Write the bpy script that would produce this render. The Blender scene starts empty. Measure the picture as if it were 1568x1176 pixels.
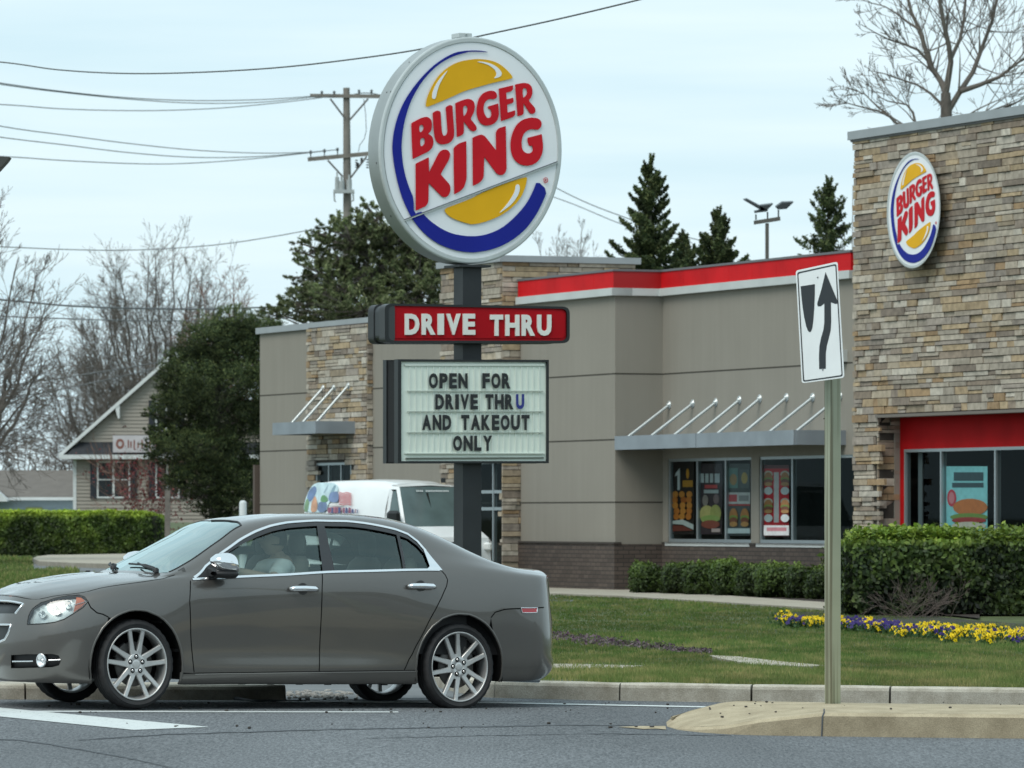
import bpy, bmesh, math, random
import numpy as np
from mathutils import Vector, Matrix, noise
from mathutils.geometry import delaunay_2d_cdt

sc = bpy.context.scene
COL = sc.collection
R = math.radians
PI = math.pi

# ---------------------------------------------------------------- camera numbers
FPX, CX, HY, CAMH = 8000.0, 784.0, 790.0, 1.37      # focal length in photo pixels, principal column, horizon row, eye height

def at(px, py, Y):
    """point seen at photo position (px, py) standing at depth Y"""
    return Vector(((px - CX) / FPX * Y, Y, CAMH + (HY - py) / FPX * Y))

def depth_z(py, z=0.0):
    return FPX * (CAMH - z) / (py - HY)

def gnd(px, py, z=0.0):
    Y = depth_z(py, z)
    return Vector(((px - CX) / FPX * Y, Y, z))

# ---------------------------------------------------------------- object helpers
def tag(o, label=None, cat=None, group=None, kind=None):
    if label: o['label'] = label
    if cat: o['category'] = cat
    if group: o['group'] = group
    if kind: o['kind'] = kind
    return o

def empty(name, loc=(0, 0, 0), label=None, cat=None, group=None):
    o = bpy.data.objects.new(name, None)
    o.empty_display_size = 0.2
    o.location = loc
    COL.objects.link(o)
    return tag(o, label, cat, group)

def rootof(o):
    while o.parent is not None: o = o.parent
    return o

def worldloc(o):
    v = Vector((0, 0, 0))
    while o is not None:
        v += Vector(o.location); o = o.parent
    return v

class MB:
    """collects geometry (world coordinates) and links it as ONE mesh object"""
    def __init__(s):
        s.v = []; s.f = []; s.mi = []; s.col = []; s.sm = []
    def add(s, vs, fs, mi=0, col=None, smooth=False):
        b = len(s.v)
        s.v += [tuple(v) for v in vs]
        for f in fs:
            s.f.append(tuple(b + i for i in f)); s.mi.append(mi); s.col.append(col); s.sm.append(smooth)
        return s
    def box(s, c, size, M=None, mi=0, col=None, bevel=0.0):
        x, y, z = [q / 2 for q in size]
        if bevel > 0:
            b = min(bevel, x * .9, y * .9, z * .9)
            vs = []
            for sx in (-1, 1):
                for sy in (-1, 1):
                    for sz in (-1, 1):
                        vs += [(sx * x, sy * (y - b), sz * (z - b)), (sx * (x - b), sy * y, sz * (z - b)), (sx * (x - b), sy * (y - b), sz * z)]
            fs = []
            def I(sx, sy, sz, k): return ((sx > 0) * 4 + (sy > 0) * 2 + (sz > 0)) * 3 + k
            for q in (-1, 1):
                fs += [(I(q, -1, -1, 0), I(q, 1, -1, 0), I(q, 1, 1, 0), I(q, -1, 1, 0)),
                       (I(-1, q, -1, 1), I(1, q, -1, 1), I(1, q, 1, 1), I(-1, q, 1, 1)),
                       (I(-1, -1, q, 2), I(1, -1, q, 2), I(1, 1, q, 2), I(-1, 1, q, 2))]
                for r in (-1, 1):
                    fs += [(I(q, r, -1, 0), I(q, r, 1, 0), I(q, r, 1, 1), I(q, r, -1, 1)),
                           (I(q, -1, r, 0), I(q, 1, r, 0), I(q, 1, r, 2), I(q, -1, r, 2)),
                           (I(-1, q, r, 1), I(1, q, r, 1), I(1, q, r, 2), I(-1, q, r, 2))]
                    for t in (-1, 1):
                        fs.append((I(q, r, t, 0), I(q, r, t, 1), I(q, r, t, 2)))
        else:
            vs = [(sx * x, sy * y, sz * z) for sx in (-1, 1) for sy in (-1, 1) for sz in (-1, 1)]
            fs = [(0, 1, 3, 2), (4, 6, 7, 5), (0, 4, 5, 1), (2, 3, 7, 6), (0, 2, 6, 4), (1, 5, 7, 3)]
        c = Vector(c)
        out = []
        for v in vs:
            v = Vector(v)
            if M is not None: v = M @ v
            out.append(v + c)
        return s.add(out, fs, mi, col)
    def hexa(s, p, mi=0, col=None):
        """8 corners: bottom 4 (ccw) then top 4"""
        return s.add(p, [(0, 3, 2, 1), (4, 5, 6, 7), (0, 1, 5, 4), (1, 2, 6, 5), (2, 3, 7, 6), (3, 0, 4, 7)], mi, col)
    def tube(s, pts, r, n=6, mi=0, col=None, cap=True, smooth=True, up=None):
        pts = [Vector(p) for p in pts]
        if not hasattr(r, '__len__'): r = [r] * len(pts)
        vs = []; fs = []
        prev = None
        for i, p in enumerate(pts):
            t = (pts[min(i + 1, len(pts) - 1)] - pts[max(i - 1, 0)])
            if t.length < 1e-9: t = Vector((0, 0, 1))
            t.normalize()
            if prev is None:
                a = Vector(up) if up else (Vector((0, 0, 1)) if abs(t.z) < .9 else Vector((1, 0, 0)))
                a = (a - t * a.dot(t)).normalized()
            else:
                a = prev - t * prev.dot(t)
                a = a.normalized() if a.length > 1e-6 else prev
            prev = a
            b = t.cross(a)
            for k in range(n):
                an = 2 * PI * k / n
                vs.append(p + (a * math.cos(an) + b * math.sin(an)) * r[i])
        for i in range(len(pts) - 1):
            for k in range(n):
                k2 = (k + 1) % n
                fs.append((i * n + k, i * n + k2, (i + 1) * n + k2, (i + 1) * n + k))
        s.add(vs, fs, mi, col, smooth)
        if cap:
            s.add([vs[k] for k in range(n)], [tuple(reversed(range(n)))], mi, col)
            s.add(vs[-n:], [tuple(range(n))], mi, col)
        return s
    def lathe(s, prof, c, axis='Z', n=32, mi=0, col=None, M=None, smooth=True, close=False):
        """prof: (radius, height) pairs"""
        vs = []; m = len(prof)
        for k in range(n):
            a = 2 * PI * k / n
            for (r, h) in prof:
                v = Vector((r * math.cos(a), r * math.sin(a), h))
                if axis == 'Y': v = Vector((v.x, v.z, v.y))
                if axis == 'X': v = Vector((v.z, v.x, v.y))
                if M is not None: v = M @ v
                vs.append(v + Vector(c))
        fs = []
        mm = m if close else m - 1
        for k in range(n):
            k2 = (k + 1) % n
            for i in range(mm):
                j = (i + 1) % m
                fs.append((k * m + i, k2 * m + i, k2 * m + j, k * m + j))
        return s.add(vs, fs, mi, col, smooth)
    def prism(s, poly, P, d, mi=0, col=None, holes=()):
        """poly: 2D outline; P(a,b)->Vector front point; d: Vector thickness behind the front"""
        V, F = fill2d(poly, holes)
        fr = [P(*v) for v in V]
        s.add(fr, F, mi, col)
        d = Vector(d)
        if d.length > 0:
            s.add([q + d for q in fr], [tuple(reversed(f)) for f in F], mi, col)
            for lp in [poly] + list(holes):
                a = [P(*v) for v in lp]; n = len(a)
                s.add(a + [q + d for q in a], [(i, (i + 1) % n, n + (i + 1) % n, n + i) for i in range(n)], mi, col)
        return s
    def build(s, name, mats, parent=None, origin=None, smooth_angle=None, label=None):
        me = bpy.data.meshes.new(name)
        o = bpy.data.objects.new(name, me)
        if origin is not None: o.location = Vector(origin)
        if parent is not None: o.parent = parent
        off = np.array(worldloc(o))
        V = np.array(s.v, dtype=float).reshape(-1, 3) - off
        me.from_pydata(V.tolist(), [], s.f)
        if not isinstance(mats, (list, tuple)): mats = [mats]
        for m in mats: me.materials.append(m)
        me.polygons.foreach_set('material_index', s.mi)
        me.polygons.foreach_set('use_smooth', s.sm)
        if any(c is not None for c in s.col):
            ca = me.color_attributes.new('Col', 'FLOAT_COLOR', 'CORNER')
            buf = np.ones((len(me.loops), 4), dtype=np.float32)
            k = 0
            for f, c in zip(s.f, s.col):
                n = len(f)
                if c is not None: buf[k:k + n, :3] = c[:3]
                k += n
            ca.data.foreach_set('color', buf.ravel())
        me.update()
        COL.objects.link(o)
        if label: o['label'] = label
        return o

def pip(x, y, poly):
    n = len(poly); c = False; j = n - 1
    for i in range(n):
        xi, yi = poly[i]; xj, yj = poly[j]
        if (yi > y) != (yj > y) and x < (xj - xi) * (y - yi) / (yj - yi + 1e-15) + xi: c = not c
        j = i
    return c

def fill2d(poly, holes=(), pts=()):
    V = []; E = []
    for lp in [poly] + list(holes):
        b = len(V); n = len(lp)
        V += [Vector((float(p[0]), float(p[1]))) for p in lp]
        E += [(b + i, b + (i + 1) % n) for i in range(n)]
    V += [Vector((float(p[0]), float(p[1]))) for p in pts]
    r = delaunay_2d_cdt(V, E, [], 0, 1e-7)
    vs, fs = r[0], r[2]
    out = []
    for f in fs:
        cx = sum(vs[i].x for i in f) / len(f); cy = sum(vs[i].y for i in f) / len(f)
        if pip(cx, cy, poly) and not any(pip(cx, cy, h) for h in holes):
            out.append(tuple(f))
    return [(v.x, v.y) for v in vs], out

def chaikin(p, n=2, closed=True):
    for _ in range(n):
        q = []
        m = len(p)
        rng = range(m) if closed else range(m - 1)
        for i in rng:
            a = p[i]; b = p[(i + 1) % m]
            q += [(a[0] * .75 + b[0] * .25, a[1] * .75 + b[1] * .25), (a[0] * .25 + b[0] * .75, a[1] * .25 + b[1] * .75)]
        if not closed: q = [p[0]] + q + [p[-1]]
        p = q
    return p

def rounded(p, r, n=4):
    """round corners of polygon; r a number or a list per corner"""
    out = []; m = len(p)
    for i in range(m):
        rr = r[i] if hasattr(r, '__len__') else r
        a = Vector(p[i - 1]); b = Vector(p[i]); c = Vector(p[(i + 1) % m])
        if rr <= 0: out.append(tuple(b)); continue
        u = a - b; w = c - b
        d = min(rr, u.length * .48, w.length * .48)
        q0 = b + u.normalized() * d; q2 = b + w.normalized() * d
        for k in range(n + 1):
            t = k / n
            out.append(tuple(q0 * (1 - t) ** 2 + b * 2 * t * (1 - t) + q2 * t * t))
    return out

# ---------------------------------------------------------------- materials
_m = {}
def node_mat(name):
    m = bpy.data.materials.new(name); m.use_nodes = True
    nt = m.node_tree
    return m, nt, nt.nodes['Principled BSDF']

def mat(name, col, rough=.6, metal=0.0, noise_amt=0.0, noise_scale=5.0, bump=0.0, bump_scale=40.0, coat=0.0, spec=.5, emit=None, emit_s=0, detail=6):
    if name in _m: return _m[name]
    m, nt, b = node_mat(name)
    b.inputs['Base Color'].default_value = (*col, 1)
    b.inputs['Roughness'].default_value = rough
    b.inputs['Metallic'].default_value = metal
    b.inputs['Specular IOR Level'].default_value = spec
    b.inputs['Coat Weight'].default_value = coat
    if emit:
        b.inputs['Emission Color'].default_value = (*emit, 1); b.inputs['Emission Strength'].default_value = emit_s
    tc = nt.nodes.new('ShaderNodeTexCoord')
    if noise_amt > 0:
        n = nt.nodes.new('ShaderNodeTexNoise'); n.inputs['Scale'].default_value = noise_scale; n.inputs['Detail'].default_value = detail
        nt.links.new(tc.outputs['Object'], n.inputs['Vector'])
        mr = nt.nodes.new('ShaderNodeMapRange')
        mr.inputs['From Min'].default_value = .25; mr.inputs['From Max'].default_value = .75
        mr.inputs['To Min'].default_value = 1 - noise_amt; mr.inputs['To Max'].default_value = 1 + noise_amt
        nt.links.new(n.outputs['Fac'], mr.inputs['Value'])
        mx = nt.nodes.new('ShaderNodeMix'); mx.data_type = 'RGBA'; mx.blend_type = 'MULTIPLY'; mx.inputs[0].default_value = 1
        mx.inputs[6].default_value = (*col, 1)
        nt.links.new(mr.outputs[0], mx.inputs[7])
        nt.links.new(mx.outputs[2], b.inputs['Base Color'])
    if bump > 0:
        n2 = nt.nodes.new('ShaderNodeTexNoise'); n2.inputs['Scale'].default_value = bump_scale; n2.inputs['Detail'].default_value = 4
        nt.links.new(tc.outputs['Object'], n2.inputs['Vector'])
        bp = nt.nodes.new('ShaderNodeBump'); bp.inputs['Strength'].default_value = bump; bp.inputs['Distance'].default_value = .01
        nt.links.new(n2.outputs['Fac'], bp.inputs['Height']); nt.links.new(bp.outputs[0], b.inputs['Normal'])
    _m[name] = m
    return m

def vcol_mat(name, rough=.8, noise_amt=.25, noise_scale=20, bump=.3, bump_scale=60, trans=0.0, spec=.3):
    m, nt, b = node_mat(name)
    b.inputs['Roughness'].default_value = rough
    b.inputs['Specular IOR Level'].default_value = spec
    at_ = nt.nodes.new('ShaderNodeVertexColor'); at_.layer_name = 'Col'
    tc = nt.nodes.new('ShaderNodeTexCoord')
    n = nt.nodes.new('ShaderNodeTexNoise'); n.inputs['Scale'].default_value = noise_scale; n.inputs['Detail'].default_value = 5
    nt.links.new(tc.outputs['Object'], n.inputs['Vector'])
    mr = nt.nodes.new('ShaderNodeMapRange'); mr.inputs['From Min'].default_value = .25; mr.inputs['From Max'].default_value = .75
    mr.inputs['To Min'].default_value = 1 - noise_amt; mr.inputs['To Max'].default_value = 1 + noise_amt
    nt.links.new(n.outputs['Fac'], mr.inputs['Value'])
    mx = nt.nodes.new('ShaderNodeMix'); mx.data_type = 'RGBA'; mx.blend_type = 'MULTIPLY'; mx.inputs[0].default_value = 1
    nt.links.new(at_.outputs['Color'], mx.inputs[6]); nt.links.new(mr.outputs[0], mx.inputs[7])
    nt.links.new(mx.outputs[2], b.inputs['Base Color'])
    if bump > 0:
        bp = nt.nodes.new('ShaderNodeBump'); bp.inputs['Strength'].default_value = bump; bp.inputs['Distance'].default_value = .01
        n2 = nt.nodes.new('ShaderNodeTexNoise'); n2.inputs['Scale'].default_value = bump_scale
        nt.links.new(tc.outputs['Object'], n2.inputs['Vector'])
        nt.links.new(n2.outputs['Fac'], bp.inputs['Height']); nt.links.new(bp.outputs[0], b.inputs['Normal'])
    if trans > 0:
        out = nt.nodes['Material Output']
        tr = nt.nodes.new('ShaderNodeBsdfTranslucent'); nt.links.new(mx.outputs[2], tr.inputs['Color'])
        ms = nt.nodes.new('ShaderNodeMixShader'); ms.inputs[0].default_value = trans
        nt.links.new(b.outputs[0], ms.inputs[1]); nt.links.new(tr.outputs[0], ms.inputs[2]); nt.links.new(ms.outputs[0], out.inputs['Surface'])
    _m[name] = m
    return m

def glass_mat(name, tint=(.5, .6, .6), refl=(.9, 1, 1), fres=1.45, base_refl=0.0):
    m = bpy.data.materials.new(name); m.use_nodes = True
    nt = m.node_tree; nt.nodes.clear()
    out = nt.nodes.new('ShaderNodeOutputMaterial')
    tr = nt.nodes.new('ShaderNodeBsdfTransparent'); tr.inputs['Color'].default_value = (*tint, 1)
    gl = nt.nodes.new('ShaderNodeBsdfGlossy'); gl.inputs['Roughness'].default_value = .02; gl.inputs['Color'].default_value = (*refl, 1)
    fr = nt.nodes.new('ShaderNodeFresnel'); fr.inputs['IOR'].default_value = fres
    ad = nt.nodes.new('ShaderNodeMath'); ad.operation = 'ADD'; ad.use_clamp = True; ad.inputs[1].default_value = base_refl
    nt.links.new(fr.outputs[0], ad.inputs[0])
    ms = nt.nodes.new('ShaderNodeMixShader')
    nt.links.new(ad.outputs[0], ms.inputs[0]); nt.links.new(tr.outputs[0], ms.inputs[1]); nt.links.new(gl.outputs[0], ms.inputs[2])
    nt.links.new(ms.outputs[0], out.inputs['Surface'])
    _m[name] = m
    return m

def text_mesh(s, size, P, d, offset=0.0, sx=1.0, spacing=1.0, name='t'):
    """letters of the built-in font as polygons; returns an MB; P(a,b) maps the text plane; d thickness vector"""
    cu = bpy.data.curves.new('tmp_text', 'FONT'); cu.body = s; cu.size = 1.0; cu.offset = offset
    cu.space_character = spacing; cu.resolution_u = 3; cu.align_x = 'LEFT'
    o = bpy.data.objects.new('tmp_text', cu); COL.objects.link(o)
    dg = bpy.context.evaluated_depsgraph_get()
    me = bpy.data.meshes.new_from_object(o.evaluated_get(dg))
    V = [(v.co.x, v.co.y) for v in me.vertices]; F = [tuple(p.vertices) for p in me.polygons]
    bpy.data.objects.remove(o); bpy.data.curves.remove(cu); bpy.data.meshes.remove(me)
    return V, F

def add_text(mb, s, x0, x1, yb, yt, P, d, offset=.02, mi=0, spacing=1.0):
    """fit text s in the rectangle of the plane (x0..x1, yb..yt)"""
    V, F = text_mesh(s, 1, P, d, offset, spacing=spacing)
    xs = [v[0] for v in V]; ys = [v[1] for v in V]
    a0, a1, b0, b1 = min(xs), max(xs), min(ys), max(ys)
    f = lambda v: P(x0 + (v[0] - a0) / (a1 - a0) * (x1 - x0), yb + (v[1] - b0) / (b1 - b0) * (yt - yb))
    fr = [f(v) for v in V]
    mb.add(fr, F, mi)
    d = Vector(d)
    if d.length > 0:
        from collections import Counter
        ec = {}
        for fc in F:
            for i in range(len(fc)):
                a, b = fc[i], fc[(i + 1) % len(fc)]
                k = (min(a, b), max(a, b)); ec.setdefault(k, []).append((a, b))
        sides = [e[0] for e in ec.values() if len(e) == 1]
        n = len(fr)
        mb.add(fr + [q + d for q in fr], [(b, a, n + a, n + b) for a, b in sides], mi)
# ---------------------------------------------------------------- world, light, camera
w = bpy.data.worlds.new("World"); sc.world = w; w.use_nodes = True
nt = w.node_tree; bg = nt.nodes['Background']
SUN_EL, SUN_AZ = R(48), R(200)      # soft sun high over the viewer's left shoulder
sky = nt.nodes.new('ShaderNodeTexSky'); sky.sky_type = 'NISHITA'; sky.sun_disc = False
sky.sun_elevation = SUN_EL; sky.sun_rotation = R(160); sky.air_density = 1.0; sky.dust_density = 2.0; sky.ozone_density = 1.2
tc = nt.nodes.new('ShaderNodeTexCoord')
sep = nt.nodes.new('ShaderNodeSeparateXYZ'); nt.links.new(tc.outputs['Generated'], sep.inputs[0])
# cloud sheet: very flat streaks, brighter low down toward the zenith a little greyer
mp = nt.nodes.new('ShaderNodeMapping'); mp.inputs['Scale'].default_value = (5, 5, 60)
nt.links.new(tc.outputs['Generated'], mp.inputs['Vector'])
n1 = nt.nodes.new('ShaderNodeTexNoise'); n1.inputs['Scale'].default_value = 1.3; n1.inputs['Detail'].default_value = 5; n1.inputs['Roughness'].default_value = .5
nt.links.new(mp.outputs[0], n1.inputs['Vector'])
ramp = nt.nodes.new('ShaderNodeValToRGB')
ramp.color_ramp.elements[0].position = .32; ramp.color_ramp.elements[0].color = (5.95, 7.85, 8.65, 1)
ramp.color_ramp.elements[1].position = .68; ramp.color_ramp.elements[1].color = (7.3, 8.8, 9.3, 1)
nt.links.new(n1.outputs['Fac'], ramp.inputs[0])
mx = nt.nodes.new('ShaderNodeMix'); mx.data_type = 'RGBA'; mx.inputs[0].default_value = .9
nt.links.new(sky.outputs[0], mx.inputs[6]); nt.links.new(ramp.outputs[0], mx.inputs[7])
nt.links.new(mx.outputs[2], bg.inputs['Color'])
bg.inputs['Strength'].default_value = .118

sl = bpy.data.lights.new('sun', 'SUN'); sl.energy = 1.9; sl.angle = R(35); sl.color = (1, .95, .87)
so = bpy.data.objects.new('sun', sl); COL.objects.link(so)
d = Vector((-.38, -.52, .76)).normalized()          # direction toward the sun: high, behind the viewer
so.rotation_euler = d.to_track_quat('Z', 'Y').to_euler()
sky.sun_elevation = math.asin(d.z); sky.sun_rotation = math.atan2(d.x, d.y)

cam = bpy.data.cameras.new('camera'); co = bpy.data.objects.new('camera', cam); COL.objects.link(co)
co.location = (0, 0, CAMH); co.rotation_euler = (R(90), 0, 0)
cam.sensor_width = 36; cam.lens = 36 * FPX / 1568; cam.shift_y = (HY - 588) / 1568
cam.clip_start = .5; cam.clip_end = 3000
cam.dof.use_dof = True; cam.dof.focus_distance = 42; cam.dof.aperture_fstop = cam.lens / 1000 / .020
sc.camera = co
sc.view_settings.view_transform = 'Standard'; sc.view_settings.look = 'None'; sc.view_settings.exposure = 0
sc.cycles.use_denoising = True
try: sc.cycles.denoiser = 'OPENIMAGEDENOISE'
except Exception: pass
sc.cycles.max_bounces = 8; sc.cycles.transparent_max_bounces = 24
# ================================================================ ROAD, KERBS, LAWN
def road_z(X): return -.055 * math.tanh((X + 1.5) / 4.0)

def sstep(a, b, x):
    t = min(1, max(0, (x - a) / (b - a))); return t * t * (3 - 2 * t)
def asphalt_mat():
    m, nt, b = node_mat('asphalt')
    tc = nt.nodes.new('ShaderNodeTexCoord')
    mq = nt.nodes.new('ShaderNodeMapping'); mq.inputs['Scale'].default_value = (1, .14, 1); nt.links.new(tc.outputs['Object'], mq.inputs['Vector'])
    n = nt.nodes.new('ShaderNodeTexNoise'); n.inputs['Scale'].default_value = 62; n.inputs['Detail'].default_value = 5; n.inputs['Roughness'].default_value = .8
    nt.links.new(mq.outputs[0], n.inputs['Vector'])
    mpp = nt.nodes.new('ShaderNodeMapping'); mpp.inputs['Scale'].default_value = (.5, .12, 1); mpp.inputs['Rotation'].default_value = (0, 0, R(-30)); nt.links.new(tc.outputs['Object'], mpp.inputs['Vector'])
    n2 = nt.nodes.new('ShaderNodeTexNoise'); n2.inputs['Scale'].default_value = 1.0; n2.inputs['Detail'].default_value = 7
    nt.links.new(mpp.outputs[0], n2.inputs['Vector'])
    r1 = nt.nodes.new('ShaderNodeValToRGB')
    r1.color_ramp.elements[0].position = .36; r1.color_ramp.elements[0].color = (.062, .070, .077, 1)
    r1.color_ramp.elements[1].position = .64; r1.color_ramp.elements[1].color = (.235, .250, .262, 1)
    nt.links.new(n.outputs['Fac'], r1.inputs[0])
    r2 = nt.nodes.new('ShaderNodeMapRange'); r2.inputs['From Min'].default_value = .3; r2.inputs['From Max'].default_value = .7; r2.inputs['To Min'].default_value = .76; r2.inputs['To Max'].default_value = 1.18
    nt.links.new(n2.outputs['Fac'], r2.inputs['Value'])
    mx = nt.nodes.new('ShaderNodeMix'); mx.data_type = 'RGBA'; mx.blend_type = 'MULTIPLY'; mx.inputs[0].default_value = 1
    nt.links.new(r1.outputs[0], mx.inputs[6]); nt.links.new(r2.outputs[0], mx.inputs[7])
    nt.links.new(mx.outputs[2], b.inputs['Base Color']); b.inputs['Roughness'].default_value = .9
    b.inputs['Specular IOR Level'].default_value = .25
    bp = nt.nodes.new('ShaderNodeBump'); bp.inputs['Strength'].default_value = .6; bp.inputs['Distance'].default_value = .01
    nt.links.new(n.outputs['Fac'], bp.inputs['Height']); nt.links.new(bp.outputs[0], b.inputs['Normal'])
    return m
ASPH = asphalt_mat()
mb = MB()
xs = [-400, -100, -40, -20] + [x * .5 for x in range(-24, 25)] + [20, 40, 100, 400]
ys = [-60, 0, 20, 28, 34, 40, 46]
vs = [(x, y, road_z(x)) for y in ys for x in xs]; n = len(xs)
mb.add(vs, [(j * n + i, j * n + i + 1, (j + 1) * n + i + 1, (j + 1) * n + i) for j in range(len(ys) - 1) for i in range(n - 1)], 0, None, True)
mb.build('road', ASPH)['kind'] = 'structure'

def gz(px, py, z):                # ground hit with the road's cross fall
    p = gnd(px, py, 0)
    for _ in range(6): p = gnd(px, py, road_z(p.x) + z)
    return p

def conc(name, c0, c1, rough=.9, sc_=6):
    m, nt, b = node_mat(name)
    tc = nt.nodes.new('ShaderNodeTexCoord')
    n = nt.nodes.new('ShaderNodeTexNoise'); n.inputs['Scale'].default_value = sc_; n.inputs['Detail'].default_value = 9; n.inputs['Roughness'].default_value = .65
    nt.links.new(tc.outputs['Object'], n.inputs['Vector'])
    r = nt.nodes.new('ShaderNodeValToRGB'); r.color_ramp.elements[0].position = .3; r.color_ramp.elements[0].color = (*c0, 1)
    r.color_ramp.elements[1].position = .7; r.color_ramp.elements[1].color = (*c1, 1)
    nt.links.new(n.outputs['Fac'], r.inputs[0])
    n2 = nt.nodes.new('ShaderNodeTexNoise'); n2.inputs['Scale'].default_value = 130; n2.inputs['Detail'].default_value = 3
    nt.links.new(tc.outputs['Object'], n2.inputs['Vector'])
    mr = nt.nodes.new('ShaderNodeMapRange'); mr.inputs['From Min'].default_value = .3; mr.inputs['From Max'].default_value = .7; mr.inputs['To Min'].default_value = .8; mr.inputs['To Max'].default_value = 1.15
    nt.links.new(n2.outputs['Fac'], mr.inputs['Value'])
    mx = nt.nodes.new('ShaderNodeMix'); mx.data_type = 'RGBA'; mx.blend_type = 'MULTIPLY'; mx.inputs[0].default_value = 1
    nt.links.new(r.outputs[0], mx.inputs[6]); nt.links.new(mr.outputs[0], mx.inputs[7])
    # vertical faces coloured darker than level ones
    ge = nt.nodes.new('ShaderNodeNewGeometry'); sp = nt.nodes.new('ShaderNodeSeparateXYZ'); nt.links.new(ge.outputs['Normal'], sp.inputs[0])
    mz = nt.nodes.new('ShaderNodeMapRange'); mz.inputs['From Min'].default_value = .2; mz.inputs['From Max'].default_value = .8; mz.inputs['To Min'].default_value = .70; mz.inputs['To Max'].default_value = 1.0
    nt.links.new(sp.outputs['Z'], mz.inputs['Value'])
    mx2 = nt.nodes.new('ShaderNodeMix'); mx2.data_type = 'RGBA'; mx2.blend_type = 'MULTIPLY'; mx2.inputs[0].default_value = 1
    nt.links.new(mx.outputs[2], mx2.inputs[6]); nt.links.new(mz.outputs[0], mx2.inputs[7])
    nt.links.new(mx2.outputs[2], b.inputs['Base Color']); b.inputs['Roughness'].default_value = rough
    b.inputs['Specular IOR Level'].default_value = .2
    bp = nt.nodes.new('ShaderNodeBump'); bp.inputs['Strength'].default_value = .5; bp.inputs['Distance'].default_value = .01
    nt.links.new(n2.outputs['Fac'], bp.inputs['Height']); nt.links.new(bp.outputs[0], b.inputs['Normal'])
    return m
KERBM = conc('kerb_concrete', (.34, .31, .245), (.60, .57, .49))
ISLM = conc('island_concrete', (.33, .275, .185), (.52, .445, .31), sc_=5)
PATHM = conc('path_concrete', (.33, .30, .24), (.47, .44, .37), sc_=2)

def kerb_run(mb, pts, h=.135, w=.15, dirn=None):
    """kerb with a rounded top edge; pts along the foot on the road side, grass side to the left of travel"""
    vs = []; prof = [(0, -.03), (.012, 0), (.02, h - .035), (.03, h - .014), (.05, h - .002), (w, h), (w, h - .1)]
    n = len(pts)
    for i, p in enumerate(pts):
        a = pts[max(i - 1, 0)]; b = pts[min(i + 1, n - 1)]
        t = Vector((b.x - a.x, b.y - a.y, 0)).normalized(); s = Vector((-t.y, t.x, 0))
        for (o, z) in prof:
            jit = .004 * noise.noise(Vector((p.x * 3 + o * 9, p.y * 3, z * 8)))
            q = p + s * (o + jit); vs.append(Vector((q.x, q.y, p.z + z + jit)))
    m = len(prof)
    mb.add(vs, [(i * m + j, i * m + j + 1, (i + 1) * m + j + 1, (i + 1) * m + j) for i in range(n - 1) for j in range(m - 1)])
    mb.add(vs[:m], [tuple(range(m))]); mb.add(vs[-m:], [tuple(reversed(range(m)))])

def interp(pts, d=.1):
    out = []
    for a, b in zip(pts, pts[1:]):
        k = max(1, int((b - a).length / d))
        out += [a.lerp(b, i / k) for i in range(k)]
    return out + [pts[-1]]
KP = [gz(755, 1068.5, 0), gz(948, 1073, 0), gz(1150, 1076, 0), gz(1362, 1079, 0), gz(1600, 1082, 0)]
ext = KP[-1] + (KP[-1] - KP[-2]) * 9
mb = MB()
runs = [(KP[0], KP[1]), (KP[1], KP[2]), (KP[2], KP[3]), (KP[3], KP[4]), (KP[4], ext)]
for k, (a, b) in enumerate(runs):
    t = (b - a).normalized() * .008
    kerb_run(mb, interp([a + t, b - t]))
# return of the kerb round the driveway mouth
c0 = KP[0]; ret = [c0 + Vector((-.55, 2.2, 0)), c0 + Vector((-.30, .8, 0)), c0 + Vector((-.13, .2, 0)), c0 - (KP[1] - KP[0]).normalized() * .01]
kerb_run(mb, interp(ret))
LK = [gz(-700, 1068, 0), gz(-100, 1070.5, 0), gz(39, 1071.2, 0), gz(220, 1072.0, 0), gz(440, 1073, 0)]
for a, b in zip(LK, LK[1:]):
    t = (b - a).normalized() * .008
    kerb_run(mb, interp([a + t, b - t]), .115, .6)
mb.build('kerb', KERBM)['kind'] = 'structure'

# ---- lawn sheets, parking lot, paths
def lawn_z(x, y):
    t = sstep(39.5, 62, y)
    base = (road_z(x) + .125) * (1 - t)
    return base + .02 * noise.noise(Vector((x * .8, y * .35, 0))) * sstep(40, 44, y)
GRASSB = mat('lawn_ground', (.065, .085, .026), .95, noise_amt=.55, noise_scale=2.2, bump=.5, bump_scale=30)
def kerb_y(x):
    P_ = [KP[0]] + KP[1:] + [ext]
    if x <= P_[0].x: return P_[0].y
    for a, b in zip(P_, P_[1:]):
        if x <= b.x: return a.y + (b.y - a.y) * (x - a.x) / (b.x - a.x)
    return P_[-1].y
mb = MB()
# right lawn: from kerb to the building path
NXg, NYg = 46, 70
def lawn_x0(y): return (KP[0].x + .12) + (y - 39) * (-.012)
vs = []
for j in range(NYg + 1):
    for i in range(NXg + 1):
        u = i / NXg; v = j / NYg
        y_far = 110
        x_l = -.2 ; x = x_l + (u ** 1.6) * 60
        y0 = kerb_y(x) + .13
        y = y0 + (v ** 2.0) * (y_far - y0)
        vs.append(Vector((x, y, lawn_z(x, y) if v > 0 else road_z(x) + .128)))
W_ = NXg + 1
mb.add(vs, [(j * W_ + i, j * W_ + i + 1, (j + 1) * W_ + i + 1, (j + 1) * W_ + i) for j in range(NYg) for i in range(NXg)], 0, None, True)
mb.build('lawn', GRASSB)['kind'] = 'structure'
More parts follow.
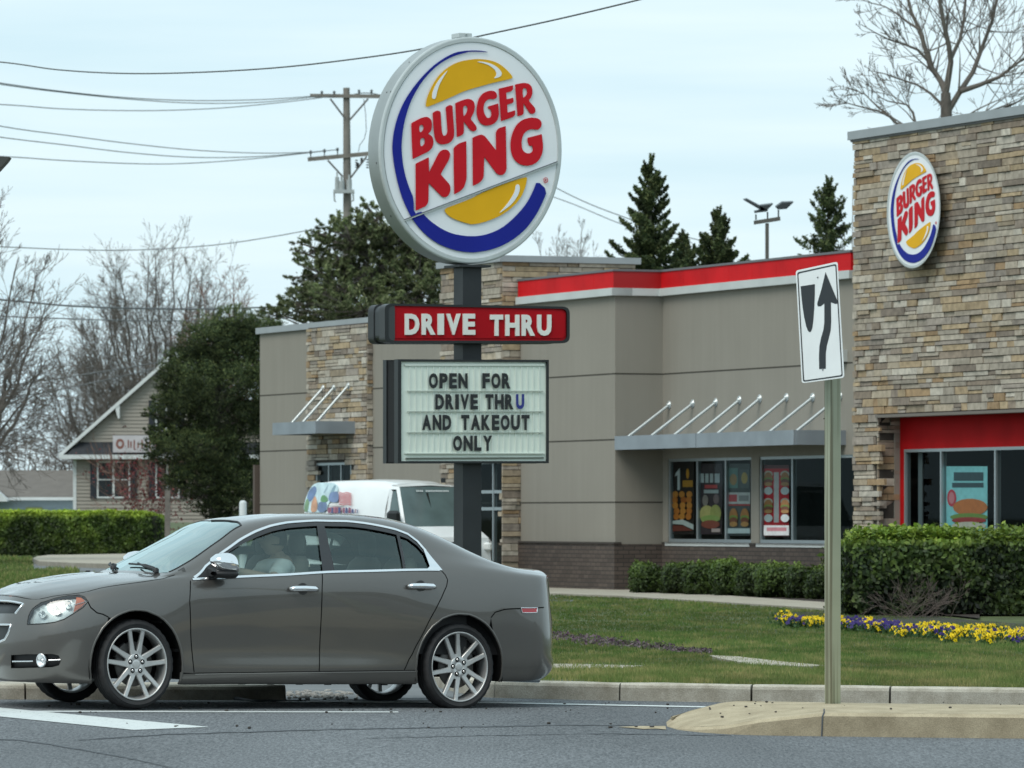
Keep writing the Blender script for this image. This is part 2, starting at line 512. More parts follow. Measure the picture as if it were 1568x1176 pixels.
# wide ground out to the horizon
mb = MB()
mb.add([Vector(p) for p in ((-1500, 46, -.03), (1500, 46, -.03), (1500, 2600, -.03), (-1500, 2600, -.03))], [(0, 1, 2, 3)])
mb.build('ground', GRASSB)['kind'] = 'structure'
mb = MB()
a = gz(440, 1073, 0); b = KP[0]
lot = [Vector((a.x + .0, a.y + .02, road_z(a.x) + .004)), Vector((b.x - .12, b.y + .02, road_z(b.x) + .004)), Vector((-.6, 44, .03)), Vector((-.45, 60, -.006)), Vector((1.2, 88, -.006)), Vector((-2.8, 115, -.006)), Vector((-7, 150, -.006)), Vector((-60, 170, -.006)), Vector((-60, 140, -.006)), Vector((-14.0, 133, -.006)), Vector((-6.5, 90, -.006)), Vector((-3.2, 55, -.006)), Vector((-2.2, 44, .03))]
mb.add(lot, [(0, 1, 2, 12), (12, 2, 3, 11), (11, 3, 4, 10), (10, 4, 5), (10, 5, 6), (10, 6, 9), (9, 6, 7, 8)])
mb.build('parking_lot', mat('lot_asphalt', (.14, .15, .155), .9, noise_amt=.2, noise_scale=1.5))['kind'] = 'structure'
# pale driveway kerb curling through the left grass
mb = MB()
P_ = [gnd(50, 861), gnd(60, 866), gnd(110, 868.5), gnd(190, 871), gnd(260, 873)]
B_ = [gnd(58, 857.5), gnd(75, 855.5), gnd(110, 855), gnd(190, 853.5), gnd(260, 853)]
vs = [Vector((p.x, p.y, .12)) for p in P_] + [Vector((p.x, p.y, .12)) for p in B_] + [Vector((p.x, p.y - .01, -.05)) for p in P_]
mb.add(vs, [(i, i + 1, 6 + i, 5 + i) for i in range(4)] + [(10 + i, 11 + i, i + 1, i) for i in range(4)])
mb.build('driveway_kerb', PATHM)['kind'] = 'structure'
# building path, with mulch bed beyond it
mb = MB()
pe = [(800, 910), (845, 911.5), (940, 915), (1040, 921), (1150, 928), (1258, 935), (1330, 941)]
pb = [(800, 897), (845, 898), (940, 902), (1040, 909), (1150, 917.5), (1258, 925), (1330, 932)]
A_ = [gnd(*p) for p in pe]; B_ = [gnd(*p) for p in pb]
vs = [Vector((p.x, p.y, .035)) for p in A_ + B_] + [Vector((p.x, p.y - .02, -.05)) for p in A_]
k = len(A_)
mb.add(vs, [(i, i + 1, k + i + 1, k + i) for i in range(k - 1)] + [(2 * k + i, 2 * k + i + 1, i + 1, i) for i in range(k - 1)])
mb.build('footpath', PATHM)['kind'] = 'structure'
mb = MB()
q1 = [(955, 902.5), (1040, 909), (1150, 917.5), (1258, 925), (1330, 932), (1500, 950)]
q2 = [(955, 898), (1040, 900), (1150, 903), (1258, 907), (1330, 912), (1500, 920)]
A_ = [gnd(*p) for p in q1]; B_ = [gnd(*p) for p in q2]
vs = [Vector((p.x, p.y, .03)) for p in A_] + [Vector((p.x, p.y, .05)) for p in B_]; k = len(A_)
mb.add(vs, [(i, i + 1, k + i + 1, k + i) for i in range(k - 1)])
mb.build('mulch_bed', mat('mulch', (.032, .022, .016), .95, noise_amt=.5, noise_scale=20, bump=.8, bump_scale=40))['kind'] = 'structure'
# slabs of an old sidewalk showing through the grass
def slab(pts, name='sidewalk_slab'):
    mb = MB()
    vs = []
    for p in pts:
        g = gnd(*p)
        for _ in range(5): g = gnd(p[0], p[1], lawn_z(g.x, g.y) + .014)
        vs.append(g)
    lo = [v - Vector((0, 0, .08)) for v in vs]; n = len(vs)
    mb.add(vs + lo, [tuple(range(n))] + [(i, n + i, n + (i + 1) % n, (i + 1) % n) for i in range(n)])
    mb.build(name, PATHM)['kind'] = 'structure'
slab([(1085, 1003), (1130, 1005), (1200, 1013), (1262, 1018.5), (1240, 1020.5), (1150, 1017), (1098, 1007)])
slab([(780, 1015.5), (880, 1016.5), (985, 1019), (960, 1022.5), (880, 1023), (790, 1022)])

# ---- painted lines
def paint_white():
    m, nt, b = node_mat('road_paint')
    tc = nt.nodes.new('ShaderNodeTexCoord')
    n = nt.nodes.new('ShaderNodeTexNoise'); n.inputs['Scale'].default_value = 26; n.inputs['Detail'].default_value = 8; n.inputs['Roughness'].default_value = .8
    nt.links.new(tc.outputs['Object'], n.inputs['Vector'])
    r = nt.nodes.new('ShaderNodeValToRGB'); r.color_ramp.elements[0].position = .33; r.color_ramp.elements[0].color = (.25, .27, .28, 1)
    r.color_ramp.elements[1].position = .47; r.color_ramp.elements[1].color = (.62, .66, .65, 1)
    nt.links.new(n.outputs['Fac'], r.inputs[0]); nt.links.new(r.outputs[0], b.inputs['Base Color']); b.inputs['Roughness'].default_value = .7
    return m
RPAINT = paint_white()
def mark(pts, name='lane_marking'):
    mb = MB(); vs = []
    for p in pts:
        g = gz(p[0], p[1], .004); vs.append(g)
    mb.add(vs, [tuple(range(len(vs)))])
    mb.build(name, RPAINT)['kind'] = 'structure'
mark([(-260, 1059), (-260, 1076), (-30, 1094), (0, 1097), (205, 1117.5), (320, 1113), (0, 1083.5)][::-1])
mark([(-200, 1088.6), (110, 1088.2), (610, 1089.3), (610, 1090.9), (110, 1090), (-200, 1090.4)])
mark([(-900, 1070), (440, 1073.2), (760, 1075.0), (1080, 1081.6), (1400, 1088), (1400, 1089.5), (1080, 1083.2), (760, 1076.8), (440, 1074.8), (-900, 1071.4)])
# sealed cracks and a seam in the asphalt
TAR = mat('crack_sealant', (.055, .062, .07), .7, noise_amt=.4, noise_scale=8)
def crack(line, w, seed):
    rnd = random.Random(seed)
    pts = []
    for a, b in zip(line, line[1:]):
        k = 14
        for i in range(k):
            pts.append((a[0] + (b[0] - a[0]) * i / k, a[1] + (b[1] - a[1]) * i / k + rnd.uniform(-.5, .5)))
    pts.append(line[-1])
    vs = []
    for (x, y) in pts:
        ww = w * rnd.uniform(.35, 1.2)
        vs += [gz(x, y - ww, .003), gz(x, y + ww, .003)]
    mb = MB(); mb.add(vs, [(2 * i, 2 * i + 1, 2 * i + 3, 2 * i + 2) for i in range(len(pts) - 1)])
    mb.build('road_crack', TAR)['kind'] = 'structure'
crack([(120, 1133), (260, 1124), (470, 1118), (700, 1113), (860, 1110), (1016, 1111)], .7, 1)
crack([(-60, 1128), (40, 1134), (120, 1147), (190, 1159), (285, 1180)], .9, 2)
crack([(560, 1130), (700, 1127), (930, 1123), (1120, 1126)], .35, 5)
# crumbled tan edge by the island nose
mb = MB(); mb.add([gz(x, y, .005) for x, y in ((946, 1113), (980, 1111.6), (1019, 1111.5), (1020, 1117), (1005, 1115.5), (985, 1116.2), (968, 1114.5))], [tuple(range(7))[::-1]])
mb.build('worn_edge', ISLM)['kind'] = 'structure'

# ---- traffic island
fr = [(1017.5, 1106), (1018.5, 1112.5), (1035, 1117.5), (1070, 1121.5), (1110, 1124.3), (1160, 1126), (1258, 1127.5), (1380, 1129), (1568, 1131), (1800, 1134)]
bk = [(1800, 1082), (1568, 1079.5), (1380, 1077.5), (1280, 1076), (1200, 1074.5), (1150, 1073.6), (1130, 1073.4), (1105, 1076), (1060, 1087), (1030, 1098)]
base = [gz(x, y, 0) for x, y in fr]; 
def topz(i): return [.022, .022, .025, .035, .055, .10, .148, .15, .15, .15][i]
base = [Vector((p.x, p.y, road_z(p.x) - .02)) for p in base]
topf = []
for i, p in enumerate(base):
    inn = Vector((.02, .06, 0)) if i > 2 else Vector((.04, .02, 0))
    topf.append(Vector((p.x, p.y, road_z(p.x) + topz(i))) + inn)
backt = []
for i, (x, y) in enumerate(bk):
    hh = .15 if i < 7 else [.13, .09, .055][i - 7]
    p = gz(x, y, hh); backt.append(Vector((p.x, p.y, road_z(p.x) + hh)))
mb = MB()
# rounded front lip
mid = [b_.lerp(t_, .55) + Vector((0, 0, .0)) for b_, t_ in zip(base, topf)]
lip = []
for b_, t_ in zip(base, topf):
    lip.append(Vector((b_.x + (t_.x - b_.x) * .35, b_.y + (t_.y - b_.y) * .35, t_.z - .02)))
rows = [base, lip, topf]
for r0, r1 in zip(rows, rows[1:]):
    n = len(r0); mb.add(r0 + r1, [(i, i + 1, n + i + 1, n + i) for i in range(n - 1)], 0, None, False)
# top cap: strip between front lip and back edge
bt = list(reversed(backt))
n = len(topf)
G = []
K = 8
for i in range(n):
    for k in range(K + 1):
        p = topf[i].lerp(bt[i], k / K)
        p.z += .012 * math.sin(PI * k / K) + .004 * noise.noise(p * 3)
        G.append(p)
mb.add(G, [(i * (K + 1) + k, (i + 1) * (K + 1) + k, (i + 1) * (K + 1) + k + 1, i * (K + 1) + k + 1) for i in range(n - 1) for k in range(K)], 0, None, True)
mb.add(bt + [Vector((p.x, p.y + .03, road_z(p.x) - .02)) for p in bt], [(i, n + i, n + i + 1, i + 1) for i in range(n - 1)])
# nose closing
mb.add([base[0], lip[0], topf[0], bt[0], Vector((bt[0].x, bt[0].y + .03, bt[0].z - .1))], [(0, 4, 3, 2, 1)])
isl = mb.build('traffic_island', ISLM); isl['kind'] = 'structure'
mb = MB()
mb.tube([base[6] + Vector((0, -.003, .02)), lip[6] + Vector((0, -.003, 0)), topf[6] + Vector((0, 0, .001)), topf[6].lerp(bt[6], .25) + Vector((-.02, 0, .006))], .0055, 5)
mb.build('island_joint', TAR)['kind'] = 'structure'
# loose grit on the island and by the far kerb
GRIT = mat('dark_grit', (.05, .045, .04), .9)
def grit(name, spots, seed, kind='stuff', m=GRIT, s0=.006, s1=.016):
    rnd = random.Random(seed); mb = MB()
    for p in spots:
        s = rnd.uniform(s0, s1)
        mb.box(p + Vector((0, 0, s * .3)), (s * rnd.uniform(.7, 1.8), s * rnd.uniform(.7, 1.6), s * .8), Matrix.Rotation(rnd.uniform(0, 3), 3, 'Z'), bevel=s * .25)
    o = mb.build(name, m); o['kind'] = kind
rnd = random.Random(4)
sp = []
for _ in range(20):
    i = rnd.randint(2, 7); u = rnd.random(); k = rnd.uniform(.2, .95)
    p = (topf[i].lerp(bt[i], k)).lerp(topf[i + 1].lerp(bt[i + 1], k), u); sp.append(p + Vector((0, 0, .012)))
grit('loose_grit', sp, 1)
sp = []
for _ in range(160):
    x = rnd.gauss(490, 30); y = rnd.gauss(1066, 3.0); sp.append(gz(min(max(x, 443), 560), min(max(y, 1060), 1072), .004))
grit('gravel_debris', sp, 2, m=mat('pale_grit', (.30, .29, .27), .9, noise_amt=.4, noise_scale=30), s0=.012, s1=.035)
sp = [gz(rnd.uniform(0, 1050), rnd.choice([rnd.uniform(1085, 1092), rnd.uniform(1108, 1116), rnd.uniform(1076, 1082)]), .002) for _ in range(60)]
grit('road_grit', sp, 7, s0=.006, s1=.02)
# torn strip of rubber lying at the kerb
mb = MB()
cc = [gz(350, 1063.5, .03), gz(362, 1067.5, .02), gz(385, 1070.5, .012), gz(410, 1070, .02), gz(432, 1071, .01), gz(470, 1071, .012)]
cc = [p - Vector((0, .12, 0)) for p in cc]
mb.tube([p - Vector((0, 0, .008)) for p in cc], [.012, .018, .010, .008, .009, .004], 6)
tag(mb.build('rubber_strip', mat('rubber_scrap', (.05, .06, .065), .6)), 'torn dark rubber strip lying in the gutter under the saloon', 'debris')

# unseen ground and tree belt added behind the viewer for the car's reflections
mb = MB(); mb.add([Vector(p) for p in ((-400, -400, .06), (400, -400, .06), (400, -16, .06), (-400, -16, .06))], [(0, 1, 2, 3)]); mb.build('unseen_verge', GRASSB)['kind'] = 'structure'
mb = MB(); vs = []; nb_ = 160
for i in range(nb_ + 1):
    x = -200 + 400 * i / nb_; h_ = 8 + 4 * noise.noise(Vector((x * .08, 0, 0))) + 2.5 * noise.noise(Vector((x * .4, 3, 0)))
    vs += [Vector((x, -70, 0)), Vector((x, -71, h_ * .6)), Vector((x, -73, h_))]
mb.add(vs, [(i * 3 + k, (i + 1) * 3 + k, (i + 1) * 3 + k + 1, i * 3 + k + 1) for i in range(nb_) for k in range(2)], 0, None, True)
mb.build('unseen_treeline', mat('unseen_treeline', (.055, .06, .04), .95, noise_amt=.5, noise_scale=.4))['kind'] = 'stuff'

# ---- foliage helper: many small leaf faces
def leaves(name, C, S, colr, m, parent=None, origin=None, up=.3, seed=0, aspect=1.6, quad=True, kind=None, N=None, normal=None):
    """C centres (n,3); S sizes (n,); colr (n,3) colours"""
    rg = np.random.default_rng(seed)
    n = len(C); C = np.asarray(C, float)
    a = rg.normal(size=(n, 3)); a[:, 2] += up * 0; a /= np.linalg.norm(a, axis=1, keepdims=True)
    b = rg.normal(size=(n, 3))
    if normal is not None:
        b = normal + .55 * b
        a = np.cross(b, rg.normal(size=(n, 3))); a /= np.linalg.norm(a, axis=1, keepdims=True) + 1e-9
        c = np.cross(a, b)
    else:
        c = np.cross(a, b)
    c /= np.linalg.norm(c, axis=1, keepdims=True) + 1e-9
    S = np.asarray(S)[:, None]
    a = a * S * aspect / 2; c = c * S / 2
    V = np.stack([C - a, C - c * .9, C + a, C + c * .9], 1).reshape(-1, 3)
    me = bpy.data.meshes.new(name); o = bpy.data.objects.new(name, me)
    if origin is not None: o.location = origin
    if parent is not None: o.parent = parent
    V = V - np.array(worldloc(o))
    me.vertices.add(4 * n); me.vertices.foreach_set('co', V.ravel())
    me.loops.add(4 * n); me.loops.foreach_set('vertex_index', np.arange(4 * n))
    me.polygons.add(n); me.polygons.foreach_set('loop_start', np.arange(0, 4 * n, 4)); me.polygons.foreach_set('loop_total', np.full(n, 4))
    me.update(); me.validate()
    me.materials.append(m)
    ca = me.color_attributes.new('Col', 'FLOAT_COLOR', 'POINT')
    buf = np.ones((4 * n, 4), np.float32); buf[:, :3] = np.repeat(np.asarray(colr, float), 4, axis=0)
    ca.data.foreach_set('color', buf.ravel())
    COL.objects.link(o)
    if kind: o['kind'] = kind
    return o
LEAFM = vcol_mat('leaf_green', .55, .2, 6, 0, trans=.25, spec=.35)
GRASSM = vcol_mat('grass_blade', .7, .15, 4, 0, trans=.3, spec=.2)

def grass(name, region, n, seed, h=(.016, .042), wdt=.006, dens_fn=None, zf=lawn_z, tone=None):
    """region(u, v, rg) -> arrays x, y"""
    rg = np.random.default_rng(seed)
    x, y = region(rg, n)
    keep = np.ones(len(x), bool)
    if dens_fn is not None: keep = np.array([dens_fn(a, b) for a, b in zip(x, y)])
    x = x[keep]; y = y[keep]; n = len(x)
    z = np.array([zf(a, b) for a, b in zip(x, y)])
    pn = np.array([noise.noise(Vector((a * .9, b * .25, 3.3))) for a, b in zip(x, y)])
    pn2 = np.array([noise.noise(Vector((a * 4.5, b * 1.2, 7.7))) for a, b in zip(x, y)])
    hh = rg.uniform(h[0], h[1], n) * (1 + .5 * pn)
    ang = rg.uniform(0, 2 * PI, n); ln = rg.uniform(.1, .55, n) * hh
    wx = np.cos(ang) * wdt; wy = np.sin(ang) * wdt
    la = rg.uniform(0, 2 * PI, n)
    ww = wdt * (1 + np.maximum(0, (y - 45) / 30))
    p0 = np.stack([x - np.cos(ang) * ww, y - np.sin(ang) * ww, z - .01], 1)
    p1 = np.stack([x + np.cos(ang) * ww, y + np.sin(ang) * ww, z - .01], 1)
    tip = np.stack([x + np.cos(la) * ln, y + np.sin(la) * ln, z + hh], 1)
    V = np.stack([p0, p1, tip], 1).reshape(-1, 3)
    me = bpy.data.meshes.new(name); o = bpy.data.objects.new(name, me)
    me.vertices.add(3 * n); me.vertices.foreach_set('co', V.ravel())
    me.loops.add(3 * n); me.loops.foreach_set('vertex_index', np.arange(3 * n))
    me.polygons.add(n); me.polygons.foreach_set('loop_start', np.arange(0, 3 * n, 3)); me.polygons.foreach_set('loop_total', np.full(n, 3))
    me.update(); me.materials.append(GRASSM)
    base = np.array([.095, .160, .038]); dry = np.array([.30, .27, .11]); dark = np.array([.030, .070, .020])
    t = np.clip(.26 + .75 * pn2 + rg.normal(0, .18, n), 0, 1)[:, None]
    d = np.clip(.5 + 1.0 * pn + rg.normal(0, .15, n), 0, 1)[:, None]
    if tone is not None: t = np.clip(t + tone(x, y)[:, None], 0, 1)
    c = (base * (1 - t) + dry * t) * (.7 + .5 * d)
    buf = np.ones((3 * n, 4), np.float32); buf[:, :3] = np.repeat(c, 3, axis=0)
    ca = me.color_attributes.new('Col', 'FLOAT_COLOR', 'POINT'); ca.data.foreach_set('color', buf.ravel())
    COL.objects.link(o); o['kind'] = 'stuff'
    return o
def reg_right(rg, n):
    # uniform in picture columns/rows but laid on the lawn: sample depth with more blades near
    v = rg.random(n); y = 39.0 / (1 - v * (1 - 39.0 / 92)) 
    px = rg.uniform(735, 2000, n); x = (px - CX) / FPX * y
    return x, y
_slabs = [((1085, 1003), (1250, 1019))]
def ok_right(x, y):
    if y < kerb_y(x) + .14: return False
    px = CX + FPX * x / y; py = HY + FPX * (CAMH - lawn_z(x, y)) / y
    if 1090 < px < 1250 and -4 < py - (1004 + (px - 1090) * .094 + 3) < 6: return random.random() < .3
    if 780 < px < 985 and 1016 < py < 1025: return random.random() < .3
    if px < 900 and py > 1040: return random.random() < .3
    # the building path and beds stay clear
    edge = np.interp(px, [800, 845, 940, 1040, 1150, 1258, 1330, 1640], [910, 911.5, 915, 921, 928, 935, 941, 965]) if px < 1640 else 940
    if py < edge: return False
    return True
def tone_r(x, y):
    py = HY + FPX * (CAMH) / y
    return np.where(py > 1015, .10, -.05) + np.where(py > 1040, .1, 0)
grass('lawn_grass', reg_right, 250000, 5, dens_fn=ok_right, tone=tone_r)
def reg_left(rg, n):
    y = 1.0 / rg.uniform(1 / 172., 1 / 85., n); px = rg.uniform(-60, 300, n)
    return (px - CX) / FPX * y, y
def ok_left(x, y):
    px = CX + FPX * x / y; py = HY + FPX * CAMH / y
    if px > 50 and 853 < py < 873: return False
    if px > 120 and py < 880 and py > 853: return False
    return True
grass('side_lawn_grass', reg_left, 30000, 6, h=(.06, .14), wdt=.012, dens_fn=ok_left, zf=lambda a, b: -.03)
# low creeping plants with dull purple flowers along the old sidewalk line
rg = np.random.default_rng(3)
C = []; c_ = []
for _ in range(1700):
    t = rg.random(); px = 845 + 245 * t; py = 971 + 32 * t + rg.normal(0, 2.0 + 2 * (1 - t))
    g = gnd(px, py, .05); 
    C.append((g.x, g.y, lawn_z(g.x, g.y) + rg.uniform(.0, .05)))
    c_.append([(.10, .055, .085), (.15, .11, .12), (.055, .06, .03), (.19, .15, .16)][rg.integers(0, 4)])
leaves('creeping_groundcover', C, rg.uniform(.015, .035, len(C)), c_, LEAFM, kind='stuff')
# ================================================================ THE SALOON CAR
TH = R(25); CT, ST = math.cos(TH), math.sin(TH); KX = .88
CX0, CY0 = -2.607, 36.4
def CW(x, y, z):
    """car coordinates (x back from front axle, y toward its left side, z up) -> world"""
    return Vector((CX0 + KX * (CT * x + ST * (y - .89)), CY0 + ST * x - CT * (y - .89), z + .023 - .0186 * x))

NET = [
 # 0 nose centre
 [(-.80,0,.19),(-.90,0,.175),(-.945,0,.25),(-.955,0,.36),(-.95,0,.52),(-.935,0,.66),(-.86,0,.77),(-.86,0,.77),(-.86,0,.77),(-.86,0,.77),(-.86,0,.77)],
 [(-.78,.30,.19),(-.87,.33,.175),(-.915,.34,.25),(-.93,.35,.37),(-.925,.35,.53),(-.905,.35,.67),(-.84,.35,.768),(-.83,.26,.785),(-.82,.17,.79),(-.81,.09,.79),(-.80,0,.792)],
 [(-.70,.48,.19),(-.76,.55,.175),(-.80,.58,.245),(-.82,.60,.37),(-.82,.60,.53),(-.80,.58,.67),(-.745,.575,.75),(-.735,.45,.795),(-.72,.30,.818),(-.70,.15,.83),(-.69,0,.835)],
 [(-.58,.62,.19),(-.62,.70,.175),(-.65,.74,.25),(-.665,.765,.38),(-.665,.775,.53),(-.64,.75,.675),(-.60,.705,.775),(-.58,.55,.825),(-.56,.38,.852),(-.55,.20,.868),(-.54,0,.874)],
 [(-.40,.70,.19),(-.42,.80,.175),(-.44,.835,.25),(-.45,.855,.40),(-.45,.865,.56),(-.44,.84,.70),(-.41,.785,.80),(-.39,.62,.855),(-.37,.42,.885),(-.36,.22,.90),(-.35,0,.907)],
 [(-.18,.72,.19),(-.18,.83,.175),(-.18,.862,.25),(-.18,.885,.42),(-.18,.898,.60),(-.18,.88,.76),(-.18,.815,.85),(-.16,.67,.89),(-.15,.46,.915),(-.15,.23,.927),(-.15,0,.932)],
 [(.1,.72,.19),(.1,.835,.175),(.1,.868,.255),(.1,.89,.42),(.1,.902,.61),(.1,.886,.79),(.1,.84,.882),(.1,.74,.912),(.1,.50,.935),(.1,.25,.945),(.10,0,.948)],
 [(.28,.72,.19),(.28,.835,.175),(.28,.868,.258),(.28,.885,.42),(.28,.898,.62),(.28,.887,.80),(.28,.848,.898),(.28,.80,.927),(.27,.73,.944),(.19,.4,.962),(.14,0,.962)],
 [(.5,.72,.19),(.5,.83,.175),(.5,.868,.262),(.5,.872,.42),(.5,.89,.64),(.5,.888,.82),(.5,.855,.911),(.5,.80,.965),(.5,.705,1.035),(.49,.4,1.105),(.48,0,1.12)],
 [(.78,.72,.19),(.78,.83,.18),(.78,.868,.268),(.78,.868,.42),(.78,.888,.65),(.78,.888,.83),(.78,.856,.927),(.78,.768,1.08),(.78,.655,1.185),(.75,.37,1.225),(.73,0,1.232)],
 [(1.0,.72,.19),(1.0,.83,.182),(1.0,.868,.27),(1.0,.867,.42),(1.0,.887,.66),(1.0,.888,.84),(1.0,.857,.938),(1.0,.76,1.105),(1.0,.605,1.283),(.985,.35,1.325),(.97,0,1.332)],
 [(1.3,.72,.19),(1.3,.83,.182),(1.3,.868,.274),(1.3,.866,.42),(1.3,.886,.67),(1.3,.888,.85),(1.3,.858,.953),(1.3,.757,1.125),(1.3,.585,1.338),(1.3,.32,1.368),(1.3,0,1.378)],
 [(1.65,.72,.19),(1.65,.83,.184),(1.65,.868,.278),(1.65,.866,.42),(1.65,.886,.68),(1.65,.888,.87),(1.65,.859,.976),(1.65,.756,1.142),(1.65,.58,1.358),(1.65,.32,1.388),(1.65,0,1.396)],
 [(2.0,.72,.19),(2.0,.83,.186),(2.0,.868,.282),(2.0,.868,.42),(2.0,.888,.69),(2.0,.889,.88),(2.0,.859,.988),(2.0,.756,1.148),(2.0,.58,1.360),(2.0,.32,1.392),(2.0,0,1.402)],
 [(2.3,.72,.19),(2.3,.832,.188),(2.3,.868,.286),(2.3,.875,.42),(2.3,.896,.69),(2.3,.891,.885),(2.3,.858,.999),(2.3,.756,1.145),(2.3,.585,1.338),(2.3,.32,1.382),(2.3,0,1.396)],
 [(2.55,.72,.19),(2.55,.835,.19),(2.55,.87,.29),(2.55,.885,.42),(2.55,.905,.68),(2.55,.893,.885),(2.55,.857,1.005),(2.55,.762,1.125),(2.55,.60,1.287),(2.55,.33,1.345),(2.55,0,1.362)],
 [(2.8,.72,.19),(2.8,.838,.195),(2.8,.872,.295),(2.8,.89,.43),(2.8,.908,.67),(2.8,.893,.88),(2.8,.855,1.003),(2.8,.77,1.095),(2.8,.615,1.212),(2.8,.34,1.27),(2.8,0,1.288)],
 [(3.05,.72,.19),(3.05,.838,.2),(3.05,.872,.30),(3.05,.89,.44),(3.05,.906,.66),(3.05,.892,.87),(3.05,.853,.993),(3.05,.772,1.058),(3.05,.63,1.125),(3.05,.35,1.168),(3.05,0,1.182)],
 [(3.25,.72,.2),(3.25,.835,.21),(3.25,.87,.305),(3.25,.885,.45),(3.25,.90,.66),(3.25,.89,.86),(3.25,.848,.98),(3.25,.765,1.03),(3.25,.64,1.065),(3.25,.35,1.088),(3.25,0,1.094)],
 [(3.42,.70,.21),(3.42,.83,.215),(3.43,.865,.305),(3.44,.88,.45),(3.44,.89,.65),(3.43,.875,.845),(3.43,.83,.968),(3.43,.745,1.007),(3.43,.62,1.03),(3.43,.34,1.047),(3.43,0,1.052)],
 [(3.50,.68,.22),(3.52,.80,.22),(3.56,.85,.31),(3.58,.865,.45),(3.57,.865,.655),(3.58,.835,.825),(3.59,.79,.958),(3.60,.71,.992),(3.61,.57,1.015),(3.62,.31,1.03),(3.63,0,1.033)],
 [(3.58,.60,.22),(3.63,.70,.225),(3.71,.73,.31),(3.71,.735,.45),(3.705,.725,.655),(3.70,.70,.81),(3.705,.655,.95),(3.72,.60,.983),(3.735,.46,1.012),(3.76,.25,1.024),(3.77,0,1.026)],
 [(3.66,.38,.22),(3.74,.43,.225),(3.82,.45,.315),(3.825,.46,.45),(3.82,.45,.65),(3.79,.42,.80),(3.79,.38,.945),(3.805,.34,.98),(3.82,.26,1.005),(3.83,.14,1.015),(3.835,0,1.015)],
 [(3.70,0,.22),(3.79,0,.225),(3.87,0,.32),(3.875,0,.45),(3.865,0,.65),(3.83,0,.80),(3.825,0,.945),(3.835,0,.98),(3.845,0,.995),(3.85,0,1.0),(3.85,0,1.002)],
]
NETA = np.array(NET, dtype=float)           # stations x rows x 3
NS, NV = NETA.shape[0], NETA.shape[1]

def cr_basis(t, n):
    t = np.clip(t, 0, n - 1 - 1e-9); i = np.floor(t).astype(int); f = t - i
    idx = np.stack([np.clip(i - 1, 0, n - 1), i, np.minimum(i + 1, n - 1), np.minimum(i + 2, n - 1)], -1)
    w = np.stack([-.5 * f + f ** 2 - .5 * f ** 3, 1 - 2.5 * f ** 2 + 1.5 * f ** 3, .5 * f + 2 * f ** 2 - 1.5 * f ** 3, -.5 * f ** 2 + .5 * f ** 3], -1)
    return idx, w

def body(s, v):
    s = np.atleast_1d(np.asarray(s, float)); v = np.atleast_1d(np.asarray(v, float))
    i, ws = cr_basis(s, NS); j, wv = cr_basis(v, NV)
    # B-spline-ish softening along the length keeps reflections calm
    P = np.zeros((len(s), 3))
    for a in range(4):
        for b in range(4):
            P += (ws[:, a] * wv[:, b])[:, None] * NETA[i[:, a], j[:, b]]
    P[:, 1] = np.maximum(P[:, 1], 0)
    return P

def body_n(s, v, e=.04):
    a = body(np.minimum(s + e, NS - 1), v) - body(np.maximum(s - e, 0), v)
    b = body(s, np.minimum(v + e, NV - 1)) - body(s, np.maximum(v - e, 0))
    n = np.cross(b, a); l = np.linalg.norm(n, axis=1, keepdims=True)
    return n / np.maximum(l, 1e-9)

def cw_np(P):
    x, y, z = P[:, 0], P[:, 1], P[:, 2]
    return np.stack([CX0 + KX * (CT * x + ST * (y - .89)), CY0 + ST * x - CT * (y - .89), z + .023 - .0186 * x], 1)

_gs, _gv = np.meshgrid(np.linspace(0, NS - 1, 1400), np.linspace(0, NV - 1, 500), indexing='ij')
_gs = _gs.ravel(); _gv = _gv.ravel()
_gp = body(_gs, _gv); _gw = cw_np(_gp)
_gpx = CX + FPX * _gw[:, 0] / _gw[:, 1]; _gpy = HY - FPX * (_gw[:, 2] - CAMH) / _gw[:, 1]

def Q(px, py, v0=.6, v1=8.6, s0=0, s1=99):
    """body parameters of a spot measured on the near side"""
    d = (_gpx - px) ** 2 + (_gpy - py) ** 2
    d = d + 1e6 * ((_gv < v0) | (_gv > v1) | (_gs < s0) | (_gs > s1))
    k = int(np.argmin(d)); return (float(_gs[k]), float(_gv[k]))

def XZ(x, z, v0=.9, v1=6.5, s0=3, s1=21.5):
    d = (_gp[:, 0] - x) ** 2 + (_gp[:, 2] - z) ** 2
    d = d + 1e6 * ((_gv < v0) | (_gv > v1) | (_gs < s0) | (_gs > s1))
    k = int(np.argmin(d)); return (float(_gs[k]), float(_gv[k]))

def dens(poly, closed=True, step=.12):
    out = []; n = len(poly)
    for i in range(n if closed else n - 1):
        a = poly[i]; b = poly[(i + 1) % n]
        L = math.hypot(b[0] - a[0], (b[1] - a[1]) * .6); k = max(1, int(L / step))
        out += [(a[0] + (b[0] - a[0]) * t / k, a[1] + (b[1] - a[1]) * t / k) for t in range(k)]
    if not closed: out.append(poly[-1])
    return out

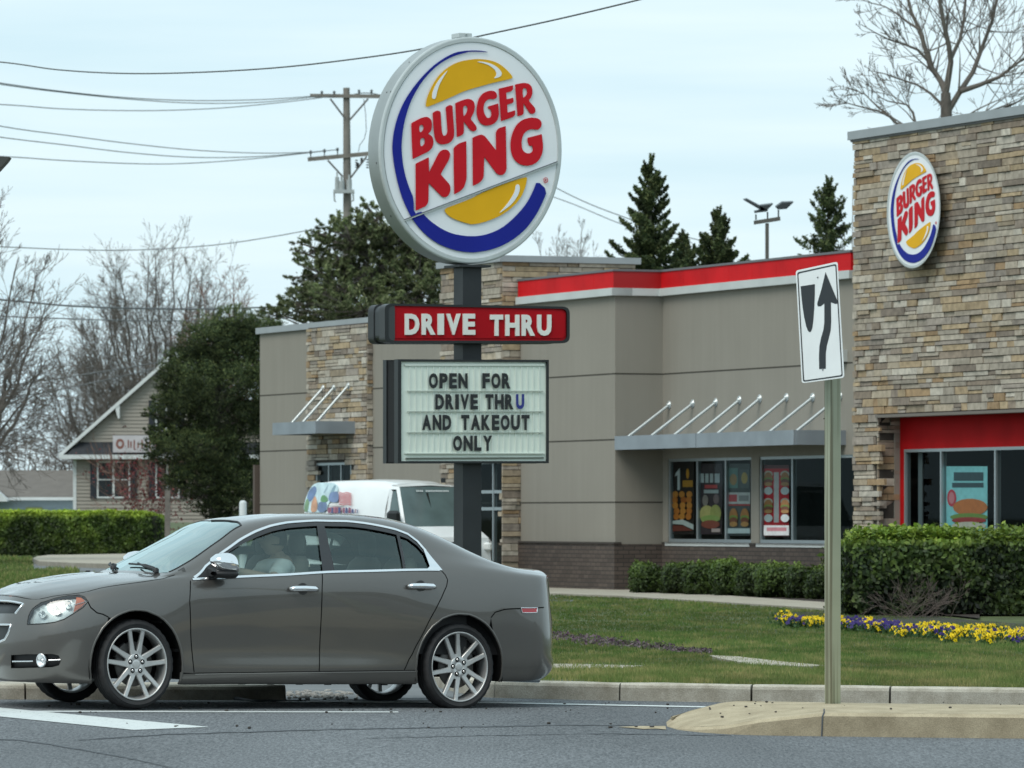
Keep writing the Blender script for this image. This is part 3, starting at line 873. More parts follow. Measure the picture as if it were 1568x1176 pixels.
def strip(line, w=.0045):
    """thin polygon along a line of the body, w metres either side"""
    L = dens(line, False, .15)
    A = []; B = []
    n = len(L)
    s = np.array([p[0] for p in L]); v = np.array([p[1] for p in L])
    P = body(s, v)
    ds = np.linalg.norm(body(np.minimum(s + .02, NS - 1), v) - body(np.maximum(s - .02, 0), v), axis=1) / .04
    dv = np.linalg.norm(body(s, np.minimum(v + .02, NV - 1)) - body(s, np.maximum(v - .02, 0)), axis=1) / .04
    for i in range(n):
        a = L[max(i - 1, 0)]; b = L[min(i + 1, n - 1)]
        tx = (b[0] - a[0]) * ds[i]; ty = (b[1] - a[1]) * dv[i]; l = math.hypot(tx, ty) + 1e-9
        nx, ny = -ty / l, tx / l
        A.append((L[i][0] + nx * w / max(ds[i], .05), L[i][1] + ny * w / max(dv[i], .05)))
        B.append((L[i][0] - nx * w / max(ds[i], .05), L[i][1] - ny * w / max(dv[i], .05)))
    return A + B[::-1]

def body_piece(name, poly, mats, parent, holes=(), side=1, off=0.0, centre=False, gx=.125, gv=.2, label=None, relief=None):
    """a panel cut out of the body surface; side -1 is the mirrored one; centre adds the mirrored half"""
    poly = dens(poly)
    holes = [dens(h) for h in holes]
    xs = [p[0] for p in poly]; ys = [p[1] for p in poly]
    pts = []
    a = math.floor(min(xs) / gx) * gx
    while a < max(xs):
        b = math.floor(min(ys) / gv) * gv
        while b < max(ys):
            if pip(a + .0131, b + .0173, poly) and not any(pip(a + .0131, b + .0173, h) for h in holes): pts.append((a + .0131, b + .0173))
            b += gv
        a += gx
    V, F = fill2d(poly, holes, pts)
    # keep only the main sheet, not slivers left by the gap lines
    par = list(range(len(V)))
    def fnd(i):
        while par[i] != i: par[i] = par[par[i]]; i = par[i]
        return i
    for f in F:
        for q in f[1:]: par[fnd(q)] = fnd(f[0])
    cnt = {}
    for f in F:
        ar = abs((V[f[1]][0] - V[f[0]][0]) * (V[f[2]][1] - V[f[0]][1]) - (V[f[2]][0] - V[f[0]][0]) * (V[f[1]][1] - V[f[0]][1]))
        cnt[fnd(f[0])] = cnt.get(fnd(f[0]), 0) + ar
    if cnt:
        big_ = max(cnt, key=cnt.get); F = [f for f in F if fnd(f[0]) == big_]
    s = np.clip(np.array([q[0] for q in V]), 0, NS - 1); v = np.clip(np.array([q[1] for q in V]), 0, NV - 1)
    P = body(s, v); N = body_n(s, v)
    o_ = off
    if relief is not None: o_ = off + relief(s, v)[:, None]
    P = P + N * o_
    used = sorted({i for f in F for i in f}); rm = {o_: i for i, o_ in enumerate(used)}
    P = P[used]; N = N[used]; F = [tuple(rm[i] for i in f) for f in F]
    allv = []; allf = []; alln = []
    sides = (1, -1) if centre else (side,)
    for sd in sides:
        P2 = P.copy(); N2 = N.copy()
        if sd < 0: P2[:, 1] *= -1; N2[:, 1] *= -1
        b = len(allv)
        W = cw_np(P2)
        allv += W.tolist()
        # normals to world: inverse transpose of the linear part
        A = np.array([[KX * CT, KX * ST, 0], [ST, -CT, 0], [-.0186, 0, 1]])
        NW = N2 @ np.linalg.inv(A)
        NW /= np.maximum(np.linalg.norm(NW, axis=1, keepdims=True), 1e-9)
        alln += NW.tolist()
        for f in F:
            p = [np.array(allv[b + i]) for i in f]
            nn = np.cross(p[1] - p[0], p[2] - p[0])
            f2 = tuple(b + i for i in f)
            if np.dot(nn, NW[f[0]]) < 0: f2 = f2[::-1]
            allf.append(f2)
    me = bpy.data.meshes.new(name); o = bpy.data.objects.new(name, me)
    o.parent = parent
    off0 = np.array(worldloc(o))
    me.from_pydata((np.array(allv) - off0).tolist(), [], allf)
    me.polygons.foreach_set('use_smooth', [True] * len(allf))
    for m_ in (mats if isinstance(mats, (list, tuple)) else [mats]): me.materials.append(m_)
    me.update()
    me.normals_split_custom_set_from_vertices(alln)
    COL.objects.link(o)
    if label: o['label'] = label
    return o

def surf_tube(name, line, r, m, parent, side=1, off=.004, closed=False, n=6, flat=None):
    L = dens(line, closed, .12)
    if closed: L.append(L[0])
    s = np.clip(np.array([p[0] for p in L]), 0, NS - 1); v = np.clip(np.array([p[1] for p in L]), 0, NV - 1)
    P = body(s, v) + body_n(s, v) * off
    if side < 0: P[:, 1] *= -1
    W = cw_np(P)
    mb = MB(); mb.tube([Vector(w) for w in W], r, n)
    return mb.build(name, m, parent)

def ribbon(name, line, w, m, parent, side=1, off=.006, th=.006, closed=False):
    """flat trim strip lying on the body along a line"""
    poly = strip(line, w / 2)
    return body_piece(name, poly, m, parent, side=side, off=off, gx=9, gv=9)

# ---------------- materials
def paint_mat():
    m, nt, b = node_mat('taupe_metallic_paint')
    b.inputs['Base Color'].default_value = (.128, .121, .112, 1)
    b.inputs['Metallic'].default_value = .62; b.inputs['Roughness'].default_value = .33
    b.inputs['Coat Weight'].default_value = 1.0; b.inputs['Coat Roughness'].default_value = .06
    tc = nt.nodes.new('ShaderNodeTexCoord')
    v = nt.nodes.new('ShaderNodeTexNoise'); v.inputs['Scale'].default_value = 900; v.inputs['Detail'].default_value = 1
    nt.links.new(tc.outputs['Object'], v.inputs['Vector'])
    cr = nt.nodes.new('ShaderNodeMapRange'); cr.inputs['To Min'].default_value = .85; cr.inputs['To Max'].default_value = 1.15
    nt.links.new(v.outputs['Fac'], cr.inputs['Value'])
    # road film gathers toward the sills
    sep = nt.nodes.new('ShaderNodeSeparateXYZ'); nt.links.new(tc.outputs['Object'], sep.inputs[0])
    n2 = nt.nodes.new('ShaderNodeTexNoise'); n2.inputs['Scale'].default_value = 3.5; n2.inputs['Detail'].default_value = 7
    nt.links.new(tc.outputs['Object'], n2.inputs['Vector'])
    md = nt.nodes.new('ShaderNodeMapRange'); md.inputs['From Min'].default_value = .75; md.inputs['From Max'].default_value = .15
    nt.links.new(sep.outputs['Z'], md.inputs['Value'])
    mu = nt.nodes.new('ShaderNodeMath'); mu.operation = 'MULTIPLY'; nt.links.new(md.outputs[0], mu.inputs[0]); nt.links.new(n2.outputs['Fac'], mu.inputs[1])
    mx = nt.nodes.new('ShaderNodeMix'); mx.data_type = 'RGBA'; mx.blend_type = 'MULTIPLY'; mx.inputs[0].default_value = 1
    mx.inputs[6].default_value = (.128, .121, .112, 1); nt.links.new(cr.outputs[0], mx.inputs[7])
    mx2 = nt.nodes.new('ShaderNodeMix'); mx2.data_type = 'RGBA'
    nt.links.new(mu.outputs[0], mx2.inputs[0]); nt.links.new(mx.outputs[2], mx2.inputs[6]); mx2.inputs[7].default_value = (.13, .12, .105, 1)
    nt.links.new(mx2.outputs[2], b.inputs['Base Color'])
    rr = nt.nodes.new('ShaderNodeMapRange'); rr.inputs['To Min'].default_value = .02; rr.inputs['To Max'].default_value = .3
    nt.links.new(mu.outputs[0], rr.inputs['Value']); nt.links.new(rr.outputs[0], b.inputs['Coat Roughness'])
    return m
PAINT = paint_mat()
CHROME = mat('bright_chrome', (.86, .87, .88), .09, 1.0)
DARKPL = mat('black_plastic', (.012, .012, .013), .55)
GLOSSBLK = mat('gloss_black_pillar', (.012, .012, .014), .14, coat=.6)
TYRE = mat('tyre_rubber', (.020, .020, .021), .78, noise_amt=.35, noise_scale=14, bump=.2, bump_scale=120)
ALLOY = mat('alloy_wheel', (.55, .55, .54), .36, .65, noise_amt=.12, noise_scale=12)
ALLOYD = mat('brake_disc', (.11, .105, .10), .5, .6)
WELL = mat('wheel_well_liner', (.006, .006, .006), .9)
CGLASS = glass_mat('car_side_glass', (.82, .92, .89), (.56, .68, .66), 1.5, .10)
WGLASS = glass_mat('car_windscreen', (.45, .55, .53), (.74, .86, .85), 1.5, .42)
LENS = glass_mat('lamp_lens', (.86, .92, .92), (1, 1, 1), 1.5, .05)
BEIGE = mat('interior_cloth_beige', (.16, .15, .13), .85, noise_amt=.1)
INTD = mat('interior_dark', (.02, .02, .021), .7)
REFL = mat('lamp_reflector', (.88, .89, .90), .18, .8)
AMBER = mat('amber_lens', (.75, .16, .05), .2, coat=.5)
REDL = mat('red_lens', (.42, .02, .03), .15, coat=.8)

g0 = CW(1.4, 0, 0); g0.z = -.003
car = empty('parked_car', (g0.x, g0.y, 0), 'taupe grey four-door saloon with chrome window trim crossing in front of the tall sign', 'car')
car.name = 'saloon_car'

def PB(line, **k): return [Q(*p, **k) for p in line]

# window outline (near side, clockwise from the front lower corner)
belt = PB([(294.6, 887.2), (330, 885.6), (370, 883.4), (440, 880.4), (490, 877), (560, 874.6), (620, 873.4), (673, 872.8)], v0=5.5, v1=7)
wtop = PB([(675, 872.6), (653, 847), (640, 833), (625, 821.7), (607, 815), (588, 810.5), (560, 805.5), (532, 802.4), (508, 801.6), (484, 801.8), (462, 802.6), (440, 804.9), (415, 810), (392.8, 817.5), (365, 832), (336.7, 850), (315, 868), (297, 885)], v0=5.9, v1=8.3)
WIN = belt[:-1] + wtop[:-1]
BW = [p for p in belt]                                    # belt line
def sat(px, lo=5.5, hi=7.0):
    return None
# gap lines
door_f = PB([(291.8, 889), (290.8, 920), (292, 970), (294.5, 1005), (297, 1030)], v0=1.5, v1=6.4)
gapB = PB([(493.8, 878), (493.3, 900), (492, 940), (490, 980), (488.5, 1029)], v0=1.5, v1=6.4)
gapBu = PB([(493.8, 878), (490, 850), (486.5, 820), (484.5, 801.5)], v0=5.8, v1=8.2)
door_r = PB([(676, 873.6), (682, 880), (685.5, 888), (684, 897), (676, 915), (667, 934), (650, 965), (637, 990), (626, 1010), (618.5, 1026.5)], v0=1.5, v1=6.6)
sill = PB([(280, 1031.5), (299, 1031), (370, 1029.8), (440, 1028.8), (540, 1027.6), (639, 1026.3), (646, 1026.2)], v0=1.6, v1=2.6)
gapFB = PB([(134, 920), (139, 930), (148, 938), (158, 941), (166, 944.5)], v0=3.5, v1=6.2)
gapRB = PB([(752, 946), (758, 938), (772, 933.5), (800, 931.8), (833, 930)], v0=3.5, v1=6, s1=21.3)
hoodgap = [Q(129, 907, v0=5.2, v1=7.5)] + PB([(150, 901.5), (175, 897), (196, 894), (225, 890), (250, 886), (268, 880), (279, 873.5)], v0=5.8, v1=8.2)
hoodgap[-1] = (7.2, 8.05)
hoodgap = [(2.2, 6.05), (2.7, 6.1)] + hoodgap[:]
hoodgap = [p for i, p in enumerate(hoodgap) if i == 0 or p[0] > hoodgap[i - 1][0]]

def arc(cx, cz, r, a0, a1, n=22):
    out = []
    for i in range(n + 1):
        a = a0 + (a1 - a0) * i / n
        out.append(XZ(cx + r * math.cos(a), cz + r * math.sin(a) * 1.0, v0=.9, v1=6))
    return out
RA = .388
fa = lambda a: (0.0 - RA * math.cos(a), .305 + RA * math.sin(a))
arch_f = [XZ(0.0 - RA * math.cos(a), .305 + RA * math.sin(a), v0=1.0, v1=6, s0=2.5) for a in np.linspace(-.34, PI + .34, 30)]
arch_r = [XZ(2.805 - RA * math.cos(a), .308 + RA * math.sin(a), v0=1.0, v1=6, s0=2.5) for a in np.linspace(-.30, PI + .30, 30)]
ARF = [(arch_f[0][0], .3)] + arch_f + [(arch_f[-1][0], .3)]
ARR = [(arch_r[0][0], .3)] + arch_r + [(arch_r[-1][0], .3)]

HL = PB([(42, 956), (44, 943), (50, 932), (62, 923), (84, 916), (105, 912), (121, 911), (130, 914), (134.5, 921), (127, 930), (112, 940), (98, 948), (84, 952.5), (62, 955)], v0=3.2, v1=6.4, s0=.4, s1=5.5)
FOG = PB([(17, 1003), (40, 1001.5), (80, 1001), (90, 1004), (93.5, 1011), (90, 1019), (80, 1021.5), (45, 1022.5), (17, 1023)], v0=1.5, v1=5, s1=5)
GRU = [(-.02, 4.85), (.5, 4.87), (1.35, 4.9)] + PB([(36.5, 924.5), (24, 940)], v0=3.5, v1=6, s1=3)[:0] + [(1.62, 5.0), (1.25, 5.55), (.5, 5.6), (-.02, 5.6)]
gu = PB([(36, 924.2), (30, 932), (23.5, 939.6)], v0=3.8, v1=6, s1=3); gl = PB([(16.8, 957), (13, 970), (8, 979), (0, 983)], v0=3, v1=5.5, s1=3)
GRU = [(-.02, gu[0][1] + .05)] + [(gu[0][0] * .5, gu[0][1] + .05)] + gu + [(-.02, gu[2][1])]
GRL = [(-.02, gl[0][1])] + gl + [(-.02, gl[3][1] - .1)]
INT_ = [(-.02, 2.0), (.55, 2.0), (.75, 2.1), (.78, 2.75), (.6, 2.85), (-.02, 2.85)]       # lower intake

gap = lambda l, w=.0042: strip(l, w)
_hs = gapFB[0][0]
_hv = float(np.interp(_hs, [p[0] for p in hoodgap], [p[1] for p in hoodgap]))

SV_BOT = 1.0
for side in (1, -1):
    lab = None
    # front bumper is one piece across, built once below
    fend = [(3.25, 6.0)] + []
    # ---- fender
    F1 = [gapFB[0]] + gapFB[1:] + [p for p in arch_f if p[1] > gapFB[-1][1] - .25 or p[0] > 5.8]
    poly = [gapFB[0]] + gapFB[1:-1] + [p for p in arch_f if p[0] >= gapFB[-1][0] - .02] + [(arch_f[-1][0], 2.0), sill[1]]
    poly += list(reversed(door_f))[1:] + [(BW[0][0], BW[0][1] + .02)]
    poly += [(7.85, 7.0), (7.75, 8.05), (7.2, 8.05)]
    poly += [p for p in reversed(hoodgap) if p[0] < 7.15 and p[0] > gapFB[0][0]] + [(_hs, _hv)]
    body_piece('fender', poly, PAINT, car, [gap(door_f), gap(hoodgap), gap(gapFB)], side)
    # ---- front door
    dpoly = list(door_f) + [(p[0], p[1]) for p in sill[2:6] if p[0] < gapB[-1][0]] + [gapB[-1]] + list(reversed(gapB))[1:]
    dpoly += [p for p in reversed(BW) if p[0] < gapB[0][0] - .02]
    fd = body_piece('front_door', dpoly, PAINT, car, [gap(door_f), gap(gapB), gap(sill, .003)], side)
    rpoly = list(gapB) + [p for p in sill if gapB[-1][0] < p[0] < door_r[-1][0]] + list(reversed(door_r)) + [p for p in reversed(BW) if gapB[0][0] + .02 < p[0] < door_r[0][0] - .02]
    rd = body_piece('rear_door', rpoly, PAINT, car, [gap(gapB), gap(door_r), gap(sill, .003)], side)
    # ---- rocker
    rk = [(arch_f[-1][0], .85), ] + [(s_, .85) for s_ in np.linspace(arch_f[-1][0] + .3, arch_r[0][0] - .3, 14)] + [(arch_r[0][0], .85), (arch_r[0][0], sill[-1][1])] + list(reversed(sill[1:-1])) + [(arch_f[-1][0], sill[0][1])]
    body_piece('rocker_panel', rk, PAINT, car, [gap(sill, .003), ARF, ARR], side)
    # ---- rear quarter with roof pillar
    qp = list(reversed(door_r)) + [wtop[0], wtop[1], wtop[2], wtop[3]]
    qp = [(arch_r[0][0] - .01, sill[-1][1])] + [p for p in list(reversed(door_r))] + [(WIN[len(belt) - 1][0], WIN[len(belt) - 1][1])]
    qp += [p for p in wtop[1:7]] + [(14.6, 8.62), (15.2, 8.62), (16.2, 8.5), (17.2, 8.4), (18.3, 8.3), (19.0, 8.1), (20.0, 7.9), (20.6, 7.5), (21.05, 6.9), (21.1, 6.0), (21.1, gapRB[-1][1])]
    qp += [p for p in reversed(gapRB) if p[0] < 21.0] + [p for p in reversed(arch_r) if p[0] < gapRB[0][0] + .0 and p[1] > 1.9]
    body_piece('rear_quarter', qp, PAINT, car, [gap(door_r), gap(gapRB), gap(sill, .003), ARR], side)
    # ---- roof rail above the windows (roof side + A pillar)
    ap = [(7.85, 7.0)] + [(BW[0][0], BW[0][1] + .02)] + [p for p in reversed(wtop[6:-1])] + [(14.6, 8.62), (13, 8.62), (11, 8.62), (10.35, 8.62), (10.0, 8.1), (9.0, 8.02), (8.0, 7.98), (7.2, 8.05), (7.75, 8.05)]
    ap = [(7.3, 8.0), (7.6, 7.4), (7.85, 7.0), (BW[0][0], BW[0][1] + .02)] + [p for p in reversed(wtop[6:-1])] + [(14.6, 8.62), (13, 8.62), (11, 8.62), (10.11, 8.62), (10.03, 8.14), (9.5, 8.05), (9.0, 8.0), (8.0, 8.0)]
    body_piece('roof_pillar', ap, PAINT, car, [], side)
    # ---- glass and window frames
    s_b = gapB[0][0]
    def inset(poly, d):
        cx = sum(p[0] for p in poly) / len(poly); cy = sum(p[1] for p in poly) / len(poly)
        return [(cx + (p[0] - cx) * (1 - d), cy + (p[1] - cy) * (1 - d)) for p in poly]
    body_piece('window_pane', WIN, CGLASS, car, [], side, off=-.012)
    # black pillar between the doors
    bp = PB([(476.5, 803), (475, 840), (474.5, 878), (513, 876), (505, 840), (496, 803)], v0=5.9, v1=8.2)
    body_piece('door_pillar', bp, GLOSSBLK, car, [gap(gapBu, .004)], side, off=.002)
    qg = PB([(606, 815), (613, 846), (617, 873.5), (621, 873.5), (617, 846), (610.5, 816)], v0=5.9, v1=8.2)
    body_piece('window_divider', qg, GLOSSBLK, car, [], side, off=.002)
    # mirror corner triangle
    mt = PB([(296, 886.5), (322, 863), (343, 847), (338, 868), (330, 885.5)], v0=5.9, v1=8)
    body_piece('mirror_mount', mt, DARKPL, car, [], side, off=.003)
    # black surround inside the chrome
    ribbon('window_seal', [ (p[0], p[1] - .03) for p in wtop[:-1]], .034, GLOSSBLK, car, side, .001)
    # chrome
    ribbon('window_trim', [(p[0], p[1] + .09 * min(1, max(0, (p[0] - 8) / 2))) for p in wtop[1:]], .021, CHROME, car, side, .006)
    ribbon('window_trim', belt, .017, CHROME, car, side, .006)
    tri = PB([(652, 845), (676.5, 873.4), (652, 873.6), (649.5, 868), (659, 867)], v0=5.9, v1=7.6)
    tri = PB([(647, 838), (655, 846), (677, 873.6), (652, 873.8), (657.5, 868)], v0=5.9, v1=7.6)
    body_piece('window_trim', tri, CHROME, car, [], side, off=.0065)
    # body lip round the wheel openings
    for ar in (arch_f, arch_r):
        surf_tube('arch_lip', ar, .009, PAINT, car, side, off=-.004)
    # sill bright line
    ribbon('sill_trim', [(p[0], p[1] - .05) for p in sill[1:-1]], .007, mat('sill_highlight', (.30, .29, .27), .3, .6, coat=.6), car, side, .004)
    # door handles
    for (hx, hy, d) in ((464.5, 901.8, fd), (645, 897.8, rd)):
        q = Q(hx, hy, v0=4.5, v1=6.2); Pp = body([q[0]], [q[1]])[0]
        def HP(dx, dy, dz): return CW(Pp[0] + dx, (Pp[1] + dy) * side, Pp[2] + dz)
        mb = MB()
        cup = [(.05 * math.cos(a), .042 * math.sin(a)) for a in np.linspace(0, 2 * PI, 20)[:-1]]
        mb.add([HP(a * .9 - .005, .004, b + .002) for a, b in cup], [tuple(range(len(cup)))])
        cupo = mb.build('handle_recess', mat('handle_recess_dark', (.03, .03, .03), .4), d)
        mb = MB()
        pts = [HP(-.118, .012, 0), HP(-.113, .034, .001), (HP(-.09, .045, .003)), HP(0, .05, .005), HP(.08, .045, .003), HP(.103, .034, .001), HP(.11, .012, 0)]
        mb.tube(pts, [.013, .019, .0205, .021, .0205, .019, .013], 10)
        mb.build('handle', CHROME, d)
    # door mirror
    q = (Q(322, 880, v0=5.9, v1=7)); Pm = body([q[0]], [q[1]])[0]
    def MP(dx, dy, dz): return CW(Pm[0] + dx, (Pm[1] + dy) * side, Pm[2] + dz)
    mb = MB()
    prof = [(-.095, .016, .03), (-.088, .045, .055), (-.05, .080, .068), (.0, .093, .075), (.055, .095, .076), (.085, .088, .07), (.10, .06, .05)]
    rings = []
    for (dx, hz, hy) in prof:
        rings.append([MP(dx + .055 - .02 * math.sin(a), .155 + hy * 1.35 * math.cos(a) * 1.0, .082 + (hz * (math.copysign(abs(math.sin(a)) ** .75, math.sin(a)))) * .78) for a in np.linspace(0, 2 * PI, 21)[:-1]])
    vs = [p for r_ in rings for p in r_]; n = 20
    fs = [(i * n + k, i * n + (k + 1) % n, (i + 1) * n + (k + 1) % n, (i + 1) * n + k) for i in range(len(rings) - 1) for k in range(n)]
    mb.add(vs, fs, 0, None, True)
    mb.add(rings[0], [tuple(range(n))], 0, None, True)
    mir = mb.build('wing_mirror', CHROME, car)
    mb = MB(); mb.add([v for v in rings[-1]], [tuple(range(n))])
    mb.build('mirror_glass', mat('mirror_face', (.5, .55, .55), .05, 1), mir)
    mb = MB()
    rings2 = []
    for (dx, hz, hy) in prof[1:]:
        rings2.append([MP(dx + .055, .155 + hy * 1.3 * math.cos(a), .038 - .03 + hz * .35 * math.sin(a)) for a in np.linspace(0, 2 * PI, 13)[:-1]])
    vs = [p for r_ in rings2 for p in r_]; n = 12
    fs = [(i * n + k, i * n + (k + 1) % n, (i + 1) * n + (k + 1) % n, (i + 1) * n + k) for i in range(len(rings2) - 1) for k in range(n)]
    mb.add(vs, fs, 0, None, True)
    mb.hexa([MP(-.03, -.02, -.01), MP(.06, -.02, -.01), MP(.05, .10, -.012), MP(-.0, .10, -.012), MP(-.02, -.02, .05), MP(.05, -.02, .05), MP(.05, .10, .02), MP(.0, .10, .02)])
    mb.build('mirror_base', DARKPL, mir)
    # side marker, headlamp
    sm = PB([(797.5, 931), (822.5, 930.6), (822, 937.6), (799, 938)], v0=3.5, v1=5.6, s1=21.2)
    body_piece('side_marker_lamp', sm, REDL, car, [], side, off=.004, gx=9, gv=9)
    surf_tube('marker_bezel', sm, .0035, CHROME, car, side, off=.004, closed=True)
    # headlamp: bowl, lens, reflectors
    hb = body_piece('headlight', HL, mat('lamp_bowl', (.80, .82, .82), .30, .25, noise_amt=.3, noise_scale=14), car, [], side, off=-.035, relief=lambda s, v: .012 * np.sin(s * 23) * np.cos(v * 14))
    body_piece('lens', HL, LENS, hb, [], side, off=.001)
    am = PB([(117, 912.5), (124, 913.3), (131.5, 921), (125, 928), (112, 937.5), (115, 925)], v0=3.5, v1=6.4, s1=5.5)
    body_piece('indicator', am, AMBER, hb, [], side, off=-.012, gx=9, gv=9)
    surf_tube('indicator_divider', PB([(113, 926), (124, 923), (132, 920)], v0=3.5, v1=6.4, s1=5.5), .003, CHROME, hb, side, off=-.006)
    for (lx, ly, rr_) in ((64, 941, .042), (86, 935, .05), (104, 926, .045)):
        q = Q(lx, ly, v0=3.5, v1=6.2, s1=5.5); Pq = body([q[0]], [q[1]])[0]; Nq = body_n(np.array([q[0]]), np.array([q[1]]))[0]
        mb = MB()
        ring = []
        for (r0, d0) in ((rr_, -.006), (rr_ * .8, -.03), (rr_ * .35, -.045), (.012, -.03), (.001, -.02)):
            ring.append([CW(Pq[0] + Nq[0] * d0 + r0 * .5 * math.cos(a), (Pq[1] + Nq[1] * d0 + r0 * .6 * math.cos(a)) * side, Pq[2] + d0 * .2 + r0 * .62 * math.sin(a)) for a in np.linspace(0, 2 * PI, 17)[:-1]])
        vs = [p for r_ in ring for p in r_]; n = 16
        mb.add(vs, [(i * n + k, i * n + (k + 1) % n, (i + 1) * n + (k + 1) % n, (i + 1) * n + k) for i in range(4) for k in range(n)], 0, None, True)
        mb.build('reflector', REFL, hb)
    surf_tube('headlight_seal', HL, .0045, mat('lamp_gap', (.01, .01, .01), .5), car, side, off=-.001, closed=True)
    # fog lamp recess
    fr_ = body_piece('fog_lamp', FOG, mat('fog_recess', (.010, .010, .011), .6), car, [], side, off=-.03)
    q = Q(64, 1011, v0=1.5, v1=4, s1=5); Pq = body([q[0]], [q[1]])[0]
    mb = MB(); ring = []
    for (r0, d0) in ((.048, -.012), (.052, .012), (.043, .016), (.03, -.005), (.014, -.012), (.001, .004)):
        ring.append([CW(Pq[0] - d0 * .8 + r0 * .5 * math.cos(a), (Pq[1] + d0 * .5 + r0 * .7 * math.cos(a)) * side, Pq[2] + r0 * .95 * math.sin(a)) for a in np.linspace(0, 2 * PI, 17)[:-1]])
    vs = [p for r_ in ring for p in r_]; n = 16
    mb.add(vs, [(i * n + k, i * n + (k + 1) % n, (i + 1) * n + (k + 1) % n, (i + 1) * n + k) for i in range(5) for k in range(n)], 0, None, True)
    mb.build('lamp', REFL, fr_)
    for ln in ([(18, 1013), (34, 1013), (50, 1012.4)], [(74, 1011.5), (84, 1010.8), (92, 1010.5)]):
        surf_tube('fog_trim', PB(ln, v0=1.5, v1=4, s1=5), .006, CHROME, fr_, side, off=-.008)
    # tail lamp on the rear corner (wraps just out of sight)
    tl = [(20.75, 6.55), (21.0, 5.2), (22.1, 5.1), (22.2, 6.5), (21.5, 6.75)]
    body_piece('tail_light', tl, REDL, car, [], side, off=.006)

# ---- pieces that run across the car
bpoly = [(0, .9)] + [(s_, .9) for s_ in (.5, 1, 1.5, 2, 2.5, 3, 3.5)] + [(arch_f[0][0], .9)] + [p for p in arch_f if p[0] <= gapFB[-1][0]] + list(reversed(gapFB))
bpoly += [(_hs, _hv)] + [(p[0], p[1] - .02) for p in reversed(hoodgap) if p[0] < gapFB[0][0]] + [(1.5, 5.98), (.8, 5.98), (0, 5.98)]
body_piece('front_bumper', bpoly, PAINT, car, [HL, FOG, GRU, GRL, INT_, gap(gapFB), ARF], centre=True)
hp = [(0.02, 6.02), (1, 6.02), (1.8, 6.03)] + hoodgap + [(7.03, 8.4), (7.0, 9), (7.0, 10), (4, 10), (1, 10), (.02, 10)]
def hood_relief(s, v): return .010 * np.exp(-((v - 8.1) / .28) ** 2) * np.clip((s - 1.2) / 1.5, 0, 1) * np.clip((6.8 - s) / .8, 0, 1)
body_piece('hood', hp, PAINT, car, [gap(hoodgap), gap([(0.02, 6.02), (1.8, 6.03)], .003)], centre=True, relief=hood_relief)
ws = [(7.0, 10), (7.0, 9), (7.05, 8.4), (7.25, 8.02), (8.0, 8.0), (9.0, 8.02), (9.6, 8.06), (10.02, 8.14), (10.1, 8.6), (10.05, 9.3), (10.0, 10)]
body_piece('windshield', ws, WGLASS, car, centre=True, off=-.004)
surf_tube('windshield_seal', [(10.0, 10), (10.05, 9.3), (10.1, 8.6), (10.02, 8.14), (9.0, 8.02), (8.0, 8.0), (7.25, 8.02)], .006, DARKPL, car, 1, off=.0)
rf = [(10.1, 8.62), (10.05, 9.3), (10.0, 10), (12, 10), (15.15, 10), (15.1, 9.2), (14.9, 8.62), (13, 8.62), (11, 8.62)]
body_piece('roof', rf, PAINT, car, centre=True)
rw = [(14.9, 8.62), (15.1, 9.2), (15.15, 10), (18.1, 10), (18.1, 9.2), (18.2, 8.32), (17.2, 8.42), (16.2, 8.52), (15.2, 8.64)]
body_piece('rear_window', rw, WGLASS, car, centre=True, off=-.003)
tk = [(18.1, 10), (18.1, 9.2), (18.25, 8.3), (19.0, 8.1), (20.0, 7.9), (20.6, 7.5), (21.1, 6.9), (21.12, 5.3), (22, 5.2), (23, 5.2), (23, 10), (20, 10)]
body_piece('trunk_lid', tk, PAINT, car, centre=True)
rb = [p for p in gapRB if p[0] < 20.95] + [(21.1, gapRB[-1][1]), (22, 5.0), (23, 5.0), (23, 1), (22, 1), (21, 1), (20, 1), (19, 1), (arch_r[-1][0], 1)] + [p for p in reversed(arch_r) if p[0] >= gapRB[0][0] - .01]
body_piece('rear_bumper', rb, PAINT, car, [gap(gapRB), ARR], centre=True, relief=lambda s, v: -.012 * np.exp(-((v - 2.75) / .22) ** 2) * np.clip((s - 19.2) / .6, 0, 1))
# dark lower skin behind the panel gaps
for side in (1, -1):
    body_piece('inner_skin', [(4.4, 1.0)] + [(s_, 1.0) for s_ in range(5, 22)] + [(21.3, 5.8)] + [(s_, 5.85) for s_ in range(20, 4, -1)] + [(4.4, 5.5)], WELL, car, [ARF, ARR], side, off=-.02, gx=.5, gv=.5)
# grilles
def grille(name, poly, z0):
    g = body_piece(name, poly, mat('grille_mesh', (.05, .052, .053), .45, .7), car, centre=True, off=-.03)
    for side in (1, -1):
        surf_tube('grille_frame', poly[:-1] if True else poly, .009, CHROME, g, side, off=.0, closed=False)
    xs = max(p[0] for p in poly)
    for k in range(26):
        s_ = xs * k / 26
        for side in (1, -1):
            vv = [p[1] for p in poly]
            a, b = min(vv), max(vv)
            if pip(s_, (a + b) / 2, poly):
                pass
    return g
grille('upper_grille', GRU, 0); grille('lower_grille', GRL, 0)
body_piece('air_intake', INT_, WELL, car, centre=True, off=-.03)
# number plate at the back
mb = MB(); mb.hexa([CW(3.895, -.16, .66), CW(3.895, .16, .66), CW(3.905, .16, .66), CW(3.905, -.16, .66), CW(3.85, -.16, .78), CW(3.85, .16, .78), CW(3.86, .16, .78), CW(3.86, -.16, .78)])
mb.build('number_plate', mat('plate_white', (.7, .7, .68), .5), car)
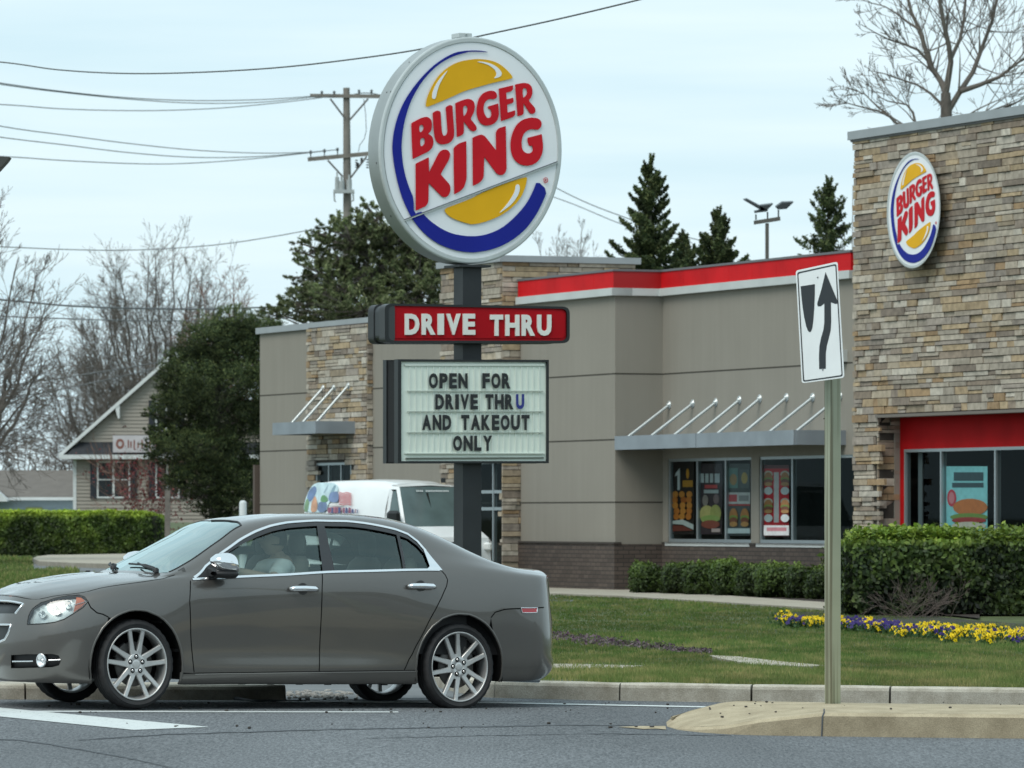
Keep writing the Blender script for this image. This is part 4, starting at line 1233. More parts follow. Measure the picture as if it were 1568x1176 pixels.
# wipers at the foot of the windscreen
def wsp(s_, v_, up_=.015, sd=1):
    P_ = body([s_], [v_])[0]; N_ = body_n(np.array([s_]), np.array([v_]))[0]
    P_ = P_ + N_ * up_; return CW(P_[0], P_[1] * sd, P_[2])
for (va, vb, sd) in ((8.35, 9.75, 1), (9.75, 8.6, -1)):
    mb = MB()
    a = wsp(7.02, va, .012, sd); mb.lathe([(.022, -.01), (.022, .014), (.012, .024), (.001, .026)], a, 'Z', 10)
    mb.tube([a + Vector((0, 0, .01)), wsp(7.12, va * .6 + vb * .4, .03, sd), wsp(7.28, va * .3 + vb * .7, .024, sd)], [.010, .008, .006], 6)
    mb.tube([wsp(7.22, va * .8 + vb * .2, .012, sd), wsp(7.28, (va + vb) / 2, .012, sd), wsp(7.30, vb, .012, sd)], .007, 4)
    mb.build('wiper', DARKPL, car)
for yy in (.33, -.33):
    mb = MB(); mb.box(CW(.02, yy, .950), (.035, .03, .012), bevel=.004); mb.build('washer_nozzle', DARKPL, car)

# ---- floor, wells, interior
mb = MB()
mb.hexa([CW(-.55, -.56, .2), CW(-.55, .56, .2), CW(3.5, .6, .24), CW(3.5, -.6, .24), CW(-.55, -.56, .40), CW(-.55, .56, .40), CW(3.5, .6, .42), CW(3.5, -.6, .42)])
for i in range(8):
    x = .5 + i * .25
    mb.box(CW(x, .6, .185), (.05, .05, .03))
mb.build('underbody', WELL, car)
for cx_ in (0.0, 2.805):
    for side in (1, -1):
        mb = MB()
        vs = []; n = 24
        for k in range(n + 1):
            a = -.25 + (PI + .5) * k / n
            for yy in (.86, .52):
                vs.append(CW(cx_ - .40 * math.cos(a), yy * side, .305 + .40 * math.sin(a)))
        fs = [(2 * k, 2 * k + 1, 2 * k + 3, 2 * k + 2) for k in range(n)]
        mb.add(vs, fs, 0, None, True)
        c = CW(cx_, .52 * side, .3)
        mb.add([c] + [vs[2 * k + 1] for k in range(n + 1)], [(0, k + 1, k + 2) for k in range(n)])
        mb.build('wheel_well', WELL, car)
# interior tub, dash, seats
mb = MB()
mb.hexa([CW(.35, -.78, .4), CW(.35, .78, .4), CW(3.0, .78, .4), CW(3.0, -.78, .4), CW(.35, -.79, .42), CW(.35, .79, .42), CW(3.0, .79, .42), CW(3.0, -.79, .42)])
for s_ in (1, -1):
    mb.hexa([CW(.45, .76 * s_, .4), CW(.45, .80 * s_, .4), CW(2.9, .80 * s_, .4), CW(2.9, .76 * s_, .4), CW(.45, .76 * s_, .90), CW(.45, .80 * s_, .90), CW(2.9, .80 * s_, .985), CW(2.9, .76 * s_, .985)])
mb.hexa([CW(2.75, -.78, .4), CW(2.75, .78, .4), CW(3.2, .78, .4), CW(3.2, -.78, .4), CW(2.85, -.74, 1.0), CW(2.85, .74, 1.0), CW(3.3, .6, 1.03), CW(3.3, -.6, 1.03)])
mb.build('interior_trim', INTD, car)
mb = MB()
mb.hexa([CW(.25, -.72, .6), CW(.25, .72, .6), CW(.75, .72, .6), CW(.75, -.72, .6), CW(.25, -.70, .93), CW(.25, .70, .93), CW(.72, .72, .955), CW(.72, -.72, .955)])
mb.build('dashboard', mat('dash', (.07, .065, .06), .8), car)
mb = MB()
for a in range(24):
    a0, a1 = 2 * PI * a / 24, 2 * PI * (a + 1) / 24
pts = [CW(.86 + .06 * math.sin(a) * 0 - .045 * math.sin(a), .36 + .185 * math.cos(a), .87 + .17 * math.sin(a)) for a in np.linspace(0, 2 * PI, 25)]
mb.tube(pts, .014, 8, cap=False); mb.tube([CW(.86, .36 - .18, .87), CW(.84, .36, .86), CW(.86, .36 + .18, .87)], .014, 6)
mb.tube([CW(.84, .36, .86), CW(.60, .36, .78)], .025, 8)
mb.build('steering_wheel', INTD, car)
def seat(x, y, w=.25, rear=False):
    mb = MB()
    rings = []
    for (dx, z, hw, hd) in ((0, .40, .24, .10), (.02, .55, .25, .11), (.06, .75, .25, .10), (.11, .95, .235, .085), (.14, 1.05, .20, .07), (.15, 1.09, .13, .05)):
        rings.append([CW(x + dx + hd * math.copysign(abs(math.sin(a)) ** .6, math.sin(a)), y + hw * w / .25 * math.copysign(abs(math.cos(a)) ** .6, math.cos(a)), z) for a in np.linspace(0, 2 * PI, 21)[:-1]])
    n = 20; vs = [p for r_ in rings for p in r_]
    mb.add(vs, [(i * n + k, i * n + (k + 1) % n, (i + 1) * n + (k + 1) % n, (i + 1) * n + k) for i in range(len(rings) - 1) for k in range(n)], 0, None, True)
    mb.add(rings[-1], [tuple(range(n))])
    mb.box(CW(x - .22, y, .48), (.5, .48, .16), Matrix.Rotation(-TH, 3, 'Z'), bevel=.05)
    st = mb.build('seat', BEIGE, car)
    mb = MB(); rings = []
    for (z, hw, hd) in ((1.10, .10, .03), (1.12, .13, .05), (1.19, .135, .055), (1.25, .11, .04), (1.26, .05, .02)):
        rings.append([CW(x + .16 + hd * math.sin(a), y + hw * math.copysign(abs(math.cos(a)) ** .7, math.cos(a)), z) for a in np.linspace(0, 2 * PI, 17)[:-1]])
    n = 16; vs = [p for r_ in rings for p in r_]
    mb.add(vs, [(i * n + k, i * n + (k + 1) % n, (i + 1) * n + (k + 1) % n, (i + 1) * n + k) for i in range(len(rings) - 1) for k in range(n)], 0, None, True)
    mb.add(rings[-1], [tuple(range(n))], 0, None, True)
    for q in (-.05, .05): mb.tube([CW(x + .15, y + q, 1.03), CW(x + .16, y + q, 1.12)], .007, 6)
    mb.build('headrest', BEIGE, st)
seat(1.42, .36); seat(1.42, -.36); seat(2.36, .38, .3); seat(2.36, -.38, .3)
mb = MB(); mb.box(CW(.92, 0, 1.235), (.2, .05, .06), Matrix.Rotation(PI / 2 - TH, 3, 'Z'), bevel=.015); mb.tube([CW(.92, 0, 1.235), CW(1.0, 0, 1.31)], .008, 6)
mb.build('rear_view_mirror', INTD, car)
# far-side sun visor and roof lining
mb = MB()
N_ = 14
vs = []; 
for i in range(N_ + 1):
    s_ = 10.3 + (15.0 - 10.3) * i / N_
    for j in range(9):
        t = -1 + 2 * j / 8
        v_ = 10 - abs(t) * 1.5
        Pp = body([s_], [v_])[0]
        vs.append(CW(Pp[0], Pp[1] * (1 if t > 0 else -1), Pp[2] - .035))
mb.add(vs, [(i * 9 + j, i * 9 + j + 1, (i + 1) * 9 + j + 1, (i + 1) * 9 + j) for i in range(N_) for j in range(8)], 0, None, True)
mb.build('roof_lining', mat('lining', (.16, .155, .145), .9), car)

# ---- wheels
def make_wheel():
    w = bpy.data.objects.new('wheel', None); COL.objects.link(w); w.parent = car
    def put(mb_fn, name, m, parent):
        mb = MB(); mb_fn(mb); return mb, name, m, parent
    return w
def wheel(cx_, side, rot):
    def W(r, a, d):        # r radius, a angle, d outward depth (0 = outer face plane)
        return CW(cx_ - r * math.cos(a), (.872 + d) * side, .313 + r * math.sin(a))
    def lathe(mb, prof, n=64, mod=None):
        vs = []; m = len(prof)
        for k in range(n):
            a = 2 * PI * k / n
            for i, (r, d) in enumerate(prof):
                rr = r + (mod(k, i) if mod else 0)
                vs.append(W(rr, a, d))
        mb.add(vs, [(k * m + i, ((k + 1) % n) * m + i, ((k + 1) % n) * m + i + 1, k * m + i + 1) for k in range(n) for i in range(m - 1)], 0, None, True)
    # tyre
    mb = MB()
    tp = [(.243, -.20), (.262, -.225), (.300, -.220), (.3115, -.205), (.3135, -.185)]
    for g in (-.155, -.110, -.065):
        tp += [(.3140, g - .006), (.3070, g - .004), (.3070, g + .004), (.3140, g + .006)]
    tp += [(.3135, -.035), (.3115, -.018), (.305, -.004), (.295, .006), (.285, .0085), (.284, .0105), (.280, .0105), (.279, .009), (.262, .007), (.2535, -.001), (.249, -.008)]
    shoulder = len(tp) - 10
    n = 96
    def mod(k, i):
        r, d = tp[i]
        if r > .303 and (d > -.045 or d < -.18): return -.0045 if k % 3 == 0 else 0
        return 0
    lathe(mb, tp, n, mod)
    # sidewall bands
    ty = mb.build('wheel', TYRE, car)
    # rim barrel + lip
    mb = MB()
    lathe(mb, [(.249, -.012), (.2535, .000), (.2525, .006), (.247, .007), (.243, .003), (.238, -.012), (.232, -.035), (.226, -.10), (.235, -.19), (.247, -.21)], 72)
    # hub centre
    lathe(mb, [(.078, -.05), (.077, -.022), (.070, -.016), (.036, -.016), (.034, -.019), (.030, -.015), (.018, -.0145), (.0005, -.0142)], 40)
    # five twin spokes
    for k in range(5):
        ac = rot + k * 2 * PI / 5
        for sg in (-1, 1):
            a_out = ac + sg * .235
            pts = [(.055, ac + sg * .34, .026, -.020), (.10, ac + sg * .30, .020, -.018), (.16, ac + sg * .255, .0165, -.014), (.236, a_out, .0165, -.006), (.244, a_out, .0165, -.004)]
            vs = []
            for (r, a, hw, d) in pts:
                dx = hw / r
                for (da, dd) in ((-dx, -.032), (-dx, -.006), (-dx * .72, .0), (dx * .72, 0), (dx, -.006), (dx, -.032)):
                    vs.append(W(r, a + da, d + dd))
            m = 6
            mb.add(vs, [(i * m + j, i * m + (j + 1) % m, (i + 1) * m + (j + 1) % m, (i + 1) * m + j) for i in range(len(pts) - 1) for j in range(m)])
        # web joining the twin spokes near the hub
        vs = []
        wp = [(.06, .33), (.085, .30), (.105, .27)]
        for (r, da) in wp:
            for q in (-1, -.5, 0, .5, 1):
                rr = r if r < .1 else r - .012 * (1 - q * q)
                vs.append(W(rr, ac + q * da, -.0195))
        vs2 = []
        m = 5
        mb.add(vs, [(i * m + j, i * m + j + 1, (i + 1) * m + j + 1, (i + 1) * m + j) for i in range(2) for j in range(m - 1)])
        mb.add([vs[10 + j] for j in range(5)] + [W(.105 - .012 * (1 - q * q), ac + q * .27, -.05) for q in (-1, -.5, 0, .5, 1)], [(j, j + 1, 6 + j, 5 + j) for j in range(4)])
    rim = mb.build('rim', ALLOY, ty)
    # lug nuts in dark pockets
    for k in range(5):
        a = rot + k * 2 * PI / 5
        c = (.054, a)
        def L(rr, an, d):
            x = c[0] * math.cos(c[1]) + rr * math.cos(an); z = c[0] * math.sin(c[1]) + rr * math.sin(an)
            return CW(cx_ - x, (.872 + d) * side, .313 + z)
        mb = MB()
        for (rr, d0, d1, mi) in ((.0155, -.0145, -.0145, 0),):
            mb.add([L(.0185, 2 * PI * q / 16, -.0142) for q in range(16)], [tuple(range(16))], 0)
        vs = []
        for (rr, d) in ((.0085, -.014), (.0085, -.009), (.006, -.007), (.0003, -.007)):
            vs += [L(rr, 2 * PI * q / 12, d) for q in range(12)]
        mb.add(vs, [(i * 12 + q, i * 12 + (q + 1) % 12, (i + 1) * 12 + (q + 1) % 12, (i + 1) * 12 + q) for i in range(3) for q in range(12)], 1)
        mb.build('lug_nut', [WELL, CHROME], rim)
    # brake disc, caliper, backing
    mb = MB()
    lathe(mb, [(.07, -.075), (.155, -.075), (.157, -.085), (.157, -.10), (.07, -.10)], 40)
    mb.build('brake_disc', ALLOYD, ty)
    mb = MB()
    for i in range(6):
        a = PI * .12 + i * .13
        if cx_ > 1: a = PI - a
        mb.add([W(.10, a - .07, -.07), W(.165, a - .07, -.07), W(.165, a + .07, -.07), W(.10, a + .07, -.07), W(.10, a - .07, -.12), W(.165, a - .07, -.12), W(.165, a + .07, -.12), W(.10, a + .07, -.12)],
               [(0, 1, 2, 3), (4, 7, 6, 5), (1, 5, 6, 2), (0, 4, 5, 1), (2, 6, 7, 3), (3, 7, 4, 0)])
    mb.build('brake_caliper', ALLOYD, ty)
    return ty
wheel(0.0, 1, R(90)); wheel(2.805, 1, R(74)); wheel(0.0, -1, R(100)); wheel(2.805, -1, R(60))
# exhaust tip
mb = MB(); mb.tube([CW(3.3, .45, .23), CW(3.72, .45, .22)], .03, 10); mb.build('exhaust_pipe', CHROME, car)
# ================================================================ SIGNS
def rayplane(px, py, C0, n):
    d = Vector(((px - CX) / FPX, 1.0, (HY - py) / FPX)); o = Vector((0, 0, CAMH))
    t = (Vector(C0) - o).dot(n) / d.dot(n)
    return o + d * t
def plane_map(C0, a):
    """vertical plane through C0 with horizontal direction a; gives px -> point and the outward normal"""
    a = Vector((a[0], a[1], 0)).normalized(); n = Vector((a.y, -a.x, 0))
    if n.y > 0: n = -n
    return (lambda px, py, off=0.0: rayplane(px, py, Vector(C0) + n * off, n)), a, n

BKWHITE = mat('sign_white', (.80, .83, .86), .4, noise_amt=.05, noise_scale=1.3, coat=.3)
BKRED = mat('sign_red', (.56, .008, .018), .6, spec=.2, noise_amt=.12, noise_scale=2)
BKBLUE = mat('sign_blue', (.010, .018, .26), .6, spec=.2, noise_amt=.1, noise_scale=2)
BKGOLD = mat('sign_gold', (.78, .42, .008), .6, spec=.25, noise_amt=.08, noise_scale=2)
SGREY = mat('sign_cabinet_grey', (.33, .36, .36), .4, .3, noise_amt=.1, noise_scale=3)
SRIM = mat('sign_rim_pale', (.50, .54, .54), .35, .2, noise_amt=.08, noise_scale=4)
POLEM = mat('sign_pole_dark', (.022, .025, .028), .45, .2, noise_amt=.2, noise_scale=3)
BLACKF = mat('sign_frame_black', (.010, .012, .013), .35, noise_amt=.2, noise_scale=4)

def A(x, y): return (570 + x / 6.531, 50 + y / 6.531)
def B(x, y): return (710 + x / 6.531, 50 + y / 6.531)
def C_(x, y): return (570 + x / 6.531, 230 + y / 6.531)
def D(x, y): return (710 + x / 6.531, 230 + y / 6.531)
def L_(f, *pts): return [f(x, y) for x, y in pts]

swoosh = (L_(B, (265, 198), (180, 180), (90, 176), (0, 182)) + L_(A, (840, 195), (760, 230), (680, 280), (600, 340), (500, 440), (410, 550), (330, 670), (265, 810), (225, 950), (205, 1080), (202, 1176))
          + L_(C_, (215, 120), (245, 280), (290, 450), (340, 570), (390, 668), (450, 755), (540, 850), (640, 925), (760, 980), (880, 1012), (990, 1023)) + L_(D, (131, 1020), (260, 1000), (400, 950), (530, 870), (640, 770), (730, 640), (790, 520), (838, 402), (735, 303), (700, 400), (640, 520), (560, 620), (470, 710), (380, 780), (260, 835), (150, 858), (60, 860), (0, 855))
          + L_(C_, (800, 835), (700, 790), (610, 730), (550, 680), (500, 622), (488, 612), (418, 640), (414, 476), (380, 400), (340, 290), (310, 160), (297, 50)) + L_(A, (293, 1110), (308, 960), (340, 820), (380, 700), (430, 600), (490, 500), (570, 405), (650, 330), (740, 270), (840, 225), (940, 200)) + L_(B, (60, 190), (150, 190)))
bun_t = (L_(A, (537, 735), (540, 690), (560, 620), (610, 510), (680, 410), (780, 330), (880, 285), (1000, 266)) + L_(B, (150, 262), (250, 272), (340, 300), (410, 350), (470, 412), (490, 445), (484, 460), (300, 500), (150, 542), (0, 585)) + L_(A, (800, 642), (600, 725), (548, 744)))
hl1 = L_(A, (612, 665), (597, 650), (605, 590), (640, 510), (700, 430), (765, 365), (720, 432), (680, 500), (650, 580), (635, 660))
hl2 = L_(B, (115, 288), (200, 289), (290, 315), (350, 355), (383, 400), (378, 430), (345, 450), (298, 459), (325, 435), (330, 400), (300, 355), (230, 312))
bun_b = (L_(C_, (720, 600), (745, 575), (900, 520), (1030, 465)) + L_(D, (150, 440), (300, 375), (450, 320), (600, 272), (632, 268), (635, 290), (615, 380), (570, 480), (490, 570), (380, 650), (250, 705), (150, 735), (60, 742)) + L_(C_, (980, 738), (900, 718), (800, 680), (745, 640)))
hl3 = L_(D, (520, 352), (540, 338), (560, 350), (562, 400), (540, 460), (490, 530), (430, 580), (345, 640), (400, 580), (450, 520), (500, 440), (518, 390))
cc = lambda p, n=1: chaikin(p, n)
LET = []
LET.append((rounded(L_(A, (392, 905), (490, 852), (550, 838), (592, 868), (600, 930), (588, 985), (560, 1012), (600, 1035), (616, 1092), (602, 1150), (570, 1185), (406, 1264), (398, 1100)), [2, 12, 12, 12, 12, 6, 1, 8, 12, 12, 12, 1, 6]),
            [cc(L_(A, (468, 932), (500, 916), (516, 938), (512, 975), (476, 1006)), 2), cc(L_(A, (478, 1062), (515, 1047), (530, 1075), (522, 1120), (482, 1146)), 2)]))
LET.append((rounded(L_(A, (605, 800), (650, 776), (684, 788), (690, 900), (698, 1000), (712, 1034), (742, 1024), (754, 990), (748, 900), (735, 745), (775, 722), (803, 730), (812, 880), (822, 1000), (815, 1055), (785, 1096), (735, 1116), (685, 1118), (645, 1095), (625, 1050), (615, 960)), [2, 4, 4, 6, 6, 4, 4, 6, 6, 2, 4, 4, 8, 8, 8, 8, 8, 8, 8, 8, 8]), []))
LET.append((rounded(L_(A, (832, 705), (900, 675), (960, 660), (1005, 673), (1026, 712), (1026, 755), (1012, 812), (980, 862), (1015, 900), (1048, 948), (1040, 978), (1008, 990), (975, 968), (915, 885), (918, 990), (905, 1022), (848, 1045), (840, 880)), [1, 6, 8, 8, 8, 8, 8, 4, 6, 8, 4, 4, 6, 1, 6, 4, 1, 6]),
            [cc(L_(A, (908, 737), (940, 725), (954, 750), (950, 790), (932, 825), (912, 838)), 2)]))
LET.append((rounded(L_(B, (330, 655), (336, 615), (310, 583), (260, 578), (200, 600), (155, 650), (132, 730), (130, 820), (153, 890), (195, 925), (250, 931), (305, 912), (342, 870), (354, 815), (345, 708), (243, 738), (247, 764), (272, 766), (280, 825), (264, 852), (236, 854), (212, 822), (198, 770), (205, 710), (230, 675), (265, 660), (300, 668)), [4, 5, 8, 8, 8, 8, 8, 8, 8, 8, 8, 8, 8, 8, 1, 1, 1, 2, 5, 4, 4, 6, 6, 6, 6, 6, 4]), []))
LET.append((rounded(L_(B, (352, 560), (495, 525), (494, 568), (478, 586), (425, 600), (430, 666), (498, 650), (500, 690), (486, 705), (435, 719), (440, 800), (515, 775), (516, 818), (498, 842), (375, 885)), [1, 1, 2, 2, 1, 1, 1, 2, 2, 1, 1, 1, 2, 2, 1]), []))
LET.append((rounded(L_(B, (515, 518), (600, 500), (655, 510), (684, 545), (690, 595), (678, 645), (650, 678), (718, 758), (718, 792), (700, 812), (673, 812), (652, 790), (598, 702), (602, 800), (588, 825), (540, 836)), [1, 6, 8, 8, 8, 8, 2, 6, 4, 4, 4, 4, 1, 4, 3, 1]),
            [cc(L_(B, (588, 560), (620, 550), (637, 575), (632, 620), (612, 644), (592, 652)), 2)]))
LET.append((rounded(L_(C_, (435, 135), (566, 70), (569, 222), (665, 30), (690, 2), (722, -10), (762, 0), (783, 38), (770, 92), (684, 240), (778, 345), (784, 395), (768, 448), (735, 473), (698, 465), (565, 328), (563, 510), (545, 555), (437, 604)), [1, 1, 1, 5, 5, 5, 6, 6, 5, 2, 6, 6, 6, 5, 5, 1, 5, 4, 1]), []))
def D5(x, y): return (540 + x / 3.0167, 30 + y / 3.0167)
LET.append((rounded(L_(D5, (467, 592), (490, 572), (525, 561), (527, 735), (515, 775), (498, 792), (470, 807), (468, 700)), [3, 4, 1, 5, 4, 4, 1, 4]), []))
LET.append((rounded(L_(B, (90, 1050), (170, 1016), (210, 1030), (326, 1178), (323, 992), (350, 955), (421, 934), (426, 1150), (430, 1365), (412, 1412), (372, 1428), (332, 1412), (206, 1240), (201, 1450), (165, 1498), (94, 1532), (92, 1300)), [1, 6, 5, 1, 5, 5, 1, 6, 6, 5, 5, 5, 1, 6, 5, 1, 5]), []))
LET.append((rounded(L_(B, (776, 945), (782, 890), (745, 856), (680, 847), (595, 865), (528, 920), (485, 1010), (468, 1100), (472, 1185), (500, 1265), (560, 1318), (632, 1334), (705, 1318), (760, 1270), (790, 1200), (795, 1130), (782, 1014), (638, 1052), (640, 1085), (655, 1132), (688, 1130), (694, 1176), (680, 1200), (645, 1210), (608, 1195), (586, 1165), (577, 1085), (600, 1010), (640, 975), (690, 962), (742, 974)), [4, 5, 8, 8, 8, 8, 8, 8, 8, 8, 8, 8, 8, 8, 8, 4, 1, 1, 2, 2, 1, 4, 5, 5, 5, 5, 6, 6, 6, 6, 5]), []))
BKC, BKR = (721.0, 230.0), (140.0, 174.0)

def logo(parent, P, n, th, scale=1.0, part='emblem'):
    """draw the round restaurant emblem; P(px,py,off) maps traced points; th relief thickness"""
    def pr(poly, lvl, m, name, holes=(), par=parent):
        mb = MB(); mb.prism(poly, lambda x, y: P(x, y, lvl), n * (-th * .9), holes=holes); return mb.build(name, m, par)
    em = pr(cc(swoosh, 1), th, BKBLUE, 'blue_crescent')
    b1 = pr(cc(bun_t, 2), th, BKGOLD, 'bun_shape'); pr(cc(hl1, 2), th * 1.8, BKWHITE, 'highlight', par=b1); pr(cc(hl2, 2), th * 1.8, BKWHITE, 'highlight', par=b1)
    b2 = pr(cc(bun_b, 2), th, BKGOLD, 'bun_shape'); pr(cc(hl3, 2), th * 1.8, BKWHITE, 'highlight', par=b2)
    for poly, holes in LET: pr(poly, th, BKRED, 'letter', holes)
    ring = [(D(822, 300)[0] + 3.3 * math.cos(a), D(822, 300)[1] + 4.4 * math.sin(a)) for a in np.linspace(0, 2 * PI, 25)[:-1]]
    rin = [(D(822, 300)[0] + 2.6 * math.cos(a), D(822, 300)[1] + 3.6 * math.sin(a)) for a in np.linspace(0, 2 * PI, 25)[:-1]]
    mb = MB(); mb.prism(ring, lambda x, y: P(x, y, th), n * (-th * .9), holes=[rin])
    cx, cy = D(822, 300)
    add_text(mb, 'R', cx - 1.3, cx + 1.5, cy + 2.1, cy - 2.1, lambda x, y: P(x, y, th), (0, 0, 0), .02)
    mb.build('registered_mark', BKRED, parent)

# ---------- the tall roadside sign
s0 = 135.0; Y0s = FPX / s0
O = at(721, 230, Y0s)
aS = Vector((.804, .407, 0))
PS, aS, nS = plane_map(O, aS)
gnd_pt = at(716, 790, Y0s + .15)
big = empty('pylon_sign', (gnd_pt.x, gnd_pt.y, 0), 'tall roadside sign on a dark square pole, round white emblem above red and letter boards', 'sign')
def circ(k, n=96): return [(BKC[0] + BKR[0] * k * math.cos(a), BKC[1] + BKR[1] * k * math.sin(a)) for a in np.linspace(0, 2 * PI, n + 1)[:-1]]
DEP = .30
mb = MB()
rings = [(1.0, -DEP), (1.0, -.03), (.996, -.006), (.985, .0), (.955, .0), (.945, -.02)]
vs = []; N_ = 96
for (k, off) in rings: vs += [PS(x, y, 0) - nS * (-off) for x, y in circ(k)]
mb.add(vs, [(i * N_ + j, i * N_ + (j + 1) % N_, (i + 1) * N_ + (j + 1) % N_, (i + 1) * N_ + j) for i in range(1) for j in range(N_)], 0, None, True)
mb.add(vs, [(i * N_ + j, i * N_ + (j + 1) % N_, (i + 1) * N_ + (j + 1) % N_, (i + 1) * N_ + j) for i in range(1, 5) for j in range(N_)], 1, None, False)
mb.add([PS(x, y, 0) - nS * DEP for x, y in circ(1.0)], [tuple(range(N_))], 0)
for a in (2.55, 2.62, 2.15, 3.4, 1.2, -.7):
    px, py = BKC[0] + BKR[0] * math.cos(a), BKC[1] - BKR[1] * math.sin(a)
cab = mb.build('cabinet', [SGREY, SRIM], big)
for a, d in ((2.60, .16), (2.60, .06), (2.25, .12), (3.25, .1), (3.75, .14)):
    px, py = BKC[0] + BKR[0] * math.cos(a), BKC[1] - BKR[1] * math.sin(a)
    mb = MB(); p = PS(px, py) - nS * d
    mb.lathe([(.014, 0), (.012, .006), (.001, .007)], p, 'X', 8); mb.build('bolt', BLACKF, cab)
face = MB(); face.prism(circ(.95), lambda x, y: PS(x, y, -.012), (0, 0, 0)); fo = face.build('face', BKWHITE, cab)
# the seam between the two face sheets
mb = MB()
sl_ = [C_(330, 697), D(940, 118)]
def off2(p, dy): return (p[0], p[1] + dy)
mb.prism([off2(sl_[0], -1.2), off2(sl_[1], -1.2), off2(sl_[1], -.2), off2(sl_[0], -.2)], lambda x, y: PS(x, y, .022), (nS * -.03))
mb.build('face_seam', mat('seam_dark', (.09, .10, .11), .5), cab)
mb = MB()
mb.prism([off2(sl_[0], -.2), off2(sl_[1], -.2), off2(sl_[1], 1.4), off2(sl_[0], 1.4)], lambda x, y: PS(x, y, .020), (nS * -.03))
mb.build('face_seam', SRIM, cab)
logo(cab, PS, nS, .006)
# lifting lug on top
mb = MB(); p = PS(716, 53.5) - nS * .15
mb.box(p, (.17, .2, .055), Matrix.Rotation(R(25), 3, 'Z'), bevel=.006)
mb.lathe([(.012, 0), (.014, .02), (.001, .022)], p + nS * .11 + Vector((0, 0, .0)), 'Y', 10)
mb.build('lifting_bracket', SRIM, cab)
# pole
ax = aS * .5; 
def bxo(c, la, ln, z0, z1):
    c = Vector((c.x, c.y, 0)); a = aS * la / 2; n = nS * ln / 2
    return [c - a + n + Vector((0, 0, z0)), c + a + n + Vector((0, 0, z0)), c + a - n + Vector((0, 0, z0)), c - a - n + Vector((0, 0, z0)), c - a + n + Vector((0, 0, z1)), c + a + n + Vector((0, 0, z1)), c + a - n + Vector((0, 0, z1)), c - a - n + Vector((0, 0, z1))]
pc = at(716, 790, Y0s + .15)
ztop = at(716, 409, Y0s).z
mb = MB(); mb.hexa(bxo(pc, .235, .235, 0, ztop)); mb.build('pole', POLEM, big)
mb = MB(); mb.hexa(bxo(pc, .40, .40, ztop, ztop + .025)); mb.build('top_plate', POLEM, big)
mb = MB(); mb.hexa(bxo(pc, .45, .45, 0, .03)); mb.build('base_plate', POLEM, big)
# DRIVE THRU cabinet
PDT, _, _ = plane_map(Vector(O) + nS * .12, aS)
def heights(px, y_left, y_right, x0, x1): return y_left + (y_right - y_left) * (px - x0) / (x1 - x0)
def rrect(x0, x1, ta, tb, ba, bb, r):
    return rounded([(x0, ta), (x1, tb), (x1, bb), (x0, ba)], r, 6)
outer = rrect(590, 872.5, 464.5, 469.5, 525.5, 525.5, 11)
inner = rrect(595, 868.5, 468, 473, 521.5, 521.5, 9)
mb = MB(); mb.prism(outer, lambda x, y: PDT(x, y, 0), nS * -.15, holes=[inner]); dt = mb.build('direction_panel', BLACKF, big)
mb = MB(); mb.prism(inner, lambda x, y: PDT(x, y, -.03), nS * -.1); mb.build('panel_face', BKRED, dt)
inr2 = rrect(598.5, 865, 471.5, 476.2, 518, 518, 8)
mb = MB(); mb.prism(inr2, lambda x, y: PDT(x, y, -.012), nS * -.017); mb.build('panel_face', mat('sign_red_deep', (.38, .004, .010), .65, spec=.15, noise_amt=.1, noise_scale=3), dt)
mb = MB(); mb.prism(outer, lambda x, y: PDT(x, y, -.152), nS * -.012); mb.prism(rrect(591, 871, 467, 472, 523, 523, 10), lambda x, y: PDT(x, y, 0) - nS * .165, nS * -.14); mb.build('panel_back_and_gap', BLACKF, dt)  # back plate, and a black block for the dark gap between the faces
mb = MB(); mb.prism(outer, lambda x, y: PDT(x, y, 0) - nS * .306, nS * -.15); mb.build('rear_panel', mat('panel_side_grey', (.030, .033, .036), .5, .1), dt)
mb = MB(); mb.prism(rrect(589.6, 605, 466, 466.2, 524, 524, 7), lambda x, y: PDT(x, y, 0) - nS * .004, nS * -.148); mb.build('panel_side', mat('panel_side_grey2', (.045, .05, .053), .5, .1), dt)
LW = mat('raised_letter_white', (.74, .74, .70), .4, noise_amt=.05, noise_scale=5)
def word(parent, s, xa, xb, ya, yb, P, off, depth, n, m, off_=.03, weights=None):
    """each letter its own raised mesh, spread over xa..xb (photo px) between rows ya(top) and yb(bottom)"""
    Wd = {'I': .42, 'T': .92, 'E': .85, 'L': .8, 'Y': 1.02, 'A': 1.05, 'V': 1.0, 'F': .82, 'P': .9, 'R': .95, 'K': .98}
    ws = [Wd.get(c, 1.0) for c in s]; gap_ = .17
    tot = sum(ws) + gap_ * (len(s) - 1); x = xa
    for c, w_ in zip(s, ws):
        wpx = w_ / tot * (xb - xa)
        mb = MB(); add_text(mb, c, x, x + wpx, yb, ya, lambda a, b: P(a, b, off), n * -depth, off_)
        mb.build('letter', m, parent)
        x += wpx + gap_ / tot * (xb - xa)
word(dt, 'DRIVE', 620.5, 728, 480.3, 512.6, PDT, .008, .02, nS, LW, .045)
word(dt, 'THRU', 751, 844.5, 481.8, 514.2, PDT, .008, .02, nS, LW, .045)
